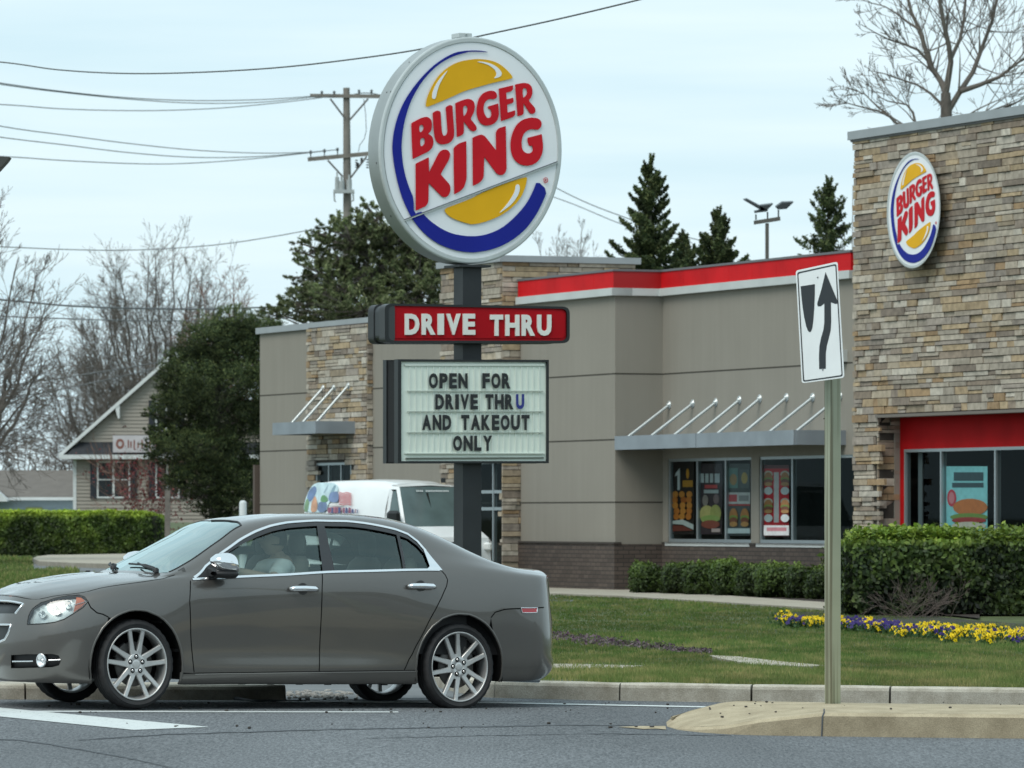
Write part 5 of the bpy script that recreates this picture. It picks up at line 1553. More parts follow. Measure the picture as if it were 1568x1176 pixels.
# changeable letter board
PRB, _, _ = plane_map(Vector(O) + nS * .10, aS)
of = [(609.5, 550), (840.5, 551), (840.5, 709.3), (609.5, 709.3)]
inn = [(614.5, 553.5), (837.6, 554.5), (837.6, 706), (614.5, 706)]
mb = MB(); mb.prism(of, lambda x, y: PRB(x, y, 0), nS * -.10, holes=[inn]); rb_ = mb.build('letter_board', BLACKF, big)
mb = MB(); mb.prism([(611, 552), (839.5, 553), (839.5, 708), (611, 708)], lambda x, y: PRB(x, y, 0) - nS * .102, nS * -.20); mb.build('board_gap_dark', mat('board_void', (.004, .004, .005), .7), rb_)  # black block stands for the dark gap between the two boards
mb = MB(); mb.prism(of, lambda x, y: PRB(x, y, 0) - nS * .304, nS * -.09); mb.build('rear_board', BLACKF, rb_)
BOARD = mat('board_white', (.74, .81, .73), .4, noise_amt=.07, noise_scale=2, coat=.2)
mb = MB(); mb.prism(inn, lambda x, y: PRB(x, y, -.03), (0, 0, 0)); mb.build('board_face', BOARD, rb_)
mb = MB()
bright = mat('board_edge_light', (.68, .74, .68), .35)
for y0, y1 in ((557.5, 560.2), (693.5, 695)):
    mb.prism([(620, y0), (834, y0), (834, y1), (620, y1)], lambda x, y: PRB(x, y, -.012), nS * -.015)
for k in range(23):
    x = 627 + k * 9.0
    mb.prism([(x, 561), (x + 2.0, 561), (x + 2.0, 694), (x, 694)], lambda a, b: PRB(a, b, -.020), nS * -.009)
mb.build('board_rib', bright, rb_)
mb = MB()
for y in (599.0, 630.2, 662.3, 694.8):
    mb.prism([(624, y - .6), (832, y - .6), (832, y + .9), (624, y + .9)], lambda a, b: PRB(a, b, -.008), nS * -.012)
mb.build('letter_rail', mat('clear_rail', (.38, .43, .38), .3), rb_)
mb = MB(); mb.prism([(622, 700.8), (833, 700), (833, 701.8), (622, 703.2)], lambda a, b: PRB(a, b, -.01), nS * -.015); mb.build('drip_rail', mat('rail_dark', (.10, .12, .10), .4), rb_)
LB = mat('board_letter_black', (.012, .014, .016), .5); LBL = mat('board_letter_blue', (.02, .03, .22), .5)
cx5 = lambda x: 540 + x / 3.919
cy5 = lambda y: 440 + y / 3.919
for s, xa, xb, ya, yb, m in (('OPEN', 458, 690, 515, 607, LB), ('FOR', 779, 948, 515, 607, LB), ('DRIVE', 497, 752, 641, 733, LB), ('THR', 797, 966, 641, 733, LB), ('U', 981, 1030, 641, 731, LBL), ('AND', 418, 592, 765, 857, LB), ('TAKEOUT', 652, 1062, 765, 857, LB), ('ONLY', 603, 838, 890, 982, LB)):
    word(rb_, s, cx5(xa), cx5(xb), cy5(ya), cy5(yb), PRB, .001, .004, nS, m, .05)

# ---------- keep-right sign on its timber post
K0 = at(1256, 494, 33.6)
PK, aK, nK = plane_map(K0, (.479, -.839))
kb = gz(1275, 1078, .15)
ks = empty('traffic_sign', (kb.x, kb.y, kb.z), 'white sign with black curved arrow, leaning on a weathered timber post', 'traffic sign')
def Kp(x, y): return (1160 + x / 2.672, 380 + y / 2.672)
outl = rounded([Kp(156, 92), Kp(326, 55), Kp(354, 530), Kp(181, 553)], 4.2, 6)
mb = MB(); mb.prism(outl, lambda x, y: PK(x, y, 0), nK * -.003)
panel = mb.build('panel', mat('sign_sheet_white', (.80, .83, .82), .35, noise_amt=.04, noise_scale=6, coat=.2), ks)
SB = mat('sign_sheet_black', (.012, .014, .018), .4)
bo = rounded([Kp(162, 99), Kp(322, 64), Kp(348, 524), Kp(186, 547)], 3.3, 6); bi = rounded([Kp(166.5, 104), Kp(318, 70.5), Kp(343.5, 519), Kp(190.5, 541)], 2.6, 6)
mb = MB(); mb.prism(bo, lambda x, y: PK(x, y, .0015), (0, 0, 0), holes=[bi]); mb.build('border', SB, panel)
shield = [Kp(176, 156), Kp(234, 147), Kp(234, 190), Kp(231.5, 250), Kp(228, 295), Kp(224, 325), Kp(219, 340), Kp(213, 344), Kp(206, 338), Kp(199, 320), Kp(191, 285), Kp(184, 240), Kp(179, 195)]
mb = MB(); mb.prism(shield, lambda x, y: PK(x, y, .0015), (0, 0, 0)); mb.build('island_symbol', SB, panel)
arrow = [Kp(278, 98), Kp(288, 122), Kp(327, 216), Kp(326, 227), Kp(317, 228), Kp(300, 221), Kp(301, 300), Kp(299, 335), Kp(292, 365), Kp(283, 400), Kp(279, 430), Kp(279, 493), Kp(252, 495), Kp(251, 440), Kp(253, 400), Kp(260, 365), Kp(269, 335), Kp(273, 305), Kp(273, 226), Kp(258, 238), Kp(246, 238), Kp(244, 226), Kp(262, 165)]
mb = MB(); mb.prism(arrow, lambda x, y: PK(x, y, .0015), (0, 0, 0)); mb.build('arrow', SB, panel)
for bxp in ((246, 119), (267, 497)):
    mb = MB(); p = PK(*Kp(*bxp), .002)
    mb.lathe([(.0065, 0), (.0055, -.004), (.0005, -.005)], p, 'Y', 10); mb.build('bolt', mat('bolt_zinc', (.3, .31, .32), .4, .8), panel)
# post: square timber set corner-on, chamfered, with grain
def wood():
    m, nt, b = node_mat('weathered_treated_timber')
    tc = nt.nodes.new('ShaderNodeTexCoord'); mp = nt.nodes.new('ShaderNodeMapping'); mp.inputs['Scale'].default_value = (1, 1, .012)
    nt.links.new(tc.outputs['Object'], mp.inputs['Vector'])
    wv = nt.nodes.new('ShaderNodeTexNoise'); wv.inputs['Scale'].default_value = 34; wv.inputs['Detail'].default_value = 3; wv.inputs['Distortion'].default_value = .25
    nt.links.new(mp.outputs[0], wv.inputs['Vector'])
    r = nt.nodes.new('ShaderNodeValToRGB'); r.color_ramp.elements[0].color = (.21, .21, .145, 1); r.color_ramp.elements[1].color = (.43, .46, .34, 1); r.color_ramp.elements[0].position = .40; r.color_ramp.elements[1].position = .53
    nt.links.new(wv.outputs['Fac'], r.inputs[0])
    n = nt.nodes.new('ShaderNodeTexNoise'); n.inputs['Scale'].default_value = 3; n.inputs['Detail'].default_value = 2; nt.links.new(tc.outputs['Object'], n.inputs['Vector'])
    mr = nt.nodes.new('ShaderNodeMapRange'); mr.inputs['To Min'].default_value = .8; mr.inputs['To Max'].default_value = 1.2; nt.links.new(n.outputs['Fac'], mr.inputs['Value'])
    mx = nt.nodes.new('ShaderNodeMix'); mx.data_type = 'RGBA'; mx.blend_type = 'MULTIPLY'; mx.inputs[0].default_value = 1
    nt.links.new(r.outputs[0], mx.inputs[6]); nt.links.new(mr.outputs[0], mx.inputs[7]); nt.links.new(mx.outputs[2], b.inputs['Base Color'])
    b.inputs['Roughness'].default_value = .85
    bp = nt.nodes.new('ShaderNodeBump'); bp.inputs['Strength'].default_value = .5; bp.inputs['Distance'].default_value = .004; nt.links.new(wv.outputs['Fac'], bp.inputs['Height']); nt.links.new(bp.outputs[0], b.inputs['Normal'])
    return m
WOOD = wood()
mb = MB()
tp_ = PK(1264.5, 480) - nK * .052; bt_ = Vector((kb.x, kb.y, kb.z - .05))
N_ = 20; vs = []
hw = .041; ch = .007
prof = [(-hw, -hw + ch), (-hw + ch, -hw), (hw - ch, -hw), (hw, -hw + ch), (hw, hw - ch), (hw - ch, hw), (-hw + ch, hw), (-hw, hw - ch)]
rot = math.atan2(aK.y, aK.x)
for i in range(N_ + 1):
    c = bt_ + Vector((0, 0, (tp_ - bt_).length * i / N_))
    for k, (x, y) in enumerate(prof):
        vs.append(c + Vector((x * math.cos(rot) - y * math.sin(rot), x * math.sin(rot) + y * math.cos(rot), 0)))
mb.add(vs, [(i * 8 + k, i * 8 + (k + 1) % 8, (i + 1) * 8 + (k + 1) % 8, (i + 1) * 8 + k) for i in range(N_) for k in range(8)])
mb.add(vs[-8:], [tuple(range(8))])
ks_l = Vector(ks.location)
post = mb.build('post', WOOD, ks, origin=bt_ - ks_l)
post.rotation_euler = Vector((0, 0, 1)).rotation_difference((tp_ - bt_).normalized()).to_euler()
mb = MB(); mb.box(bt_ + Vector((.035, -.045, .06)), (.012, .012, .03), bevel=.002); mb.build('base_bracket', SRIM, ks)
for (px, py) in ((1262, 641), (1273, 720), (1270, 757), (1279, 795), (1263, 752), (1266, 900), (1277, 985)):
    mb = MB(); q = rayplane(px, py, bt_ + nK * .043, nK); mb.lathe([(.005, 0), (.0045, .002), (.0003, .0022)], q, 'Y', 8); mb.build('knot', mat('wood_knot', (.04, .035, .02), .8), ks)
# ================================================================ THE RESTAURANT
s_ = 84.6
P0 = Vector(((942 - CX) / s_, FPX / s_, 0))
uL = Vector((.417, -1, 0)).normalized()           # along the facade toward the viewer
nL = Vector((-uL.y * -1, -uL.x * 1, 0)); nL = Vector((uL.y, -uL.x, 0)).normalized()
if nL.x > 0: nL = -nL                             # outward: to the left of the facade
def Wp(t, off, z): return P0 + uL * t + nL * off + Vector((0, 0, z))
def tz(px, py, off=0.0):
    q = rayplane(px, py, P0 + nL * off, nL); d = q - P0
    return d.dot(uL), q.z
T = lambda px, off=0.0: tz(px, 790, off)[0]

def stucco_mat(name, c):
    m, nt, b = node_mat(name)
    tc = nt.nodes.new('ShaderNodeTexCoord')
    n = nt.nodes.new('ShaderNodeTexNoise'); n.inputs['Scale'].default_value = .8; n.inputs['Detail'].default_value = 8; nt.links.new(tc.outputs['Object'], n.inputs['Vector'])
    mp = nt.nodes.new('ShaderNodeMapping'); mp.inputs['Scale'].default_value = (6, 6, .35); nt.links.new(tc.outputs['Object'], mp.inputs['Vector'])
    n3 = nt.nodes.new('ShaderNodeTexNoise'); n3.inputs['Scale'].default_value = 1.0; n3.inputs['Detail'].default_value = 6; nt.links.new(mp.outputs[0], n3.inputs['Vector'])
    ad = nt.nodes.new('ShaderNodeMath'); ad.operation = 'ADD'; nt.links.new(n.outputs['Fac'], ad.inputs[0]); nt.links.new(n3.outputs['Fac'], ad.inputs[1])
    mr = nt.nodes.new('ShaderNodeMapRange'); mr.inputs['From Min'].default_value = .7; mr.inputs['From Max'].default_value = 1.3; mr.inputs['To Min'].default_value = .95; mr.inputs['To Max'].default_value = 1.04
    nt.links.new(ad.outputs[0], mr.inputs['Value'])
    mx = nt.nodes.new('ShaderNodeMix'); mx.data_type = 'RGBA'; mx.blend_type = 'MULTIPLY'; mx.inputs[0].default_value = 1; mx.inputs[6].default_value = (*c, 1)
    nt.links.new(mr.outputs[0], mx.inputs[7]); nt.links.new(mx.outputs[2], b.inputs['Base Color']); b.inputs['Roughness'].default_value = .92; b.inputs['Specular IOR Level'].default_value = .15
    n2 = nt.nodes.new('ShaderNodeTexNoise'); n2.inputs['Scale'].default_value = 55; nt.links.new(tc.outputs['Object'], n2.inputs['Vector'])
    bp = nt.nodes.new('ShaderNodeBump'); bp.inputs['Strength'].default_value = .3; bp.inputs['Distance'].default_value = .006; nt.links.new(n2.outputs['Fac'], bp.inputs['Height']); nt.links.new(bp.outputs[0], b.inputs['Normal'])
    return m
STUC = stucco_mat('taupe_stucco', (.275, .258, .222))
STUCD = stucco_mat('taupe_stucco_groove', (.07, .065, .055))
def brick_mat():
    m, nt, b = node_mat('brown_brick')
    tc = nt.nodes.new('ShaderNodeTexCoord')
    # brick courses measured along the wall (uL) and up
    dt_ = nt.nodes.new('ShaderNodeVectorMath'); dt_.operation = 'DOT_PRODUCT'; dt_.inputs[1].default_value = (uL.x + nL.x, uL.y + nL.y, 0)
    nt.links.new(tc.outputs['Object'], dt_.inputs[0])
    sp = nt.nodes.new('ShaderNodeSeparateXYZ'); nt.links.new(tc.outputs['Object'], sp.inputs[0])
    cb = nt.nodes.new('ShaderNodeCombineXYZ'); nt.links.new(dt_.outputs['Value'], cb.inputs[0]); nt.links.new(sp.outputs['Z'], cb.inputs[1])
    br = nt.nodes.new('ShaderNodeTexBrick'); br.inputs['Scale'].default_value = 1; br.inputs['Brick Width'].default_value = .22; br.inputs['Row Height'].default_value = .075; br.inputs['Mortar Size'].default_value = .008
    br.inputs['Color1'].default_value = (.066, .050, .042, 1); br.inputs['Color2'].default_value = (.105, .080, .066, 1); br.inputs['Mortar'].default_value = (.035, .031, .028, 1)
    nt.links.new(cb.outputs[0], br.inputs['Vector']); nt.links.new(br.outputs['Color'], b.inputs['Base Color']); b.inputs['Roughness'].default_value = .85
    bp = nt.nodes.new('ShaderNodeBump'); bp.inputs['Strength'].default_value = .5; bp.inputs['Distance'].default_value = .01; bp.invert = True
    nt.links.new(br.outputs['Fac'], bp.inputs['Height']); nt.links.new(bp.outputs[0], b.inputs['Normal'])
    return m
BRICK = brick_mat()
STONE = vcol_mat('ledge_stone', .85, .28, 9, .6, 35)
MORTAR = mat('stone_backing', (.045, .040, .034), .95)
REDB = mat('red_band', (.56, .010, .014), .6, spec=.12, noise_amt=.22, noise_scale=1.2)
REDP = mat('red_portal', (.42, .008, .010), .7, spec=.1, noise_amt=.2, noise_scale=1.5)
CAPM = mat('metal_coping', (.34, .36, .37), .4, .4, noise_amt=.08, noise_scale=2)
TRIMW = mat('white_trim', (.52, .55, .54), .45, noise_amt=.08, noise_scale=2)
CANM = mat('canopy_metal', (.25, .285, .315), .5, .2, noise_amt=.15, noise_scale=2)
ALU = mat('aluminium_frame', (.36, .41, .43), .38, .5)
STRUT = mat('strut_metal', (.52, .56, .56), .35, .5)
SHOPG = glass_mat('shop_glass', (.62, .68, .68), (.6, .7, .72), 1.06, .015)
DARKIN = mat('dark_interior', (.018, .018, .018), .9)

rest = empty('restaurant', (Wp(0, 0, 0).x, Wp(0, 0, 0).y, 0), 'low taupe restaurant with stacked stone towers, red roof band and grey canopies', 'restaurant')
def wbox(mb, t0, t1, o0, o1, z0, z1, mi=0):
    mb.hexa([Wp(t0, o1, z0), Wp(t1, o1, z0), Wp(t1, o0, z0), Wp(t0, o0, z0), Wp(t0, o1, z1), Wp(t1, o1, z1), Wp(t1, o0, z1), Wp(t0, o0, z1)], mi)
def wpart(name, m, t0, t1, o0, o1, z0, z1, parent=None):
    mb = MB(); wbox(mb, t0, t1, o0, o1, z0, z1); return mb.build(name, m, parent or rest)

STONES = [(.46, .39, .29), (.37, .30, .21), (.27, .215, .165), (.43, .32, .19), (.37, .24, .12), (.54, .49, .41), (.31, .275, .24), (.44, .385, .31), (.23, .19, .155), (.46, .35, .21), (.60, .56, .48), (.39, .35, .29), (.49, .44, .36), (.34, .30, .26)]
def stones(name, a0, a1, z0, z1, F, parent, seed, holes=(), hmin=.07, hmax=.15, step=1.0):
    """stacked ledge stone on the face F(a, out, z)"""
    rnd = random.Random(seed); mb = MB()
    z = z0
    while z < z1 - .02:
        h = rnd.uniform(hmin, hmax); h = min(h, z1 - z)
        if z1 - z - h < .04: h = z1 - z
        a = a0 - rnd.uniform(0, .2)
        while a < a1:
            L = rnd.choice([rnd.uniform(.2, .45), rnd.uniform(.3, .95)]) * step
            b0, b1 = max(a, a0), min(a + L, a1)
            if b1 - b0 > .02:
                hh = h; segs = [(z, z + h)]
                if h > .12 and rnd.random() < .3: segs = [(z, z + h * .45), (z + h * .45, z + h)]
                for (q0, q1) in segs:
                    inside = any(x0 - .01 < (b0 + b1) / 2 < x1 + .01 and y0 - .01 < (q0 + q1) / 2 < y1 + .01 for (x0, x1, y0, y1) in holes)
                    if inside: continue
                    c = rnd.choice(STONES); k = rnd.uniform(.74, .98); c = tuple((v * .78 + m_ * .22) * k for v, m_ in zip(c, (.40, .34, .27)))
                    d = rnd.uniform(.01, .055); g = .006
                    o0, o1 = -.02, d
                    p = [F(b0 + g, o1, q0 + g), F(b1 - g, o1, q0 + g), F(b1 - g, o0, q0 + g), F(b0 + g, o0, q0 + g), F(b0 + g, o1 + rnd.uniform(-.008, .008), q1 - g), F(b1 - g, o1 + rnd.uniform(-.008, .008), q1 - g), F(b1 - g, o0, q1 - g), F(b0 + g, o0, q1 - g)]
                    mb.add(p, [(0, 1, 5, 4), (4, 5, 6, 7), (3, 2, 1, 0), (1, 2, 6, 5), (3, 0, 4, 7)], 0, c)
            a += L
        z += h
    return mb.build(name, STONE, parent)

# heights from the photograph
ZT = tz(942, 452.5)[1] + .04
tL = T(398); tA = T(797.5); tC0 = 0.0
offC = -.945; tCe = T(1308, offC)
zl = tz(398, 503)[1]; zA = tz(942, 413)[1]
zbr = tz(942, 833)[1]
z_g = [tz(942, 572)[1], tz(942, 673)[1], tz(942, 769)[1]]
# left wing
mb = MB(); wbox(mb, tL, T(675, .35) + .05, -9, 0, 0, zl - .12); mb.build('wall', STUC, rest)
wpart('parapet_cap', CAPM, tL - .08, T(675), -.35, .07, zl - .12, zl + .01)
for z in z_g: wpart('wall_groove', STUCD, tL, tA + .2, -.02, .004, z - .012, z + .012)
wpart('brick_base', BRICK, tL, tA, -.1, .03, 0, zbr)
# block A with the red band
mb = MB(); wbox(mb, tA, 0, -6, 0, 0, ZT); mb.build('wall', STUC, rest)
# block C set back
mb = MB(); wbox(mb, -.05 + .05, tCe + 1.5, -9, offC, 0, zA - .6)
cw = mb
# C is built in pieces round the windows
def wall_with_openings(t0, t1, o0, o1, z0, z1, ops):
    mb = MB(); ts = sorted(ops)
    a = t0
    for (x0, x1, y0, y1) in ts:
        if x0 > a: wbox(mb, a, x0, o0, o1, z0, z1)
        wbox(mb, x0, x1, o0, o1, z0, y0); wbox(mb, x0, x1, o0, o1, y1, z1)
        a = x1
    if a < t1: wbox(mb, a, t1, o0, o1, z0, z1)
    return mb
w_t = [(T(1022.5, offC), T(1150, offC)), (T(1162, offC), T(1306, offC))]
wz0 = tz(1060, 831, offC)[1]; wz1 = tz(1060, 702, offC)[1]
ops = [(a, b, wz0, wz1) for a, b in w_t]
ops[1] = (ops[1][0], tCe + .8, wz0, wz1)
wall_with_openings(.0, tCe + 1.5, offC - .30, offC, 0, ZT, ops).build('wall', STUC, rest)
mb = MB(); wbox(mb, 0.02, tCe + 1.4, -6, -4.5, 0, zA - .7); mb.build('inner_wall', DARKIN, rest)
mb = MB(); wbox(mb, 0.02, tCe + 1.4, -4.5, offC - .3, zA - .8, zA - .7); wbox(mb, 0.02, tCe + 1.4, -4.5, offC - .3, .0, .05); mb.build('inner_ceiling', DARKIN, rest)
# return wall between A and C (faces the viewer) is the end of block A; grooves on both
for z in z_g:
    wpart('wall_groove', STUCD, tA + .2, .004, -.02, .004, z - .012, z + .012)
    if z > 3: wpart('wall_groove', STUCD, 0.0, tCe, offC - .02, offC + .004, z - .012, z + .012)
    wpart('wall_groove', STUCD, -.02, .004, offC, -.01, z - .012, z + .012)
for nm, t0, t1, o in (('a', tA, .035, .035), ('c', .0, tCe, offC + .035)):
    wpart('brick_base', BRICK, t0, t1, (o - .15 if nm == 'c' else -.12), o, 0, zbr)
wpart('brick_base', BRICK, -.1, .036, offC, .034, 0, zbr - .002)
# brick cap course
wpart('brick_ledge', mat('brick_ledge', (.05, .042, .036), .8), tA, .055, -.1, .055, zbr, zbr + .035)
wpart('brick_ledge', mat('brick_ledge', (.05, .042, .036), .8), 0.056, tCe, offC - .1, offC + .05, zbr, zbr + .035)
# red band and white trim, with thin dark cap
zr1 = zA; zr0 = tz(942, 441)[1]; zt0 = tz(942, 452.5)[1]
for (t0, t1, o0, o1) in ((tA, .06, -.3, .06), (.06, tCe, offC - .3, offC + .06)):
    mb = MB(); n_ = 5 if t0 < 0 else 8
    for k in range(n_):
        a = t0 + (t1 - t0) * k / n_; b = t0 + (t1 - t0) * (k + 1) / n_ - .006
        wbox(mb, a, b, o0, o1, zr0, zr1 - .03)
    mb.build('red_band', REDB, rest)
    wpart('band_cap', mat('band_cap_grey', (.16, .16, .17), .5, .3), t0 - .01, t1 + .01, o0, o1 + .02, zr1 - .03, zr1 + .01)
    wpart('white_trim', TRIMW, t0 - .0, t1 + .03, o0, o1 + .05, zt0, zr0)
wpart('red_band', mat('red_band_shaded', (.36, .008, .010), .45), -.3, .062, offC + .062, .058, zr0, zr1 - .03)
wpart('white_trim', TRIMW, -.3, .09, offC + .05, .10, zt0 + .002, zr0 - .001)
wpart('band_cap', mat('band_cap_grey', (.16, .16, .17), .5, .3), -.3, .08, offC, .078, zr1 - .028, zr1 + .008)
mb = MB(); wbox(mb, tA, tCe, -6, offC - .2, zA - .62, zA - .5); mb.build('roof', CAPM, rest)

# ---- left stone panel with its canopy
o3 = .12
a0, a1 = T(470, o3), T(562, o3)
zc3 = tz(500, 497, o3)[1]
Fl = lambda o: (lambda a, out, z: Wp(a, o + out, z))
win3 = (T(490, .0), T(544, .0), 1.45, tz(500, 709, 0)[1])
mb = wall_with_openings(a0, a1, -.05, o3 - .03, 0, zl - .1, [(win3[0], win3[1], .9, win3[3])]); mb.build('stone_backing', MORTAR, rest)
stones('stone_panel', a0, a1, 0.0, zl - .12, Fl(o3 - .02), rest, 11, [(win3[0], win3[1], .9, win3[3])])
Fend = lambda t, o0: (lambda a, out, z: Wp(t + out, o0 - a, z))       # end faces seen from the viewer
stones('stone_return', 0, .12, 0.0, zl - .12, Fend(a1 - .01, o3), rest, 12)
def window(t0, t1, z0, z1, off, panes, parent, depth=.10, poster=None):
    w_ = MB(); f = .05
    wbox(w_, t0, t1, off - depth, off - .02, z0, z0 + f * 1.3); wbox(w_, t0, t1, off - depth, off - .02, z1 - f, z1)
    ts = [t0] + panes + [t1]
    for i, t in enumerate(ts):
        a = t if i == 0 else (t - f if i == len(ts) - 1 else t - f / 2)
        wbox(w_, a, a + f, off - depth + .002, off - .022, z0 + f * 1.3, z1 - f)
    fr = w_.build('window', ALU, parent)
    g = MB(); g.add([Wp(t0 + f, off - depth / 2, z0 + f), Wp(t1 - f, off - depth / 2, z0 + f), Wp(t1 - f, off - depth / 2, z1 - f), Wp(t0 + f, off - depth / 2, z1 - f)], [(0, 1, 2, 3)])
    g.build('pane', SHOPG, fr)
    return fr
window(win3[0], win3[1], .9, win3[3], o3 - .01, [T(509, 0), T(528, 0)], rest, .08)
mb = MB(); wbox(mb, win3[0] + .01, win3[1] - .01, .001, .012, .9, win3[3]); mb.build('window_dark_sheet', DARKIN, rest)  # dark sheet on the solid wall stands for the unlit room

def canopy(ta, tb, o_wall, o_out, z0, z1, splits, name='canopy'):
    c = MB(); wbox(c, ta + .02, tb - .02, o_wall, o_out - .05, z1 - .07, z1 - .04)
    root = c.build(name, CANM, rest)
    f = MB()
    ts = [ta] + splits + [tb]
    for x0, x1 in zip(ts, ts[1:]): wbox(f, x0 + .012, x1 - .012, o_out - .05, o_out, z0, z1)
    wbox(f, tb - .05, tb, o_wall, o_out - .051, z0 + .001, z1 - .001); wbox(f, ta, ta + .05, o_wall, o_out - .051, z0 + .001, z1 - .001)
    f.build('fascia', CANM, root)
    return root
def strut(root, t, o_wall, zw, o_out, zb):
    m_ = MB(); m_.lathe([(.075, 0), (.075, .018), (.03, .03), (.03, .05), (.001, .055)], Wp(t, o_wall, zw), 'Z', 16, M=Matrix([[nL.y, 0, nL.x], [-nL.x, 0, nL.y], [0, 1, 0]]))
    pl = m_.build('strut_plate', STRUT, root)
    m_ = MB(); m_.tube([Wp(t, o_wall + .03, zw - .02), Wp(t, o_out, zb)], .028, 8); m_.build('strut', STRUT, root)
zf1 = tz(942, 668, .0)[1]; zf0 = tz(942, 689, 0)[1]
te = T(1218, 0)
can = canopy(0.03, te, offC, .03, zf0, zf1, [T(1068, 0)])
for px, py in ((1025, 620), (1061, 618), (1096.5, 616), (1132.8, 612.5), (1163.9, 610.5), (1205, 608.6), (1245, 608.6), (1287, 606.8)):
    t, z = tz(px, py, offC); strut(can, t, offC, z, -.12, zf1 - .02)
oo = .98
c_t1 = T(544, o3); c_t0 = T(417, oo)
zc1, zc0 = tz(473, 645, oo)[1], tz(473, 664, oo)[1]
can2 = canopy(c_t0, c_t1, o3, oo, zc0, zc1, [])
for px, py in ((495.8, 594), (512.6, 593), (534.7, 590)):
    t, z = tz(px, py, o3); strut(can2, t, o3, z, oo - .15, zc1 - .02)

# ---- middle stone tower
oM = .35
tM1 = tz(769, 600, oM)[0]; tM0 = tz(675, 600, oM)[0]
zM = tz(769, 391, oM)[1]
dz = tz(735, 706, oM)[1]; d0, d1 = T(702, oM), tM1 - .10
bwid = 2.75
mb = wall_with_openings(tM0, tM1 - .03, -1.0, oM - .03, 0, zM - .1, [(d0, d1, .32, dz)])
wbox(mb, tM0, tM1 - .03, oM - bwid, -1.0, 0, zM - .1); mb.build('stone_backing', MORTAR, rest)
stones('stone_tower', tM0, tM1, 0, zM - .12, Fl(oM - .02), rest, 21, [(d0, d1, .32, dz)])
stones('stone_tower', 0, bwid, 0, zM - .12, Fend(tM1 - .02, oM), rest, 22)
wpart('parapet_cap', CAPM, tM0 - .06, tM1 + .09, oM - bwid - .08, oM + .08, zM - .12, zM)
window(d0, d1, .32, dz, oM - .12, [T(744, oM), T(762, oM)], rest)
for z in (tz(752, 753, oM)[1], tz(752, 779, oM)[1]): wpart('window_bar', ALU, d0, d1, oM - .2, oM - .15, z - .03, z + .03)
mb = MB(); wbox(mb, d0 - .2, d1 + .1, -.9, -.8, 0, dz + .1); mb.build('door_recess', DARKIN, rest)

# ---- windows of the setback wall, beneath the canopy
o_in = offC
wA = window(w_t[0][0], w_t[0][1], wz0, wz1, o_in, [T(1065.5, o_in), T(1109, o_in)], rest)
wB = window(w_t[1][0], tCe + .7, wz0, wz1, o_in, [T(1211, o_in), T(1268, o_in)], rest)
wpart('window_sill', TRIMW, w_t[0][0] - .02, w_t[0][1] + .02, o_in - .05, o_in + .05, wz0 - .06, wz0)
wpart('window_sill', TRIMW, w_t[1][0] - .02, tCe, o_in - .05, o_in + .05, wz0 - .06, wz0)

# ---- right stone tower
oR = offC + .30
r0 = T(1307, oR); r1 = r0 + 7.4
zR = tz(1305, 202, oR)[1]
zo = tz(1345, 637, oR)[1]; ro0 = T(1344, oR); ro1 = r1 - .8
mb = wall_with_openings(r0, r1, oR - .60, oR - .03, 0, zR - .1, [(ro0, ro1, 0, zo)])
wbox(mb, r0, r1, oR - 4, oR - .601, zo + .2, zR - .1); mb.build('stone_backing', MORTAR, rest)
stones('stone_tower', r0, r1, 0, zR - .12, Fl(oR - .02), rest, 31, [(ro0, ro1, -.1, zo)], .06, .14)
dep = .40
stones('stone_jamb', 0, dep, 0, zo, (lambda a, out, z: Wp(ro0 - .02 + out, oR - a, z)), rest, 33, (), .06, .14)
wpart('opening_lintel', mat('lintel_brown', (.16, .14, .12), .6), ro0, ro1, oR - .3, oR + .05, zo - .03, zo + .02)
wpart('parapet_cap', CAPM, r0 - .07, r1 + .05, oR - 4, oR + .08, zR - .14, zR + .0)
wpart('cap_shadow_strip', mat('cap_shade', (.12, .12, .12), .5), r0 - .03, r1 + .02, oR - 3.9, oR + .045, zR - .175, zR - .141)  # dark strip painted as the shade under the coping
oP = oR - dep
pz1 = tz(1390, 688, oP)[1]; p0 = T(1385, oP)
mb = wall_with_openings(ro0, ro1, oP - .05, oP, 0, zo, [(p0, ro1 - .2, .75, pz1)]); mb.build('red_portal', REDP, rest)
wR = window(p0, ro1 - .2, .75, pz1, oP + .03, [T(1441, oP), T(1524, oP)], rest, .12)
wpart('window_reveal', ALU, T(1396, oP), T(1402, oP), oP - .14, oP - .12, .8, pz1 - .05)
mb = MB(); wbox(mb, ro0, ro1, oP - 2.8, oP - 2.7, 0, zo); mb.build('inner_wall', DARKIN, rest)
wpart('doorside_wall', STUC, r1, r1 + 14, oR - 4, oR - .3, 0, zR - 2.2)

_t, _z = tz(1293, 545, offC)
mb = MB(); wbox(mb, _t - .12, _t + .12, offC, offC + .12, _z - .10, _z + .10); mb.build('wall_fixture', TRIMW, rest)  # white wall fixture as a plain box, no lamp in it
_t, _z = tz(397, 712, .0)
mb = MB(); wbox(mb, _t - .12, _t - .01, -.1, .1, 0, _z); mb.build('downspout', mat('downspout_brown', (.10, .075, .06), .7), rest)
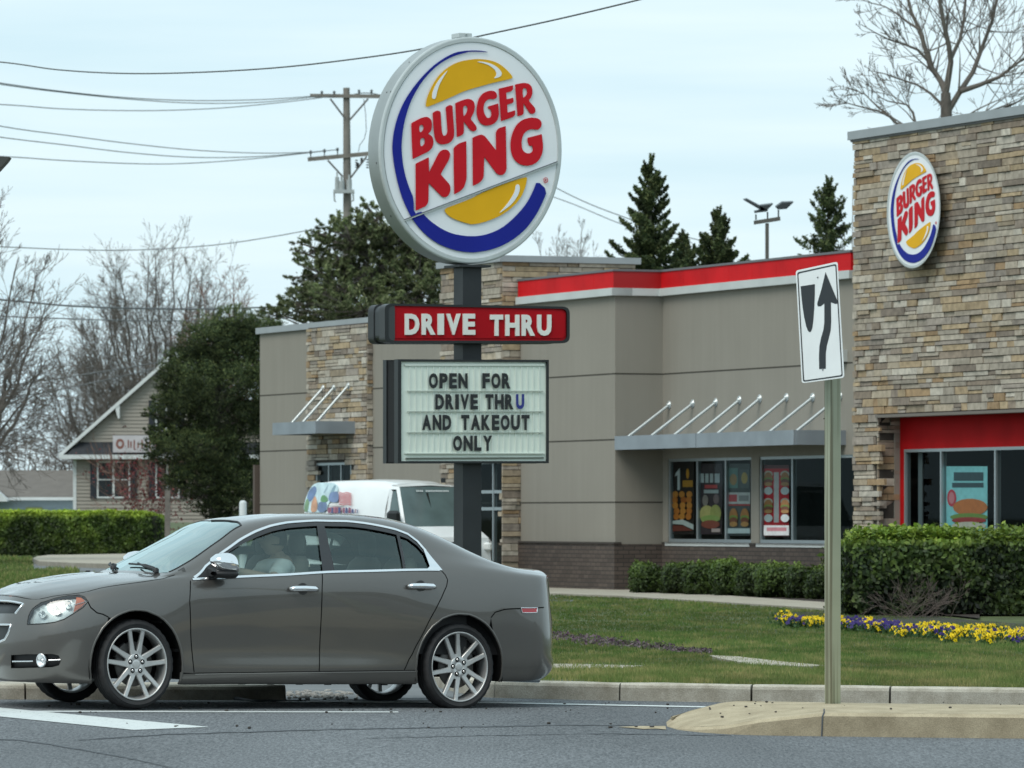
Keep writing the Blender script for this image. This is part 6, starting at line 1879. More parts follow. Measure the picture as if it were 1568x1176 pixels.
# ---- round emblem on the right tower
oW = oR + .07
PWp = lambda x, y, off=0.0: rayplane(x, y, P0 + nL * (oW + off), nL)
def wmap(x, y):
    xx = 1357.8 + (x - 581) / 280 * 82.5; yy = 232.5 + (y - 56) / 348 * 179
    return xx, yy - .13 * (xx - 1399)
PWs = lambda x, y, off=0.0: PWp(*wmap(x, y), off + .17)
wsn = empty('wall_sign', tuple(PWs(721, 404, 0)), 'oval-looking round white emblem sign mounted on the right stone tower', 'sign')
mb = MB(); vs = []
for (k, off) in ((1.0, -.17), (1.0, -.02), (.985, 0), (.945, 0), (.94, -.006)): vs += [PWs(x, y, off) for x, y in circ(k)]
mb.add(vs, [(i * N96 + j, i * N96 + (j + 1) % N96, (i + 1) * N96 + (j + 1) % N96, (i + 1) * N96 + j) for i in range(1) for N96 in (96,) for j in range(96)], 0, None, True)
mb.add(vs, [(i * 96 + j, i * 96 + (j + 1) % 96, (i + 1) * 96 + (j + 1) % 96, (i + 1) * 96 + j) for i in range(1, 4) for j in range(96)], 1)
wc = mb.build('cabinet', [SGREY, SRIM], wsn)
face = MB(); face.prism(circ(.942), lambda x, y: PWs(x, y, -.004), (0, 0, 0)); face.build('face', BKWHITE, wc)
logo(wc, PWs, nL, .006)

# ---- posters behind the glass
POS = {}
def pm(c):
    c = tuple(min(.9, v * 1.7) for v in c); k = 'poster_%02d%02d%02d' % tuple(int(v * 99) for v in c)
    return mat(k, c, .5, noise_amt=.12, noise_scale=9)
def poster(x0, x1, y0, y1, off, bgc, shapes, label, name='poster'):
    """x0..x1,y0..y1 photo extents on plane off; shapes: (poly in 0..1 with y down, colour)"""
    Pm = lambda u, v, d=0: rayplane(x0 + (x1 - x0) * u, y0 + (y1 - y0) * v, P0 + nL * (off + d), nL)
    b = Pm(.5, 1); e = empty(name, (b.x, b.y, b.z), label, 'poster', 'posters in the restaurant windows')
    mb = MB(); mb.add([Pm(0, 1), Pm(1, 1), Pm(1, 0), Pm(0, 0)], [(0, 1, 2, 3)]); sh = mb.build('sheet', pm(bgc), e)
    for i, (nm, poly, c) in enumerate(shapes):
        mb = MB(); mb.prism(poly, lambda u, v: Pm(u, v, .004 + .0015 * i), (0, 0, 0)); mb.build(nm, pm(c), e)
def ell(cx, cy, rx, ry, n=18): return [(cx + rx * math.cos(a), cy + ry * math.sin(a)) for a in np.linspace(0, 2 * PI, n + 1)[:-1]]
def rct(x0, y0, x1, y1): return [(x0, y0), (x1, y0), (x1, y1), (x0, y1)]
def bun(cx, cy, w_, h_):
    return [('burger_picture', ell(cx, cy, w_, h_), (.34, .14, .04)), ('burger_picture', ell(cx, cy + h_ * .15, w_ * 1.05, h_ * .35), (.16, .22, .04)), ('burger_picture', ell(cx, cy + h_ * .4, w_ * .95, h_ * .35), (.16, .045, .02)), ('burger_picture', ell(cx, cy + h_ * .85, w_ * .95, h_ * .3), (.36, .18, .06))]
oQ = offC - .085
rp = random.Random(3)
sh = [('numeral', [(.20, .17), (.38, .10), (.38, .40), (.27, .40), (.27, .20), (.15, .22)], (.52, .55, .55)), ('flame_mark', ell(.72, .18, .07, .07), (.5, .22, .02)), ('caption', rct(.50, .27, .95, .36), (.42, .19, .02))]
for k in range(15):
    sh.append(('nugget_picture', ell(.2 + .3 * (k % 3) + rp.uniform(-.05, .05), .46 + .075 * (k // 3), .13, .045), rp.choice([(.42, .13, .02), (.34, .09, .015), (.48, .18, .03)])))
sh += [('tray_picture', [(.05, .82), (.5, .80), (.98, .87), (.98, .94), (.5, .87), (.05, .86)], (.42, .42, .40)), ('tray_picture', [(.05, .88), (.5, .88), (.95, .95), (.05, .96)], (.14, .03, .02))]
poster(1028, 1062.5, 705, 818, oQ, (.020, .012, .010), sh, 'dark poster with a tall white numeral one above golden nuggets')
sh = [('headline', rct(.08, .14, .22, .27), (.42, .43, .44)), ('headline', rct(.28, .14, .42, .27), (.40, .42, .42)), ('headline', rct(.48, .14, .62, .27), (.42, .43, .44)), ('headline', rct(.68, .14, .90, .27), (.38, .40, .42)), ('red_caption', rct(.25, .30, .80, .35), (.45, .05, .05)), ('caption', rct(.22, .37, .85, .42), (.35, .36, .36)),
      ('bottle_picture', ell(.28, .52, .13, .08), (.22, .17, .15)), ('bottle_picture', ell(.75, .50, .13, .07), (.16, .10, .10)), ('sandwich_picture', ell(.35, .72, .32, .13), (.42, .34, .12)), ('sandwich_picture', ell(.72, .70, .24, .12), (.30, .28, .08)), ('sandwich_picture', ell(.5, .78, .42, .05), (.24, .30, .08)), ('sandwich_picture', ell(.5, .86, .40, .06), (.22, .05, .03)), ('caption', rct(.55, .92, .92, .97), (.42, .30, .28))]
poster(1070, 1105.5, 710, 818, oQ, (.035, .018, .022), sh, 'brown poster with grey headline over a yellow sandwich picture')
sh = [('drink_picture', rct(.06, .06, .46, .34), (.11, .20, .18)), ('drink_picture', ell(.26, .22, .16, .08), (.30, .17, .06)), ('drink_picture', rct(.54, .08, .96, .34), (.09, .10, .10)), ('drink_picture', ell(.75, .20, .14, .08), (.36, .24, .06)), ('white_banner', rct(0, .40, 1, .56), (.44, .42, .41)), ('red_numeral', rct(.06, .43, .42, .53), (.42, .06, .07)), ('grey_caption', rct(.5, .44, .94, .52), (.22, .21, .21)), ('red_rule', rct(0, .565, 1, .585), (.40, .05, .05))]
for cx_ in (.26, .76): sh += bun(cx_, .74, .19, .12)
sh += [('white_footer', rct(.0, .90, 1, .97), (.42, .46, .47))]
poster(1114, 1148.5, 710, 820, oQ, (.07, .075, .075), sh, 'poster split by a white banner with two burgers at its foot')
sh = [('red_sheet', rct(0, .05, 1, .84), (.50, .006, .014)), ('white_column', rct(.40, .10, .60, .80), (.50, .45, .45))]
for cy_ in (.17, .27, .58, .48): pass
for cx_ in (.18, .84):
    for cy_ in (.19, .57):
        sh += [('plate_picture', ell(cx_, cy_ - .06, .18, .05), (.46, .40, .33))] + bun(cx_, cy_, .17, .09) + [('plate_picture', ell(cx_, cy_ + .17, .17, .055), (.52, .53, .54))]
sh += [('white_footer', rct(.0, .84, 1, .98), (.52, .50, .50)), ('pink_caption', rct(.12, .87, .9, .92), (.42, .16, .18))]
poster(1169.5, 1208, 712, 822, oQ, (.12, .02, .02), sh, 'red and white poster with four burgers round a white column')
Xp0, Xp1 = 1449, 1512
sh = [('dark_caption', rct(.18, .09, .90, .22), (.035, .06, .07)), ('dark_caption', rct(.14, .25, .90, .32), (.035, .06, .07)), ('red_badge', ell(.13, .48, .11, .13), (.45, .03, .05)), ('badge_centre', ell(.13, .48, .07, .09), (.50, .16, .18)),
      ('burger_picture', ell(.58, .62, .42, .13), (.45, .13, .03)), ('burger_picture', ell(.55, .77, .46, .06), (.14, .22, .04)), ('burger_picture', ell(.55, .82, .42, .05), (.30, .03, .03)), ('burger_picture', ell(.55, .90, .42, .06), (.50, .44, .36))]
poster(Xp0, Xp1, 714, 815, oP - .075, (.22, .50, .52), sh, 'pale turquoise poster with dark captions over a big burger')
# ================================================================ HEDGES AND SHRUBS
def hedge(name, box, n, size, cols_top, cols_side, label, cat, origin, seed=1, rough=.06, topbias=.35, group=None, rot=0.0, ell_=False, inner=True):
    """box (x0,x1,y0,y1,z0,z1): leaf faces spread through the outer layer of a clipped volume"""
    x0, x1, y0, y1, z0, z1 = box
    rg = np.random.default_rng(seed); e = empty(name, origin, label, cat, group)
    cx, cy, cz = (x0 + x1) / 2, (y0 + y1) / 2, (z0 + z1) / 2; hx, hy, hz = (x1 - x0) / 2, (y1 - y0) / 2, (z1 - z0) / 2
    if ell_:
        d = rg.normal(size=(n, 3)); d /= np.linalg.norm(d, axis=1, keepdims=True)
        d = np.sign(d) * np.abs(d) ** .8
        d /= (np.abs(d) ** 2.6).sum(1, keepdims=True) ** (1 / 2.6)
        r = 1 - np.abs(rg.normal(0, .10, n)); N = d.copy()
        lump = np.array([noise.noise(Vector((p * 2.4 + seed * 3.1).tolist())) for p in d]) * .16
        P = d * (r + lump)[:, None]
    else:
        w = np.array([hy * hz, hx * hz, hx * hy]); w = w / w.sum()
        ax = rg.choice(3, n, p=w); P = rg.uniform(-1, 1, (n, 3)); N = np.zeros((n, 3))
        sg = rg.choice([-1, 1], n)
        sg = np.where(ax == 1, np.where(rg.random(n) < .85, -1, 1), sg); sg = np.where(ax == 2, 1, sg)
        for k in range(3):
            m = ax == k; P[m, k] = sg[m]; N[m, k] = sg[m]
        # rounded corners
        P = P / np.maximum(1, ((np.abs(P) ** 9).sum(1, keepdims=True)) ** (1 / 9.))
        inset = np.abs(rg.normal(0, .05, n))
        P = P * (1 - inset[:, None])
    W = np.stack([cx + P[:, 0] * hx, cy + P[:, 1] * hy, cz + P[:, 2] * hz], 1)
    nz = np.array([noise.noise(Vector((p * 2.2).tolist())) for p in W]); nz2 = np.array([noise.noise(Vector((p * .55 + 9).tolist())) for p in W])
    W = W + N * (nz * rough * 1.3 + rg.normal(0, rough * .5, n))[:, None]
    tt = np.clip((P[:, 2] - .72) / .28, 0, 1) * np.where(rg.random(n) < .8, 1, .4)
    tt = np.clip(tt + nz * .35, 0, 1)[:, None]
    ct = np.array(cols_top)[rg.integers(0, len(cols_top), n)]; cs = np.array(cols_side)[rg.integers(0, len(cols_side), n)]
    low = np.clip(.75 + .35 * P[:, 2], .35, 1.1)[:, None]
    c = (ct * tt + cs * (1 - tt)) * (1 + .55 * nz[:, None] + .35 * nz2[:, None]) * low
    c = np.clip(c, .004, 1)
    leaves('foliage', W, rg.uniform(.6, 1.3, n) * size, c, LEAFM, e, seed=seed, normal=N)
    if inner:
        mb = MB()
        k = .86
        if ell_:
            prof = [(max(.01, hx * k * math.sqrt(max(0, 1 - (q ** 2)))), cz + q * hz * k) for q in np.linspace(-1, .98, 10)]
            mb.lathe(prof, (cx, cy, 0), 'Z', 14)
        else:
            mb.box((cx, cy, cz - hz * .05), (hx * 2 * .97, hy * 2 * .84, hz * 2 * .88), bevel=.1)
        mb.build('branches', mat('hedge_shade_core', (.012, .018, .008), .95), e)  # dark solid standing in for the shade among the leaves
    return e
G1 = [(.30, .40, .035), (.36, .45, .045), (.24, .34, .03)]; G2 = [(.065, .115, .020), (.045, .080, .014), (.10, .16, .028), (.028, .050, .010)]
xa, xb = at(-260, 790, 177).x, at(252, 790, 177).x
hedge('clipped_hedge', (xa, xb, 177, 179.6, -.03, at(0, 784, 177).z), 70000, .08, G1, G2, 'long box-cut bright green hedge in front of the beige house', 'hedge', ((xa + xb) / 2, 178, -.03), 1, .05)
# big glossy hedge at the right, dark below, yellow-green tips
DG = [(.025, .045, .015), (.045, .078, .022), (.085, .13, .032), (.014, .026, .010)]
TG = [(.16, .24, .032), (.12, .19, .028), (.22, .29, .04)]
Yh = 71.0
xa, xb = at(1290, 790, Yh).x, at(1700, 790, Yh).x
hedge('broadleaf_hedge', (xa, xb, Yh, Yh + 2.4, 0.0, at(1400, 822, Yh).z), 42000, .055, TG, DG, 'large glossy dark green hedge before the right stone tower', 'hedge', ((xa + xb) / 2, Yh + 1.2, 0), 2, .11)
# row of small rounded boxwoods
BX = [(990, 862, 908, 91), (1037, 864, 910, 90), (1072, 862, 910, 89), (1112, 860, 911, 88), (1152, 865, 913, 87), (1187, 864, 915, 86), (1226, 866, 918, 85), (1262, 870, 921, 84), (1296, 872, 925, 83)]
mid = len(BX)
labs = ['small rounded boxwood, first and leftmost of the row below the canopy', 'small rounded boxwood, second from the brick corner', 'small rounded boxwood, third from the brick corner', 'small rounded boxwood, fourth from the brick corner', 'small rounded boxwood, fifth from the brick corner', 'small rounded boxwood, sixth from the brick corner', 'small rounded boxwood, seventh, just left of the timber post', 'small boxwood partly hidden behind the timber post', 'small boxwood squeezed against the big glossy hedge']
for i, (px, y0, y1, Y) in enumerate(BX):
    c = at(px, 790, Y); zt = at(px, y0, Y).z; w_ = .33 + .04 * ((i * 7) % 3 - 1)
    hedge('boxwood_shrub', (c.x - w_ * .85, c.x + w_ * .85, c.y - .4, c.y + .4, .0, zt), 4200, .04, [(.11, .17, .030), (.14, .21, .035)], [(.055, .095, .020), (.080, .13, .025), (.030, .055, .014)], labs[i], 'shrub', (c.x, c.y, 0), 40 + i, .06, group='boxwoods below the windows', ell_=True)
# bare twiggy shrub in front of the glossy hedge
def twigs(mb, base, dirn, L, r, depth, rnd, spread=.6, up=.15, n=3, ns=3, droop=0.0, minr=.002, jit=.09):
    pts = [base]; d = dirn.normalized()
    for k in range(n):
        d = (d + Vector((rnd.gauss(0, jit), rnd.gauss(0, jit), rnd.gauss(0, jit * .6) + up * .3 - droop))).normalized()
        pts.append(pts[-1] + d * L / n)
    r1 = max(r * .55, minr)
    mb.tube(pts, [r + (r1 - r) * i / n for i in range(n + 1)], 5 if r > .03 else (4 if r > .012 else 3), cap=False, smooth=r > .02)
    if depth <= 0: return
    kids = ns if depth > 1 else ns + 1
    for i in range(kids):
        f = rnd.uniform(.35, 1.0) if i else 1.0
        q = f * n; a = min(int(q), n - 1); p = pts[a].lerp(pts[a + 1], q - a)
        ax = Vector((rnd.gauss(0, 1), rnd.gauss(0, 1), rnd.gauss(0, .6))).normalized()
        side = d.cross(ax).normalized()
        ang = rnd.uniform(.6, 1.0) * spread * (1.0 if i else .35)
        nd = (d * math.cos(ang) + side * math.sin(ang) + Vector((0, 0, up))).normalized()
        twigs(mb, p, nd, L * rnd.uniform(.58, .82), max(r1 * (.85 if i == 0 else .62), minr), depth - 1, rnd, spread, up, n, ns, droop, minr)
BARK = mat('grey_brown_bark', (.105, .092, .080), .9, noise_amt=.3, noise_scale=6)
TWIGM = mat('twig_grey', (.13, .115, .10), .9, noise_amt=.2, noise_scale=3)
TWIGR = mat('twig_reddish', (.19, .115, .09), .9, noise_amt=.2, noise_scale=3)
rnd = random.Random(8); bs = at(1405, 790, 69.6)
e = empty('bare_shrub', (bs.x, bs.y, 0), 'leafless tangled pinkish brown shrub in front of the glossy hedge', 'shrub')
mb = MB()
for k in range(26):
    p = Vector((bs.x + rnd.gauss(0, .22), bs.y + rnd.gauss(0, .15), 0)); twigs(mb, p, Vector((rnd.gauss(0, .9), rnd.gauss(0, .4), .7)), .27, .006, 3, rnd, .8, .05, 3, 2, 0, .0025)
mb.build('branches', mat('shrub_twigs', (.085, .065, .055), .9), e)

# ================================================================ TREES
def bare_tree(px, Y, ytop, halfw, seed, label, limbs=7, depth=5, trunk_r=.22, twm=None, zfork=.2, name='bare_tree', group=None, minr=.010, up=.16, spread=.58, custom=None, base_z=-.03, ns=3, kids=34):
    rnd = random.Random(seed); s = FPX / Y
    b = at(px, 790, Y); top = CAMH + (HY - ytop) / s; H = top
    e = empty(name, (b.x, b.y, base_z), label, 'tree', group)
    mb = MB(); fork = Vector((b.x, b.y, H * zfork))
    mb.tube([Vector((b.x, b.y, base_z)), Vector((b.x + .03, b.y, H * zfork * .5)), fork], [trunk_r * 1.25, trunk_r, trunk_r * .9], 8)
    mb.build('trunk', BARK, e)
    mb = MB(); hw = halfw / s / .88
    for k in range(limbs):
        f = (k + .5) / limbs; a = k * 2.4 + rnd.uniform(-.3, .3)
        el = math.acos(1 - 1.25 * f)                      # from straight up to a little below level
        ctr = H * .54; rz = (H - ctr) * .86; hx_ = hw * .84
        tgt = Vector((b.x + hx_ * math.sin(el) * math.cos(a), b.y + hx_ * math.sin(el) * math.sin(a) * .8, ctr + rz * math.cos(el) * rnd.uniform(.88, 1.0)))
        c1 = fork.lerp(tgt, .45); c1.z -= (tgt.z - fork.z) * .12; c1 += Vector((rnd.gauss(0, .06 * hw), 0, rnd.gauss(0, .03 * hw)))
        pts = []; m = 12
        for i in range(m + 1):
            t = i / m; q = fork * (1 - t) ** 2 + c1 * 2 * t * (1 - t) + tgt * t * t
            pts.append(q + Vector((rnd.gauss(0, .02 * hw), rnd.gauss(0, .02 * hw), rnd.gauss(0, .012 * hw))) * (t > 0))
        r0 = trunk_r * .33
        mb.tube(pts, [r0 * (1 - .9 * i / m) + minr for i in range(m + 1)], 5, cap=False)
        for q in range(kids):
            t = rnd.uniform(.22, 1.0) ** .8; i = min(int(t * m), m - 1); p = pts[i].lerp(pts[i + 1], t * m - i)
            tan = (pts[i + 1] - pts[i]).normalized(); out = (p - Vector((b.x, b.y, H * .45))).normalized()
            nd = (tan * .6 + out * .6 + Vector((rnd.gauss(0, .6), rnd.gauss(0, .5), rnd.gauss(.05, .35)))).normalized()
            twigs(mb, p, nd, hw * rnd.uniform(.13, .30) * (1.2 - .55 * t), max(minr, r0 * .22 * (1 - .8 * t)), 3, rnd, .8, up * .35, 3, 2, 0, minr * .8, .08)
    mb.build('crown', twm or TWIGM, e)
    return e
GT = 'leafless trees in the background'
bare_tree(-55, 150, 290, 150, 5, 'leafless tree cut by the left edge of the picture', limbs=17, trunk_r=.26, group=GT, minr=.009, kids=36)
bare_tree(150, 212, 440, 95, 6, 'lower leafless tree rising left of the house gable', limbs=18, trunk_r=.2, group=GT, minr=.009)
bare_tree(245, 222, 332, 135, 7, 'tallest leafless tree, right above the house roof', limbs=32, trunk_r=.3, group=GT, minr=.010, kids=40)
bare_tree(340, 205, 398, 85, 8, 'leafless tree with a reddish cast beside the dark pine', limbs=20, trunk_r=.22, twm=TWIGR, group=GT, minr=.009)
for i, (px, yt, hw) in enumerate(((-15, 600, 45), (38, 628, 32), (78, 640, 30), (112, 655, 25))):
    bare_tree(px, 300, yt, hw, 30 + i, ['distant leafless tree behind the grey roof at the picture edge', 'distant small leafless tree over the middle of the grey roof', 'distant small leafless tree over the right end of the grey roof', 'distant leafless sapling tight against the gable corner'][i], limbs=8, kids=12, trunk_r=.18, group=GT, minr=.013)
bare_tree(872, 200, 298, 80, 9, 'pale leafless tree between the round sign and the tall conifer', limbs=26, trunk_r=.22, group=GT, minr=.010, twm=mat('twig_pale', (.26, .26, .26), .9))
# big bare tree above the right tower, limbs laid out after the photograph
Yt = 130.
rnd = random.Random(14); b = at(1450, 790, Yt)
e = empty('bare_tree', (b.x, b.y, 0), 'large leafless tree spreading above the right stone tower', 'tree', GT)
mb = MB(); mb.tube([Vector((b.x, b.y, 0)), at(1451, 400, Yt), at(1450, 200, Yt), at(1448, 142, Yt)], [.28, .22, .16, .12], 8); mb.build('trunk', BARK, e)
mb = MB()
def limb(px_pts, r0, r1, dY=0.0, kids=9, kl=.5, seed=0, dep=3):
    rn = random.Random(seed); pts = [at(x, y, Yt + dY * i / len(px_pts)) for i, (x, y) in enumerate(px_pts)]
    n = len(pts); mb.tube(pts, [r0 + (r1 - r0) * i / (n - 1) for i in range(n)], 6, cap=False)
    for k in range(kids):
        f = rn.uniform(.15, .98) * (n - 1); a = min(int(f), n - 2); p = pts[a].lerp(pts[a + 1], f - a); d = (pts[a + 1] - pts[a]).normalized()
        nd = (d + Vector((rn.gauss(0, .7), rn.gauss(0, .5), rn.gauss(.1, .6)))).normalized()
        twigs(mb, p, nd, kl * rn.uniform(.7, 1.5), max(.012, (r0 + (r1 - r0) * f / n) * .35), dep, rn, .65, .1, 3, 2, 0, .0075)
limb([(1448, 142), (1441, 125), (1424, 100), (1417, 75), (1408, 45), (1396, 20), (1388, -10), (1380, -50)], .085, .028, 1, 12, .7, 1)
limb([(1448, 142), (1452, 120), (1456, 95), (1453, 70), (1446, 40), (1440, 10), (1436, -30), (1430, -80)], .085, .03, -1, 12, .7, 2)
limb([(1408, 45), (1390, 34), (1372, 20), (1355, 10), (1338, 5)], .035, .009, .5, 9, .4, 3)
limb([(1420, 92), (1405, 76), (1385, 68), (1360, 60), (1340, 50), (1318, 37)], .04, .009, -.5, 10, .36, 4)
limb([(1448, 175), (1440, 158), (1425, 143), (1405, 130), (1380, 122), (1355, 113), (1332, 108)], .045, .009, .5, 10, .32, 5)
limb([(1374, 190), (1362, 178), (1345, 170), (1320, 164), (1298, 158), (1280, 154)], .035, .008, 0, 9, .26, 6)
limb([(1450, 205), (1415, 205), (1374, 190)], .09, .05, 0, 4, .5, 16)
limb([(1360, 176), (1340, 160), (1325, 145), (1310, 138), (1295, 133)], .022, .008, .4, 8, .24, 7)
limb([(1402, 190), (1398, 172), (1388, 160), (1360, 155), (1345, 148)], .035, .01, .2, 8, .5, 8)
limb([(1452, 170), (1470, 140), (1490, 110), (1505, 70), (1520, 30), (1530, -20)], .08, .03, .5, 14, .7, 9)
limb([(1470, 140), (1500, 130), (1530, 118), (1560, 95), (1590, 80)], .07, .015, .5, 12, .7, 10)
limb([(1450, 190), (1490, 175), (1530, 170), (1570, 150)], .07, .015, .5, 12, .7, 11)
limb([(1456, 90), (1470, 60), (1476, 30), (1480, -20)], .06, .03, .5, 10, .8, 12)
mb.build('crown', TWIGM, e)
bare_tree(1300, 175, 215, 14, 55, 'faint leafless tree close behind the right stone tower edge', limbs=6, kids=8, trunk_r=.14, group=GT, minr=.010, twm=mat('twig_faint', (.30, .29, .29), .9))

# evergreens: clumps of needle faces along limbs
EVM = vcol_mat('evergreen_needles', .65, .2, 5, 0, trans=.15, spec=.2)
def conifer(px, Y, ytop, ybase, halfw, seed, label, n=90000, cols=None, group=None, name='conifer', size=.045, ragged=.13):
    rg = np.random.default_rng(seed); s = FPX / Y; b = at(px, 790, Y)
    zt = CAMH + (HY - ytop) / s; zb = .4; H = zt - zb; hw = halfw / s / .92
    e = empty(name, (b.x, b.y, -.03), label, 'tree', group)
    mb = MB(); mb.tube([Vector((b.x, b.y, -.03)), Vector((b.x, b.y, zt - .3))], [.16, .02], 7); mb.build('trunk', BARK, e)
    nb = int(210); C = []; K = []; T_ = []
    zref = CAMH + (HY - ybase) / s
    for k in range(nb):
        t = (k + rg.random()) / nb; z = zb + H * t ** .9
        frac = (zt - z) / (zt - zref)
        R_ = 1.05 * hw * min(1.4, (frac + .05) ** .8) * (1 + rg.normal(0, ragged)) ; R_ = max(.08, R_)
        a = rg.uniform(0, 2 * PI); m = int(n / nb * (.25 + 1.3 * min(1.3, frac)))
        u = rg.random(m) ** .6
        droop = rg.uniform(.1, .55)
        rr = R_ * u
        th = a + rg.normal(0, .30, m) * (1.2 - u)
        zz = z + rr * droop + rg.normal(0, .07, m) * (1.3 - u) + (u ** 3) * .18
        C.append(np.stack([b.x + .9 * rr * np.cos(th), b.y + rr * np.sin(th), zz], 1)); K.append(np.full(m, rg.uniform(.55, 1.3))); T_.append(u)
    for m_, k_ in ((500, 1.1),):
        zz = rg.uniform(zt - .9, zt + .05, m_); C.append(np.stack([b.x + rg.normal(0, 1, m_) * (zt + .1 - zz) * .16, b.y + rg.normal(0, 1, m_) * (zt + .1 - zz) * .16, zz], 1)); K.append(np.full(m_, k_)); T_.append(np.full(m_, .7))
    C = np.concatenate(C); K = np.concatenate(K); T_ = np.concatenate(T_)
    cols = np.array(cols or [(.060, .085, .035), (.085, .115, .045), (.12, .14, .055), (.040, .060, .028)])
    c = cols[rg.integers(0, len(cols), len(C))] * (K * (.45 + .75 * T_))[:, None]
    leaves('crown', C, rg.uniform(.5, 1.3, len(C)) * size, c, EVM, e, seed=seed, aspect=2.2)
    return e
GC = 'pointed conifers behind the restaurant'
conifer(996, 135, 247, 408, 50, 1, 'tallest pointed conifer rising behind the red band', group=GC)
conifer(1048, 138, 362, 408, 24, 2, 'short conifer shoulder just right of the tallest conifer', n=30000, group=GC)
conifer(1100, 136, 325, 400, 33, 3, 'medium conifer between the tall one and the twin lamp', n=55000, group=GC)
conifer(1268, 134, 279, 385, 40, 4, 'conifer standing just left of the right stone tower', n=30000, group=GC)

def evergreen(name, px, Y, blobs, n, seed, label, size, cols, light, trunk=True, dens=1.0, group=None, loose=0.0):
    """blobs: (px, py, rx, ry) photo-size clumps of the crown"""
    rg = np.random.default_rng(seed); s = FPX / Y; b = at(px, 790, Y)
    e = empty(name, (b.x, b.y, -.03), label, 'tree', group)
    rs_ = random.Random(seed); extra = []
    for q in blobs:
        for _ in range(4):
            a = rs_.uniform(0, 2 * PI); f = rs_.uniform(.22, .42); extra.append((q[0] + q[2] * 1.02 * math.cos(a), q[1] + q[3] * 1.02 * math.sin(a), q[2] * f * 1.3, q[3] * f * .8))
    blobs = list(blobs) + extra
    C = []; K = []; tot = sum(q[2] * q[3] for q in blobs)
    mb = MB(); rnd = random.Random(seed)
    mb.tube([Vector((b.x, b.y, -.03)), Vector((b.x, b.y, at(px, blobs[0][1], Y).z))], [.22, .08], 8)
    for (bx_, by_, rx, ry) in blobs:
        c0 = at(bx_, by_, Y); c0.y += rg.uniform(-.8, .8) * rx / s
        R3 = np.array([rx / s, rx / s, ry / s])
        low = Vector((b.x, b.y, max(.6, c0.z - ry / s * 1.1 - abs(c0.x - b.x) * .4)))
        mb.tube([low, low.lerp(c0, .6) + Vector((0, 0, .1)), c0], [.07, .045, .02], 5)
        m = int(n * rx * ry / tot); nsub = max(8, int(m / 45))
        for q in range(nsub):
            d = rg.normal(size=3); d /= np.linalg.norm(d); rr = rg.random() ** (.33 if not loose else .5) * (1 + loose * rg.random() + .45 * rg.random() ** 3)
            cc_ = np.array(c0) + d * R3 * rr
            mm = max(3, m // nsub); od = d * np.array([1, 1, .5]) + np.array([0, 0, .35]); od /= np.linalg.norm(od)
            sub = rg.normal(0, 1, (mm, 3)) * np.array([.17, .17, .09]) * (R3.mean() * (.50 if not loose else .24)) + od * (rg.random((mm, 1)) ** .7) * R3.mean() * (.42 if not loose else .30) + cc_
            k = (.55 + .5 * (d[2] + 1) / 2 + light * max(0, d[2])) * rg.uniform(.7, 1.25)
            C.append(sub); K.append(np.full(mm, k))
            if loose and rr > .9:
                mb.tube([c0, Vector(cc_.tolist())], [.015, .006], 3, cap=False)
    mb.build('trunk', BARK, e)
    C = np.concatenate(C); K = np.concatenate(K); cols = np.array(cols)
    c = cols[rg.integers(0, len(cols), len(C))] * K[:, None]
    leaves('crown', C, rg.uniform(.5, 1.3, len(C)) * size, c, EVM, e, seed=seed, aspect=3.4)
    return e
evergreen('pine_tree', 330, 150, [(360, 500, 28, 26), (325, 530, 40, 32), (365, 545, 45, 40), (290, 575, 40, 30), (345, 600, 60, 45), (280, 635, 42, 30), (310, 690, 50, 30), (370, 680, 50, 60), (255, 690, 30, 18), (345, 740, 52, 40), (300, 735, 35, 24), (375, 770, 35, 35), (400, 520, 28, 30), (415, 560, 25, 50), (250, 668, 22, 14), (268, 590, 25, 20)], 290000, 3,
          'broad dark green pine between the beige house and the restaurant', .024, [(.038, .058, .026), (.060, .084, .032), (.105, .128, .046), (.026, .040, .019)], .9)
evergreen('broadleaf_evergreen', 570, 168, [(575, 420, 85, 55), (640, 450, 50, 60), (520, 450, 50, 40), (600, 370, 60, 45), (540, 375, 40, 35), (480, 385, 26, 22), (490, 420, 34, 28), (577, 335, 30, 25), (650, 390, 30, 40), (470, 470, 38, 22), (430, 485, 30, 16), (505, 350, 22, 18), (455, 455, 16, 14), (560, 480, 90, 30)], 85000, 4,
          'airy olive evergreen tree behind the tall sign with sky showing through', .048, [(.095, .12, .050), (.13, .155, .068), (.065, .088, .040), (.17, .185, .10)], .7, loose=.35)

# reddish budding shrub before the house
rnd = random.Random(17); b = at(228, 790, 174)
b = at(228, 790, 181.5)
e = empty('budding_tree', (b.x, b.y, -.03), 'small tree with red buds in front of the house sign', 'tree')
mb = MB(); mb.tube([Vector((b.x, b.y, -.03)), Vector((b.x, b.y, 1.0))], [.07, .05], 6); mb.build('trunk', BARK, e)
mb = MB(); tips = []
for k in range(10):
    a = 2 * PI * k / 10; d = Vector((math.cos(a) * 1.2, math.sin(a) * .8, rnd.uniform(.7, 2.2))); twigs(mb, Vector((b.x, b.y, 1.0)), d, rnd.uniform(1.0, 1.6), .025, 3, rnd, .6, .1, 3, 3, 0, .007)
mb.build('branches', TWIGR, e)
rg = np.random.default_rng(6); n = 1500
C = np.stack([b.x + rg.normal(0, .68, n), b.y + rg.normal(0, .5, n), 2.0 + rg.normal(0, .75, n)], 1); C[:, 2] = np.clip(C[:, 2], .9, 4.6)
C[:300, 0] += rg.uniform(-1.3, .2, 300); C[:300, 2] = 3.0 + rg.normal(0, .22, 300)
leaves('buds', C, rg.uniform(.04, .09, n), np.array([(.16, .025, .03), (.22, .05, .05), (.12, .03, .03)])[rg.integers(0, 3, n)], LEAFM, e, seed=2)
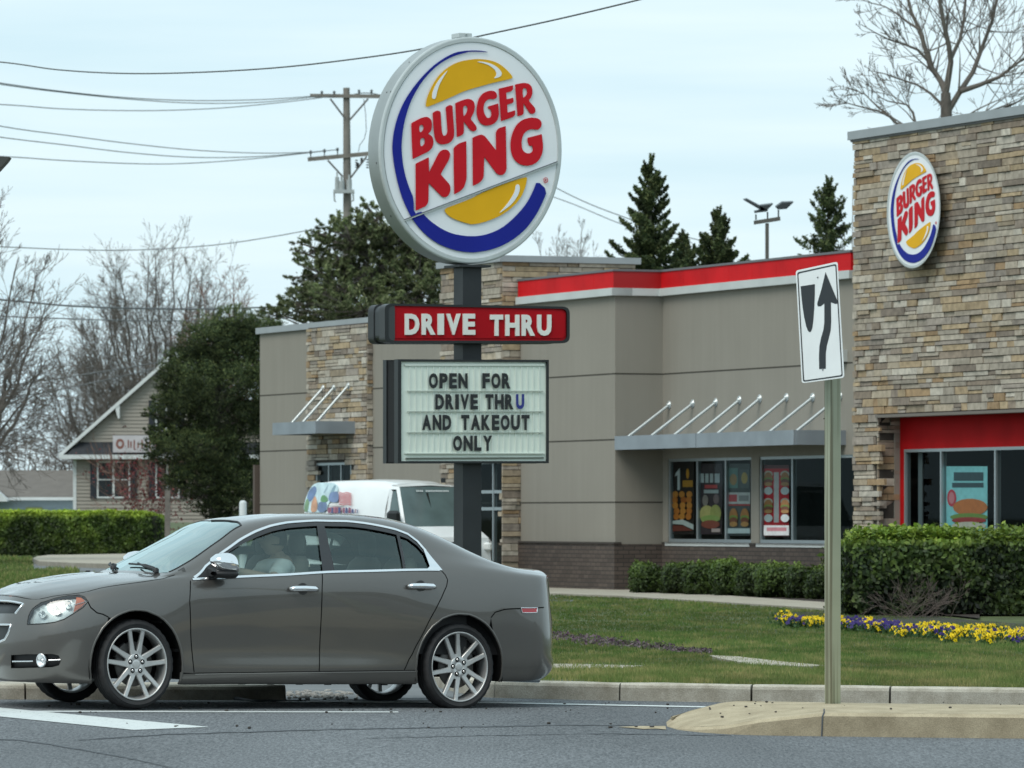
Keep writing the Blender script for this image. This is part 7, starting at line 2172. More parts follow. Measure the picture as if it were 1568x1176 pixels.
# flower bed: separate pansy plants
def pansy_mesh(col, seed):
    rg = random.Random(seed); mb = MB()
    for k in range(20):
        c = Vector((rg.gauss(0, .055), rg.gauss(0, .055), rg.uniform(.04, .12))); r = rg.uniform(.016, .028)
        nrm = Vector((rg.gauss(0, .5), -1 + rg.gauss(0, .3), rg.gauss(.6, .4))).normalized(); a = nrm.cross(Vector((0, 0, 1))).normalized(); b_ = nrm.cross(a)
        k_ = rg.uniform(.75, 1.15)
        ring = [c + (a * math.cos(t) + b_ * math.sin(t)) * r * (1 + .25 * math.cos(5 * t)) for t in np.linspace(0, 2 * PI, 11)[:-1]]
        mb.add(ring, [tuple(range(10))], 0, tuple(v * k_ for v in col))
        ring = [c + nrm * .003 + (a * math.cos(t) + b_ * math.sin(t)) * r * .25 for t in np.linspace(0, 2 * PI, 6)[:-1]]
        mb.add(ring, [tuple(range(5))], 0, tuple(v * .35 for v in col))
    return mb
def pansy(col, seed, name, label):
    e = empty(name, (0, 0, 0), label, 'flower', 'pansies in the flower bed')
    pansy_mesh(col, seed).build('petals', LEAFM, e)
    rg = np.random.default_rng(seed); n = 90
    C = np.stack([rg.normal(0, .07, n), rg.normal(0, .07, n), rg.uniform(.0, .09, n)], 1)
    leaves('leaf_clump', C, rg.uniform(.02, .04, n), np.array([(.035, .08, .02), (.05, .10, .03)])[rg.integers(0, 2, n)], LEAFM, e, seed=seed)
    return e
ye = pansy((.95, .68, .010), 1, 'yellow_pansy', 'clump of yellow pansies in the bed beside the big hedge')
pu = pansy((.05, .028, .19), 2, 'purple_pansy', 'clump of purple pansies in the bed beside the big hedge')
first = {'y': True, 'p': True}
rnd = random.Random(10)
spots = []
for k in range(96):
    t = k / 96; px = 1196 + t * 400 + rnd.uniform(-3, 3); base = 948 + 24 * min(1, (px - 1196) / 275) + max(0, (px - 1471) * .04)
    py = base + rnd.gauss(0, 3.4)
    pur = (1215 < px < 1222) or (1302 < px < 1316 and rnd.random() < .6) or (1348 < px < 1392 and rnd.random() < .55) or (1425 < px < 1450 and rnd.random() < .6) or rnd.random() < .02 or (1500 < px and rnd.random() < .3)
    spots.append((px, py, 'p' if pur else 'y'))
for px, py, k in spots:
    g = gnd(px, py + 3, .03); src = ye if k == 'y' else pu
    if first[k]: o = src; first[k] = False
    else:
        o = src.copy(); COL.objects.link(o)
        for ch in [c for c in bpy.data.objects if c.parent == src]:
            q = ch.copy(); COL.objects.link(q); q.parent = o
    o.location = (g.x, g.y, .02); o.rotation_euler = (0, 0, rnd.uniform(-.6, .6)); sc_ = rnd.uniform(.75, 1.15); o.scale = (sc_, sc_, sc_)
mb = MB()
q1 = [(1190, 952), (1260, 959), (1340, 968), (1420, 976), (1471, 980), (1600, 988)]; q2 = [(1185, 940), (1260, 938), (1340, 940), (1420, 945), (1471, 950), (1600, 960)]
A_ = [gnd(*p) for p in q1]; B_ = [gnd(*p) for p in q2]
vs = [Vector((p.x, p.y, .016)) for p in A_ + B_]; k = len(A_)
mb.add(vs, [(i, i + 1, k + i + 1, k + i) for i in range(k - 1)])
mb.build('flower_bed', mat('bed_soil', (.028, .030, .016), .95, noise_amt=.5, noise_scale=10))['kind'] = 'structure'

# ================================================================ HOUSE, LOW BUILDING
YH = 185.; sH = FPX / YH
def hp(px, py, d=0.0): return at(px, py, YH) + Vector((0, d, 0))
SID = mat('vinyl_siding', (.30, .275, .235), .6, noise_amt=.1, noise_scale=.8)
WHT = mat('white_paint', (.62, .65, .65), .5, noise_amt=.06, noise_scale=2)
SHG = mat('dark_shingle', (.030, .033, .038), .9, noise_amt=.4, noise_scale=5)
SHUT = mat('shutter_dark', (.022, .028, .038), .6)
hb = at(255, 790, YH)
house = empty('house', (hb.x, hb.y, -.03), 'beige sided gabled house with dark shutters behind the clipped hedge', 'house')
# siding as real laps
mb = MB()
xl, xr = 114.5, 420; apx = 268.0
def rake_y(px): return 697 + (551 - 697) * (px - 93.5) / (257 - 93.5) if px <= apx else 697 + (551 - 697) * ((2 * apx - px) - 93.5) / (257 - 93.5)
y = 800
while y > 545:
    z0 = hp(0, y).z; h_ = 5.6
    xa_, xb_ = xl, xr
    if y - h_ < 699:
        # clip to the rake
        k = (y - 697) / (551 - 697) * (257 - 93.5) + 93.5
        xa_ = max(xl, k + 6); xb_ = min(xr, 2 * apx - k - 6)
    if xb_ - xa_ > 3:
        a = hp(xa_, y); b_ = hp(xb_, y); c = hp(xb_, y - h_); d = hp(xa_, y - h_)
        o = Vector((0, -.03, 0)); mb.add([a + o, b_ + o, c, d, a, b_], [(0, 1, 2, 3), (4, 5, 1, 0)])
    y -= h_
mb.add([hp(xl, 800, .02), hp(xr, 800, .02), hp(xr, 697, .02), hp(apx, 545, .02), hp(xl, 697, .02)], [(0, 1, 2, 3, 4)])
wl = mb.build('wall', SID, house)
mb = MB(); mb.hexa([hp(xl, 800, .04), hp(xr, 800, .04), hp(xr, 800, 12), hp(xl, 800, 12), hp(xl, 697, .04), hp(xr, 697, .04), hp(xr, 697, 12), hp(xl, 697, 12)]); mb.build('side_wall', SID, house)
# roof slabs with white rake boards
def slabr(p, q, th, y0, y1, m, name, par):
    a, b_ = hp(*p), hp(*q); up = Vector((0, 0, th)); mb = MB()
    mb.hexa([a + Vector((0, y0, 0)), b_ + Vector((0, y0, 0)), b_ + Vector((0, y1, 0)), a + Vector((0, y1, 0)), a + up + Vector((0, y0, 0)), b_ + up + Vector((0, y0, 0)), b_ + up + Vector((0, y1, 0)), a + up + Vector((0, y1, 0))])
    return mb.build(name, m, par)
rf_ = slabr((91, 700), (apx, 544), .10, -.25, 12, SHG, 'roof', house)
slabr((apx, 544), (2 * apx - 91, 700), .10, -.25, 12, SHG, 'roof', house)
slabr((91, 702), (apx, 545.5), .155, -.32, -.24, WHT, 'rake_board', house)
slabr((apx, 545.5), (2 * apx - 91, 702), .155, -.32, -.24, WHT, 'rake_board', house)
# pent roof across the gable with white fascia
mb = MB(); mb.add([hp(104, 696, -.45), hp(430, 696, -.45), hp(430, 677, -.01), hp(122, 677, -.01)], [(0, 1, 2, 3)]); mb.build('pent_roof', SHG, house)
mb = MB(); mb.hexa([hp(94, 703, -.50), hp(430, 703, -.50), hp(430, 703, 0), hp(94, 703, 0), hp(94, 696.5, -.50), hp(430, 696.5, -.50), hp(430, 696.5, 0), hp(94, 696.5, 0)]); mb.build('eave_fascia', WHT, house)
mb = MB(); mb.hexa([hp(112, 800, -.04), hp(117, 800, -.04), hp(117, 800, .01), hp(112, 800, .01), hp(112, 703, -.04), hp(117, 703, -.04), hp(117, 703, .01), hp(112, 703, .01)]); mb.build('corner_board', WHT, house)
mb = MB(); mb.prism([(176, 621), (184, 621), (184, 641), (181.5, 641)], lambda x, y: hp(x, y, -.3), (0, .29, 0)); mb.build('bracket', WHT, house)
HGL = mat('house_window_glass', (.03, .035, .04), .1, coat=.6)
def hwin(x0, x1, y0, y1, shl=True, shr=True):
    mb = MB(); P = lambda x, y: hp(x, y, -.07)
    fw = 2.6; xm = (x0 + x1) / 2
    mb.prism([(x0, y0), (x1, y0), (x1, y1), (x0, y1)], P, (0, .06, 0), holes=[[(x0 + fw, y0 + fw), (xm - 1.6, y0 + fw), (xm - 1.6, y1 - fw), (x0 + fw, y1 - fw)], [(xm + 1.6, y0 + fw), (x1 - fw, y0 + fw), (x1 - fw, y1 - fw), (xm + 1.6, y1 - fw)]])
    w_ = mb.build('window', WHT, house)
    mb = MB(); mb.add([hp(x0 + 1, y1 - 1, -.045), hp(x1 - 1, y1 - 1, -.045), hp(x1 - 1, y0 + 1, -.045), hp(x0 + 1, y0 + 1, -.045)], [(0, 1, 2, 3)]); mb.build('pane', HGL, w_)
    ym = (y0 + y1) / 2
    mb = MB(); mb.prism([(x0 + fw, ym - .8), (x1 - fw, ym - .8), (x1 - fw, ym + .8), (x0 + fw, ym + .8)], lambda x, y: hp(x, y, -.062), (0, .01, 0)); mb.build('muntin', WHT, w_)
    for c_, on in (((x0 - 10, x0 - .5), shl), ((x1 + .5, x1 + 10), shr)):
        if on:
            mb = MB(); mb.prism([(c_[0], y0), (c_[1], y0), (c_[1], y1), (c_[0], y1)], lambda x, y: hp(x, y, -.09), (0, .05, 0)); 
            for k in range(14):
                yy = y0 + 2 + (y1 - y0 - 4) * k / 14; mb.add([hp(c_[0] + 1, yy + 2, -.094), hp(c_[1] - 1, yy + 2, -.094), hp(c_[1] - 1, yy, -.10), hp(c_[0] + 1, yy, -.10)], [(0, 1, 2, 3)])
            mb.build('shutter', SHUT, house)
hwin(148.5, 199.5, 706, 763); hwin(238, 272, 613, 662); hwin(238, 275, 708, 763)
# shop sign on the gable: white board, brown letters largely hidden by twigs
hs = empty('shop_sign', tuple(hp(205, 693, -.5)), 'white board sign with brown lettering on the house gable', 'sign')
mb = MB(); mb.prism([(174.5, 667), (240, 667), (240, 693), (174.5, 693)], lambda x, y: hp(x, y, -.50), (0, .05, 0)); mb.build('board', mat('sign_board_white', (.5, .48, .50), .6, noise_amt=.1), hs)
BR = mat('brown_lettering', (.22, .09, .07), .6)
mb = MB(); add_text(mb, 'O', 179, 192, 688, 672, lambda x, y: hp(x, y, -.506), (0, 0, 0), .06); mb.build('letter', BR, hs)
mb = MB()
for (x, y0, y1) in ((197, 674, 686), (201, 676, 686), (206, 674, 688), (212, 678, 686), (218, 674, 686), (224, 677, 686), (230, 674, 688)):
    mb.prism([(x, y0), (x + 2.2, y0), (x + 2.2, y1), (x, y1)], lambda a, b2: hp(a, b2, -.506), (0, 0, 0))
mb.build('lettering', BR, hs)

YB = 205.
def lp(px, py, d=0.0): return at(px, py, YB) + Vector((0, d, 0))
b = lp(20, 790)
low = empty('low_building', (b.x, b.y, -.03), 'pale blue low building with long grey shingle roof at the left edge', 'building')
mb = MB(); mb.hexa([lp(-260, 800), lp(118, 800), lp(118, 800, 8), lp(-260, 800, 8), lp(-260, 762), lp(118, 762), lp(118, 762, 8), lp(-260, 762, 8)]); mb.build('wall', mat('pale_blue_siding', (.36, .45, .50), .6, noise_amt=.08), low)
mb = MB(); mb.add([lp(-265, 762, -.4), lp(122, 762, -.4), lp(122, 718.5, 4), lp(-265, 718.5, 4), lp(-265, 762, 8.4), lp(122, 762, 8.4)], [(0, 1, 2, 3), (3, 2, 5, 4)]); mb.build('roof', mat('brown_grey_shingle', (.15, .135, .12), .9, noise_amt=.15, noise_scale=3), low)
mb = MB(); mb.hexa([lp(-265, 766, -.48), lp(122, 766, -.48), lp(122, 766, -.38), lp(-265, 766, -.38), lp(-265, 761.5, -.48), lp(122, 761.5, -.48), lp(122, 761.5, -.38), lp(-265, 761.5, -.38)]); mb.build('gutter', WHT, low)
mb = MB(); mb.prism([(-20, 768), (15, 768), (15, 764), (0, 751), (-20, 742)], lambda x, y: lp(x, y, -1.2), (0, .9, 0)); mb.build('porch_gable', WHT, low)
mb = MB(); mb.prism([(40, 777), (65, 777), (65, 784), (40, 784)], lambda x, y: lp(x, y, -.1), (0, .08, 0)); mb.build('yellow_panel', mat('dull_yellow', (.35, .38, .12), .6), low)
mb = MB(); mb.hexa([lp(18, 790, -1.5), lp(120, 790, -1.5), lp(120, 790, -.1), lp(18, 790, -.1), lp(18, 783.2, -1.5), lp(120, 782, -1.5), lp(120, 782, -.1), lp(18, 783.2, -.1)]); mb.build('awning', WHT, low)

# ================================================================ POLES, LAMPS, WIRES
PW = mat('weathered_pole', (.20, .185, .165), .9, noise_amt=.25, noise_scale=3)
PORC = mat('grey_insulator', (.10, .11, .12), .4)
YP = 186.
def up(px, py, d=0.0): return at(px, py, YP) + Vector((0, d, 0))
b = up(533, 790)
pole = empty('utility_pole', (b.x, b.y, -.03), 'wooden utility pole with two crossarms left of the round sign', 'utility pole')
mb = MB(); mb.tube([Vector((b.x, b.y, -.03)), up(532.5, 400), up(530.5, 134.5)], [.19, .165, .115], 10); mb.build('pole', PW, pole)
def bar(mb, p, q, w_, h_):
    p, q = Vector(p), Vector(q); d = (q - p).normalized(); s = Vector((0, 1, 0)) * w_ / 2; u = d.cross(Vector((0, 1, 0))).normalized() * h_ / 2
    mb.hexa([p - s - u, q - s - u, q + s - u, p + s - u, p - s + u, q - s + u, q + s + u, p + s + u])
arms = [((475, 147), (583, 148), .13), ((471.5, 244.5), (572, 235), .14)]
for (p, q, h_) in arms:
    mb = MB(); bar(mb, up(*p, -.14), up(*q, -.14), .10, h_); arm = mb.build('crossarm', PW, pole)
    m_ = ((p[0] + q[0]) / 2)
for (p, q) in (((506, 152), (527, 180)), ((564, 152), (536, 184)), ((502, 246), (525, 271)), ((562, 240), (537, 273))):
    mb = MB(); mb.tube([up(*p, -.2), up(*q, -.16)], .035, 5); mb.build('brace', mat('brace_grey', (.13, .125, .12), .8), pole)
for (x, y) in ((550, 140), (569, 140), (493, 142), (476, 233), (497, 231), (517, 229), (512, 142)):
    mb = MB(); mb.lathe([(.02, -.12), (.02, 0), (.055, .02), (.03, .05), (.06, .08), (.02, .13), (.001, .13)], up(x, y + 3, -.14), 'Z', 8); mb.build('insulator', PORC, pole)
for (x, y, h_) in ((546, 247, 14), (554, 244, 8), (563, 246, 16), (548, 252, 6)):
    mb = MB()
    for k in range(4): mb.lathe([(.02, 0), (.07, .02), (.02, .05)], up(x, y + k * h_ / 4, -.16), 'Z', 7)
    mb.build('insulator', BLACKF, pole)
TRG = mat('transformer_grey', (.38, .41, .41), .5, noise_amt=.1)
for (x, y0, y1, r) in ((516.5, 272, 296, .075), (523.5, 278, 294, .11), (535, 276, 296, .10)):
    mb = MB(); a = up(x, y1, -.3); c = up(x, y0, -.3); mb.tube([a, c], r, 9); mb.tube([c, c + Vector((0, 0, .18))], r * .35, 6); mb.build('transformer', TRG, pole)
mb = MB(); bar(mb, up(511, 294, -.3), up(543, 294, -.3), .25, .12); mb.tube([up(512, 296, -.3), up(512.5, 308, -.3), up(515, 310, -.3)], .03, 5); mb.tube([up(541, 296, -.3), up(541.5, 308, -.3), up(538, 309, -.3)], .03, 5); mb.build('equipment_bracket', TRG, pole)
mb = MB(); mb.tube([up(557, 152, -.1), up(560, 175, -.1), up(561, 200, -.1), up(558, 213, -.1), up(551, 222, -.1), up(549, 233, -.1)], .012, 4); mb.build('jumper_wire', PORC, pole)
# overhead lines
WIRE = mat('aged_conductor', (.12, .13, .135), .6)
def wire(pts, Ys, r, label, name='overhead_wire', group='overhead wires at left', sub=14):
    # Catmull-Rom through measured picture points, depth running evenly
    P3 = []
    n = len(pts)
    for i in range(n - 1):
        p0, p1, p2, p3 = pts[max(i - 1, 0)], pts[i], pts[i + 1], pts[min(i + 2, n - 1)]
        for k in range(sub):
            t = k / sub
            f = lambda a, b, c, d: .5 * ((2 * b) + (c - a) * t + (2 * a - 5 * b + 4 * c - d) * t * t + (3 * b - a - 3 * c + d) * t ** 3)
            P3.append((f(p0[0], p1[0], p2[0], p3[0]), f(p0[1], p1[1], p2[1], p3[1]), (i + t) / (n - 1)))
    P3.append((*pts[-1], 1))
    mb = MB(); mb.tube([at(x, y, Ys[0] + (Ys[1] - Ys[0]) * u) for x, y, u in P3], r, 5)
    tag(mb.build(name, WIRE), label, 'cable', group)
wire([(-200, 78), (0, 95), (90, 107), (190, 112.5), (300, 111), (420, 104), (530, 92), (640, 76), (740, 54), (860, 28), (985, -2), (1100, -32)], (80, 62), .011, 'highest dark wire, crossing the sky behind the top of the round sign')
wire([(-200, 95), (0, 127), (100, 140.5), (200, 150), (300, 154), (400, 152.5), (477, 147.5)], (150, YP), .017, 'upper of the close pair of wires running to the top crossarm')
wire([(-200, 97), (0, 129), (100, 142), (200, 152), (300, 158), (400, 156.5), (493, 147)], (150, YP), .016, 'lower of the close pair of wires running to the top crossarm')
wire([(-200, 152), (0, 160), (100, 167), (220, 169.5), (330, 166), (430, 157), (512, 147)], (150, YP), .016, 'wire sagging alone just below the close pair')
wire([(-200, 155), (0, 193), (100, 207), (200, 220), (300, 230), (400, 234.5), (476, 233)], (150, YP), .016, 'uppermost wire of the three reaching the lower crossarm')
wire([(-200, 182), (0, 210), (100, 222), (200, 234), (300, 241), (400, 239.5), (497, 231)], (150, YP), .016, 'middle wire of the three reaching the lower crossarm')
wire([(-200, 232), (0, 239.5), (100, 246), (220, 251), (300, 249.5), (400, 242), (517, 229)], (150, YP), .016, 'lowest wire of the three reaching the lower crossarm')
wire([(-200, 372), (0, 378), (100, 382), (200, 383), (320, 376), (420, 362), (527, 342)], (165, YP), .017, 'lone cable dropping left from the pole at tree top height')
wire([(-200, 446), (0, 459), (100, 468), (200, 472), (320, 473), (440, 469), (540, 462)], (150, 185), .030, 'thick dark cable passing before the leafless trees')
wire([(-200, 470), (0, 484), (100, 488), (200, 491), (320, 491), (440, 487), (540, 480)], (150, 185), .020, 'thin cable just under the thick dark cable')
wire([(-100, 605), (0, 592), (100, 578), (200, 562), (300, 545)], (196, 192), .022, 'top service wire rising to the house gable')
wire([(-100, 630), (0, 612), (100, 595), (200, 573), (290, 552)], (196, 192), .022, 'lower service wire rising to the house gable')
GW = 'overhead wires at right'
wire([(530, 147), (583, 146), (700, 200), (860, 292), (960, 334), (1060, 365), (1100, 372)], (YP, 200), .018, 'upper wire slanting down behind the tall conifer', group=GW)
wire([(530, 238), (600, 240), (720, 262), (860, 306), (960, 346), (1060, 372)], (YP, 200), .016, 'lower wire slanting down behind the tall conifer', group=GW)

# twin flood light in the car park
YL = 118.
def lq(px, py, d=0.0): return at(px, py, YL) + Vector((0, d, 0))
LM = mat('bronze_lamp_metal', (.10, .095, .085), .5, .3, noise_amt=.1)
LMD = mat('dark_lamp_metal', (.035, .042, .045), .45, .3)
def cr(x, y): return (1120 + x / 10.69, 290 + y / 10.69)
b = lq(1174.5, 790)
lamp = empty('flood_light', (b.x, b.y, 0), 'car park light with three flat dark heads above the red band', 'street lamp')
mb = MB(); a = lq(1174.6, 342); mb.hexa([Vector((b.x - .04, b.y - .05, 0)), Vector((b.x + .04, b.y - .05, 0)), Vector((b.x + .04, b.y + .05, 0)), Vector((b.x - .04, b.y + .05, 0)), a + Vector((-.04, -.05, 0)), a + Vector((.04, -.05, 0)), a + Vector((.04, .05, 0)), a + Vector((-.04, .05, 0))]); mb.build('pole', LM, lamp)
mb = MB(); mb.prism([cr(365, 515), cr(795, 448), cr(800, 510), cr(370, 577)], lambda x, y: lq(x, y, -.08), (0, .12, 0)); mb.build('cross_bar', LM, lamp)
for q in ((400, 410, 500), (590, 370, 480), (768, 335, 455)):
    mb = MB(); mb.tube([lq(*cr(q[0], q[2]), -.02), lq(*cr(q[0], q[1]), -.02)], .018, 7); mb.build('stem', LMD, lamp)
for poly, d in (([(195, 180), (255, 165), (470, 280), (600, 345), (570, 368), (430, 385), (380, 395), (370, 375), (480, 350), (400, 300)], .35), ([(455, 275), (680, 245), (590, 335), (480, 352)], -.1), ([(720, 300), (830, 220), (1015, 215), (900, 325), (760, 335)], .2)):
    pts = [cr(*p) for p in poly]; mb = MB(); mb.prism(pts, lambda x, y: lq(x, y, -.1), (.0, .35, .05)); mb.build('lamp_head', LMD, lamp)
# end of another lamp head reaching in at the left edge
b = at(-60, 790, 60)
l2 = empty('street_lamp', (b.x, b.y, 0), 'dark lamp head just poking in at the left edge of the sky', 'street lamp')
mb = MB(); mb.tube([Vector((b.x, b.y, 0)), at(-62, 240, 60)], [.08, .06], 8); mb.build('pole', LMD, l2)
mb = MB(); mb.prism([(-48, 236), (14, 240), (10, 246), (-10, 268), (-48, 268)], lambda x, y: at(x, y, 59.9), (0, .3, 0)); mb.build('lamp_head', mat('lamp_head_dark', (.05, .055, .05), .5), l2)
# white vent pipe / bollard and grey post
b = at(372, 790, 120); e = empty('white_bollard', (b.x, b.y, 0), 'white round-topped bollard seen just over the saloon roof', 'bollard')
mb = MB(); zt = at(372, 766.5, 120).z; mb.lathe([(.085, -.02), (.085, zt - .06), (.07, zt - .02), (.035, zt), (.001, zt + .005)], (b.x, b.y, 0), 'Z', 16); mb.build('post', mat('bollard_white', (.62, .66, .66), .4), e)
b = at(256.5, 790, 160); e = empty('wooden_post', (b.x, b.y, 0), 'weathered grey wooden post at the right end of the clipped hedge', 'post')
mb = MB(); mb.hexa([Vector((b.x + sx, b.y + sy, z)) for z in (-.03, at(0, 748, 160).z) for sx, sy in ((-.08, -.08), (.08, -.08), (.08, .08), (-.08, .08))]); mb.build('shaft', mat('old_grey_wood', (.17, .155, .14), .9, noise_amt=.3, noise_scale=6), e)
mb = MB(); mb.tube([Vector((b.x, b.y, at(0, 750, 160).z)), Vector((b.x - .02, b.y, at(0, 560, 160).z))], .02, 5); mb.build('conduit', mat('conduit_grey', (.3, .31, .3), .6), e)
# ================================================================ WHITE CARGO VAN
YV = 95.5
vf = Vector((.66, -1, 0)).normalized(); vr = Vector((-vf.y * -1, 0, 0))
al = R(-60)
def make_van():
    # x forward, y to the van's right (toward the viewer), z up; picture-space squeeze shared with the saloon
    ca, sa = math.cos(R(57)), math.sin(R(57))
    O = at(601, 790, YV - .6)          # foot of the right A pillar
    def V(x, y, z):
        x, y, z = x * .9, y * .9, z * .945
        return Vector((O.x + .88 * (ca * x - sa * y), O.y - sa * x - ca * y, z))
    # y here: 0 at the right flank, negative toward the far side
    WH = mat('van_white', (.80, .83, .83), .3, coat=.5, noise_amt=.04, noise_scale=2)
    VG = mat('van_glass', (.085, .125, .125), .15, spec=.4, noise_amt=.25, noise_scale=2.5)  # teal reflection put into an opaque colour
    e = empty('cargo_van', (V(-1, -1, 0).x, V(-1, -1, 0).y, 0), 'white cargo van with painted side behind the grey saloon', 'van')
    Wd = 2.0
    # cross sections: (x, ztop, half inset at top)
    secs = [(-4.05, .55, 2.02, .16), (-4.0, .5, 2.10, .17), (-3.4, .5, 2.14, .17), (-2, .5, 2.15, .17), (-.9, .5, 2.13, .17), (-.38, .5, 2.07, .17)]
    def ring(x, z0, zt, ins):
        zs = 1.30
        pts = [(0.02, z0), (0.0, z0 + .15), (-.0, .9), (-.01, zs), (-.05, 1.6), (-ins + .03, zt - .16), (-ins - .06, zt - .05), (-ins - .22, zt - .005), (-Wd / 2, zt + .02)]
        full = pts + [(-Wd - p[0], p[1]) for p in reversed(pts[:-1])]
        return [V(x, y, z) for y, z in full]
    mb = MB(); rs = [ring(*s) for s in secs]; n = len(rs[0])
    vs = [p for r_ in rs for p in r_]
    mb.add(vs, [(i * n + k, i * n + k + 1, (i + 1) * n + k + 1, (i + 1) * n + k) for i in range(len(rs) - 1) for k in range(n - 1)], 0, None, True)
    mb.add(rs[0], [tuple(range(n))])
    # cab: A pillars, door, hood, front
    hz0, hz1 = 1.27, 1.02      # cowl height, hood nose
    for sgn in (0, 1):
        f = lambda x, y, z: V(x, y if sgn == 0 else -Wd - y, z)
        mb.add([f(-.38, -.0, .5), f(.45, -.0, .5), f(.45, 0, 1.0), f(.42, 0, 1.25), f(-.38, -.01, 1.28)], [(0, 1, 2, 3, 4)])         # door lower
        mb.add([f(.45, 0, .5), f(1.15, -.05, .5), f(1.17, -.05, .95), f(.95, -.04, 1.06), f(.42, 0, 1.25), f(.45, 0, 1.0)], [(0, 1, 2, 3, 4, 5)])   # wing
        mb.add([f(-.38, -.01, 1.28), f(-.25, -.012, 1.28), f(-.20, -.13, 1.93), f(-.38, -.155, 1.98)], [(0, 1, 2, 3)])                          # B pillar
        mb.add([f(.42, 0, 1.25), f(.50, -.05, 1.24), f(-.02, -.20, 2.01), f(-.08, -.155, 1.96)], [(0, 1, 2, 3)])                                # A pillar
        mb.add([f(-.38, -.155, 1.96), f(-.08, -.155, 1.96), f(-.02, -.2, 2.01), f(-.38, -.23, 2.05)], [(0, 1, 2, 3)])
    y0, y1 = -.18, -Wd + .18
    mb.add([V(-.38, -.2, 2.05), V(-.02, -.2, 2.01), V(.01, -Wd / 2, 2.04), V(-.02, y1, 2.01), V(-.38, -Wd + .2, 2.05), V(-.38, -Wd / 2, 2.09)], [(0, 1, 2, 5), (5, 2, 3, 4)])
    hood = [V(.50, -.05, 1.24), V(.62, -Wd / 2, 1.25), V(.50, -Wd + .05, 1.24), V(1.15, -Wd + .12, 1.03), V(1.25, -Wd / 2, 1.05), V(1.15, -.12, 1.03)]
    mb.add(hood, [(0, 1, 4, 5), (1, 2, 3, 4)], 0, None, True)
    mb.add([V(1.15, -.12, 1.03), V(1.25, -Wd / 2, 1.05), V(1.15, -Wd + .12, 1.03), V(1.24, -Wd + .1, .55), V(1.32, -Wd / 2, .55), V(1.24, -.1, .55), V(1.17, -.05, .95), V(1.15, -.05, .5)], [(0, 5, 4, 1), (1, 4, 3, 2), (0, 6, 7, 5)])
    mb.add([V(.42, 0, 1.25), V(.95, -.04, 1.06), V(1.15, -.12, 1.03), V(.5, -.05, 1.24)], [(0, 1, 2, 3)])
    bodyv = mb.build('body', WH, e)
    mb = MB(); mb.hexa([V(-3.9, -.1, .3), V(1.1, -.1, .3), V(1.1, -Wd + .1, .3), V(-3.9, -Wd + .1, .3), V(-3.9, -.1, .55), V(1.1, -.1, .55), V(1.1, -Wd + .1, .55), V(-3.9, -Wd + .1, .55)]); mb.build('underbody', WELL, e)
    mb = MB(); mb.add([V(.50, -.06, 1.24), V(.62, -Wd / 2, 1.25), V(.50, -Wd + .06, 1.24), V(-.02, y1, 2.0), V(.01, -Wd / 2, 2.02), V(-.02, y0 - .02, 2.0)], [(0, 1, 4, 5), (1, 2, 3, 4)], 0, None, True); mb.build('windshield', VG, e)
    mb = MB(); P_ = [V(.40, -.006, 1.27), V(-.24, -.014, 1.29), V(-.19, -.128, 1.92), V(-.09, -.15, 1.94)]; mb.add(P_, [(0, 1, 2, 3)]); mb.build('window_pane', VG, e)
    mb = MB(); mb.hexa([V(-.6, -.1, .6), V(.4, -.1, .6), V(.4, -Wd + .1, .6), V(-.6, -Wd + .1, .6), V(-.6, -.2, 1.9), V(-.55, -.2, 1.9), V(-.55, -Wd + .2, 1.9), V(-.6, -Wd + .2, 1.9)]); mb.build('cab_interior', INTD, e)
    for yy in (-.5, -1.45):
        mb = MB(); mb.box(V(-.15, yy, 1.25), (.5, .2, .7), Matrix.Rotation(R(33), 3, 'Z'), bevel=.06); mb.build('seat', mat('van_seat', (.05, .055, .055), .8), e)
    # painted dark patch in the reflection, visor strip and lettering strip on the screen
    def SC(u, v, d=.01):      # on the windscreen: u across from the right pillar, v up
        a = V(.50, -.06, 1.24).lerp(V(.50, -Wd + .06, 1.24), u); b_ = V(-.02, y0 - .02, 2.0).lerp(V(-.02, y1, 2.0), u)
        p = a.lerp(b_, v); bow = .10 * math.sin(PI * u) * (1 - v * .6); return p + (V(1, 0, 0) - V(0, 0, 0)) * (bow + d)
    mb = MB(); mb.prism([(.42, .12), (.83, .10), (.80, .86), (.40, .86)], lambda u, v: SC(u, v, .0), (0, 0, 0)); mb.build('reflection_shade', mat('screen_dark', (.006, .008, .008), .2), e)
    mb = MB()
    for (a, b_) in ((.25, .37), (.40, .80)):
        for k in range(int((b_ - a) / .028)): 
            x = a + k * .028; mb.prism([(x, .89), (x + .018, .89), (x + .018, .93), (x, .93)], lambda u, v: SC(u, v, .02), (0, 0, 0))
    mb.build('screen_lettering', mat('screen_letter_white', (.6, .65, .65), .5), e)
    mb = MB(); mb.box(V(-.30, -Wd * .78, 2.14), (.09, .05, .09), bevel=.01); mb.build('roof_antenna', BLACKF, e)
    # mirror
    mb = MB(); mb.box(V(.30, .16, 1.36), (.26, .12, .36), Matrix.Rotation(R(-20), 3, 'Z'), bevel=.05); mb.tube([V(.35, 0, 1.2), V(.32, .14, 1.22)], .03, 6); mb.build('wing_mirror', BLACKF, e)
    # lamps, bumper, grille
    mb = MB(); c = V(1.20, -.22, .86); mb.box(c, (.22, .12, .15), Matrix.Rotation(R(57 - 90), 3, 'Z'), bevel=.03)
    hl = mb.build('headlight', mat('van_headlight_lit', (.8, .75, .6), .2, emit=(1, .78, .42), emit_s=1.6), e)
    mb = MB(); mb.box(V(1.20, -Wd + .22, .86), (.22, .12, .15), Matrix.Rotation(R(57 - 90), 3, 'Z'), bevel=.03); mb.build('headlight', mat('van_headlight', (.7, .72, .7), .2), e)
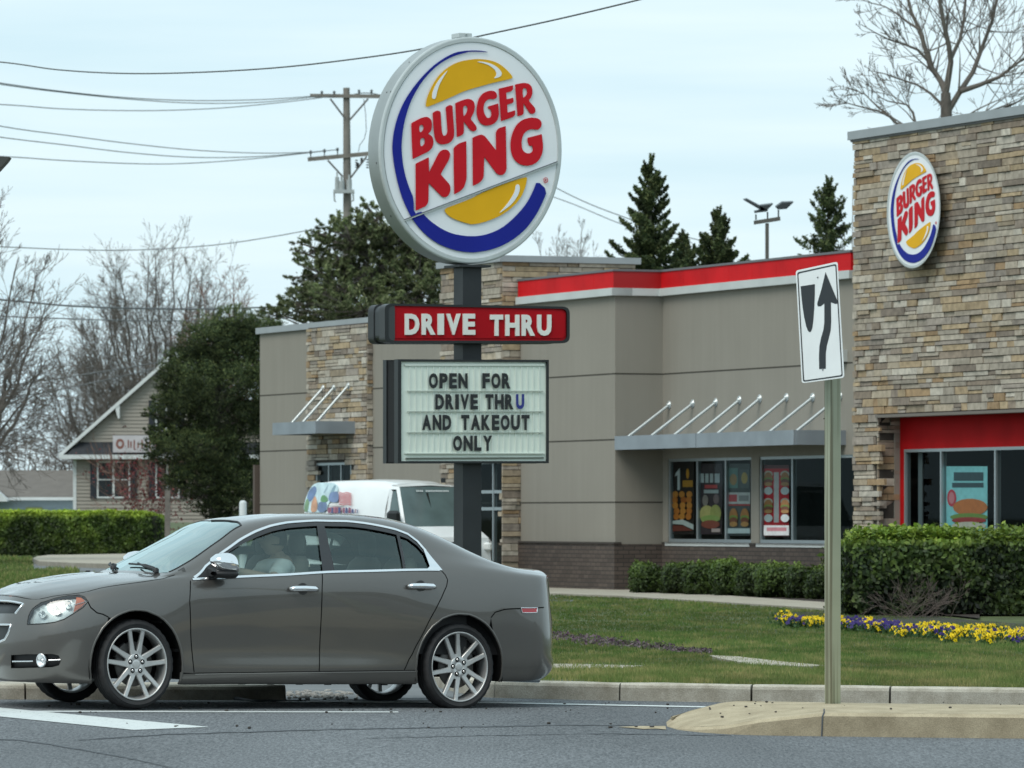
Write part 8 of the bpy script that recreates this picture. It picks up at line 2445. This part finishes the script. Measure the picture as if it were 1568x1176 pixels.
    mb = MB(); mb.box(V(1.22, -.20, .70), (.20, .1, .09), Matrix.Rotation(R(57 - 90), 3, 'Z'), bevel=.02); mb.build('indicator', AMBER, e)
    mb = MB(); mb.hexa([V(1.24, -.06, .42), V(1.36, -.1, .42), V(1.40, -Wd + .1, .42), V(1.24, -Wd + .06, .42), V(1.24, -.06, .58), V(1.36, -.1, .58), V(1.40, -Wd + .1, .58), V(1.24, -Wd + .06, .58)]); mb.build('bumper', BLACKF, e)
    mb = MB(); mb.hexa([V(1.24, -.42, .64), V(1.33, -.45, .64), V(1.33, -Wd + .45, .64), V(1.24, -Wd + .42, .64), V(1.2, -.42, .95), V(1.29, -.45, .95), V(1.29, -Wd + .45, .95), V(1.2, -Wd + .42, .95)]); mb.build('grille', BLACKF, e)
    for x in (.75, -2.9):
        for yy, so in ((-.02, 1), (-Wd + .02, -1)):
            mb = MB(); vs = []; nn = 28
            for k in range(nn):
                a = 2 * PI * k / nn
                for (r_, d) in ((.12, -.02), (.20, .0), (.22, -.01), (.34, .0), (.37, -.03), (.37, -.2)): vs.append(V(x + r_ * math.cos(a), yy + d * so, .37 + r_ * math.sin(a)))
            mb.add(vs, [(k * 6 + i, ((k + 1) % nn) * 6 + i, ((k + 1) % nn) * 6 + i + 1, k * 6 + i + 1) for k in range(nn) for i in range(5)], 0, None, True); mb.build('wheel', TYRE, e)
    # side artwork: plain painted shapes following the flank
    def FL(px, py):
        """flank point at a photo position"""
        a = V(-3, -.02, 1.6); dx = (V(1, 0, 0) - V(0, 0, 0)); n_ = Vector((dx.y, -dx.x, 0)).normalized()
        if n_.y > 0: n_ = -n_
        q = rayplane(px, py, V(-2, 0, 0), n_)
        # lean with the side
        z = q.z; ins = 0.0
        if z > 1.30: ins = .05 * min(1, (z - 1.3) / .3)
        if z > 1.6: ins = .05 + (z - 1.6) * .30
        q2 = rayplane(px, py, V(-2, -ins + .012, 0), n_); return q2
    def cv(x, y): return (455 + x / 10.81, 725 + y / 10.81)
    art = [([(100, 640), (130, 440), (200, 260), (300, 150), (480, 150), (660, 165), (690, 300), (520, 480), (480, 645)], (.50, .66, .70)),
           ([(180, 320), (230, 240), (300, 200), (330, 270), (300, 360), (250, 440), (200, 470), (160, 430)], (.10, .17, .33)),
           ([(110, 630), (130, 480), (170, 400), (200, 470), (190, 560), (170, 640)], (.14, .26, .12)),
           ([(440, 300), (510, 190), (530, 150), (500, 260), (440, 340)], (.30, .42, .48)), ([(520, 380), (600, 210), (650, 180), (620, 280), (560, 400)], (.18, .30, .36)),
           ([(225, 640), (235, 500), (280, 390), (305, 370), (335, 470), (335, 580), (310, 640)], (.60, .30, .16)),
           ([(340, 640), (345, 500), (400, 460), (500, 480), (480, 640)], (.10, .16, .30)),
           ([(385, 460), (400, 380), (440, 350), (500, 390), (520, 450), (450, 480)], (.09, .26, .08)),
           ([(515, 450), (540, 330), (600, 300), (690, 300), (690, 470), (600, 480)], (.12, .18, .34)),
           ([(500, 520), (600, 490), (760, 500), (760, 545), (600, 535)], (.62, .60, .58)), ([(505, 640), (505, 560), (740, 545), (735, 650)], (.42, .16, .18))]
    for k, (poly, c) in enumerate(art):
        mb = MB(); q = chaikin([cv(*p) for p in poly], 1); mb.prism(q, lambda x, y: FL(x, y) + Vector((-.0006 * k, -.001 * k, 0)), (0, 0, 0)); mb.build('side_artwork', mat('van_art_%d' % k, c, .35, noise_amt=.3, noise_scale=6, coat=.3), e)
    # waving flag: red and white stripes
    for k in range(8):
        y0_ = 305 + k * 27
        poly = [(700, y0_), (770, y0_ + 18), (830, y0_ + 2), (905, y0_ + 25), (905, y0_ + 39), (830, y0_ + 16), (770, y0_ + 32), (700, y0_ + 14)]
        mb = MB(); mb.prism([cv(*p) for p in poly], lambda x, y: FL(x, y) + Vector((-.01, -.012, 0)), (0, 0, 0)); mb.build('flag_stripe', mat('flag_red', (.50, .07, .08), .4), e)
    for k, (x0, x1) in enumerate(((520, 560), (575, 610), (630, 670), (690, 730), (765, 800), (810, 845), (860, 900), (915, 945), (970, 985), (1000, 1015))):
        mb = MB(); y_ = 560 if k < 7 else 585; mb.prism([cv(x0, y_), cv(x1, y_ + 8), cv(x1 - 6, 660), cv(x0 - 4, 655)], lambda x, y: FL(x, y) + Vector((-.01, -.012, 0)), (0, 0, 0)); mb.build('lettering', mat('van_letter_%s' % ('navy' if k % 2 else 'plum'), (.05, .07, .20) if k % 2 else (.25, .07, .13), .4), e)
    return e
make_van()
# ================================================================ DRIVER
def skinned(name, nodes, edges, m, parent, root=0, sub=2):
    """nodes: (point, radius); grows a smooth surface with the Skin modifier and bakes it"""
    me = bpy.data.meshes.new(name + '_cage'); me.from_pydata([tuple(p) for p, r in nodes], edges, [])
    o = bpy.data.objects.new(name + '_cage', me); COL.objects.link(o)
    sk = o.modifiers.new('s', 'SKIN'); sb = o.modifiers.new('u', 'SUBSURF'); sb.levels = sub; sb.render_levels = sub
    for i, (p, r) in enumerate(nodes):
        r2 = r if hasattr(r, '__len__') else (r, r); me.skin_vertices[0].data[i].radius = r2
    me.skin_vertices[0].data[root].use_root = True
    dg = bpy.context.evaluated_depsgraph_get(); m2 = bpy.data.meshes.new_from_object(o.evaluated_get(dg))
    V = [tuple(v.co) for v in m2.vertices]; F = [tuple(p.vertices) for p in m2.polygons]
    bpy.data.objects.remove(o); bpy.data.meshes.remove(m2)
    mb = MB(); mb.add(V, F, 0, None, True)
    return mb.build(name, m, parent)
SKIN_ = mat('skin', (.52, .36, .27), .55, noise_amt=.06, noise_scale=30)
SHIRT = mat('white_shirt', (.80, .83, .82), .8, noise_amt=.06, noise_scale=14)
TROU = mat('dark_trousers', (.03, .035, .05), .85)
HAIR = mat('dark_hair', (.03, .024, .02), .7)
pr = empty('person', tuple(CW(1.3, .36, .5)), 'driver in a white short-sleeved shirt, forearm on the wheel inside the saloon', 'person')
c = lambda x, y, z: CW(x, y, z)
nodes = [(c(1.30, .36, .58), (.13, .15)), (c(1.34, .36, .74), (.125, .145)), (c(1.40, .36, .92), (.13, .17)), (c(1.42, .36, 1.02), (.09, .12)), (c(1.41, .36, 1.08), .055), (c(1.39, .36, 1.12), .055),
         (c(1.38, .53, 1.0), .065), (c(1.30, .63, .95), .052), (c(1.22, .68, .915), .044), (c(1.04, .62, .955), .038), (c(.90, .53, .985), .027), (c(.855, .505, .995), .024),
         (c(1.38, .19, .99), .065), (c(1.24, .12, .86), .052), (c(1.15, .10, .78), .044), (c(1.0, .17, .83), .037), (c(.90, .22, .90), .027), (c(.87, .23, .92), .024),
         (c(1.16, .46, .53), .085), (c(.88, .48, .60), .07), (c(.72, .48, .36), .05), (c(1.16, .26, .53), .085), (c(.88, .24, .60), .07), (c(.70, .24, .36), .05)]
edges = [(0, 1), (1, 2), (2, 3), (3, 4), (4, 5), (3, 6), (6, 7), (7, 8), (8, 9), (9, 10), (10, 11), (3, 12), (12, 13), (13, 14), (14, 15), (15, 16), (16, 17), (0, 18), (18, 19), (19, 20), (0, 21), (21, 22), (22, 23)]
body_o = skinned('body', nodes, edges, SKIN_, pr)
# head with face, one lathe-like surface
def headmesh():
    mb = MB(); hc = c(1.365, .36, 1.205); fwd = (c(0, 0, 0) - c(1, 0, 0)).normalized(); lat = (c(0, 1, 0) - c(0, 0, 0)).normalized()
    nu, nv = 32, 24; vs = []
    for j in range(nv + 1):
        ph = PI * j / nv
        for i in range(nu):
            th = 2 * PI * i / nu
            x, y, z = math.sin(ph) * math.cos(th), math.sin(ph) * math.sin(th), math.cos(ph)
            rx, ry, rz = .098, .076, .118
            X, Y_, Z = x * rx, y * ry, z * rz
            if z < 0: Y_ *= 1 - .30 * z * z; X *= 1 - .12 * z * z
            if x > 0:
                fx = max(0, 1 - (y / .22) ** 2)
                X += .026 * fx * math.exp(-((z + .10) / .16) ** 2) + .010 * fx * math.exp(-((z + .50) / .09) ** 2) + .012 * fx * math.exp(-((z + .85) / .12) ** 2)
                X -= .012 * math.exp(-((abs(y) - .38) / .16) ** 2 - ((z - .10) / .12) ** 2)
            if abs(abs(y) - .97) < .12 and abs(x) < .25 and -.35 < z < .2: Y_ *= 1.14
            vs.append(hc + fwd * X + lat * Y_ + Vector((0, 0, Z)))
    mb.add(vs, [(j * nu + i, j * nu + (i + 1) % nu, (j + 1) * nu + (i + 1) % nu, (j + 1) * nu + i) for j in range(nv) for i in range(nu)], 0, None, True)
    mb.build('head', SKIN_, pr)
    mb = MB(); vs = []
    for j in range(13):
        ph = PI * .62 * j / 12
        for i in range(nu):
            th = 2 * PI * i / nu; x, y, z = math.sin(ph) * math.cos(th), math.sin(ph) * math.sin(th), math.cos(ph)
            lim = 1.0
            if x > .35 and z < .55: lim = .93
            vs.append(hc + fwd * (x * .106 * lim - .006) + lat * y * .083 * lim + Vector((0, 0, z * .125 * lim + .004)))
    mb.add(vs, [(j * nu + i, j * nu + (i + 1) % nu, (j + 1) * nu + (i + 1) % nu, (j + 1) * nu + i) for j in range(12) for i in range(nu)], 0, None, True)
    mb.build('hair', HAIR, pr)
    for s in (-1, 1):
        mb = MB(); mb.lathe([(.001, .010), (.008, .006), (.010, 0)], hc + fwd * .088 + lat * s * .03 + Vector((0, 0, .012)), 'Y', 10); mb.build('eye', HAIR, pr)
headmesh()
sh_nodes = [(c(1.30, .36, .60), (.14, .165)), (c(1.34, .36, .76), (.138, .16)), (c(1.40, .36, .93), (.143, .185)), (c(1.42, .36, 1.03), (.095, .13)), (c(1.42, .36, 1.065), .065), (c(1.38, .53, 1.0), .078), (c(1.31, .62, .96), .072), (c(1.25, .66, .93), .066), (c(1.38, .19, .99), .078), (c(1.27, .125, .88), .070), (c(1.22, .11, .84), .066)]
skinned('shirt', sh_nodes, [(0, 1), (1, 2), (2, 3), (3, 4), (3, 5), (5, 6), (6, 7), (3, 8), (8, 9), (9, 10)], SHIRT, pr)
skinned('trousers', [(c(1.30, .36, .55), (.145, .16)), (c(1.16, .46, .535), .095), (c(.88, .48, .605), .08), (c(.73, .48, .38), .062), (c(1.16, .26, .535), .095), (c(.88, .24, .605), .08), (c(.71, .24, .38), .062)], [(0, 1), (1, 2), (2, 3), (0, 4), (4, 5), (5, 6)], TROU, pr)
# hands closed round the rim of the wheel: palm, four fingers, thumb
for (wx, wy, wz, sg) in ((.855, .505, .995, 1), (.87, .23, .92, -1)):
    palm = c(wx - .03, wy + .0, wz + .01)
    nd = [(c(wx + .01, wy, wz), .022), (palm, (.030, .020))]; ed = [(0, 1)]
    for k, L in enumerate((.052, .060, .056, .044)):
        yy = wy + (k - 1.5) * .019 * sg; b0 = len(nd)
        nd += [(c(wx - .045, yy, wz + .022), .0095), (c(wx - .045 - L * .5, yy, wz + .018), .0088), (c(wx - .05 - L * .55, yy, wz - .012), .0082), (c(wx - .04 - L * .25, yy, wz - .028), .0075)]
        ed += [(1, b0), (b0, b0 + 1), (b0 + 1, b0 + 2), (b0 + 2, b0 + 3)]
    b0 = len(nd); nd += [(c(wx - .02, wy - .03 * sg, wz - .008), .0115), (c(wx - .045, wy - .038 * sg, wz - .020), .010), (c(wx - .062, wy - .030 * sg, wz - .026), .009)]; ed += [(1, b0), (b0, b0 + 1), (b0 + 1, b0 + 2)]
    skinned('hand', nd, ed, SKIN_, pr, 0, 1)
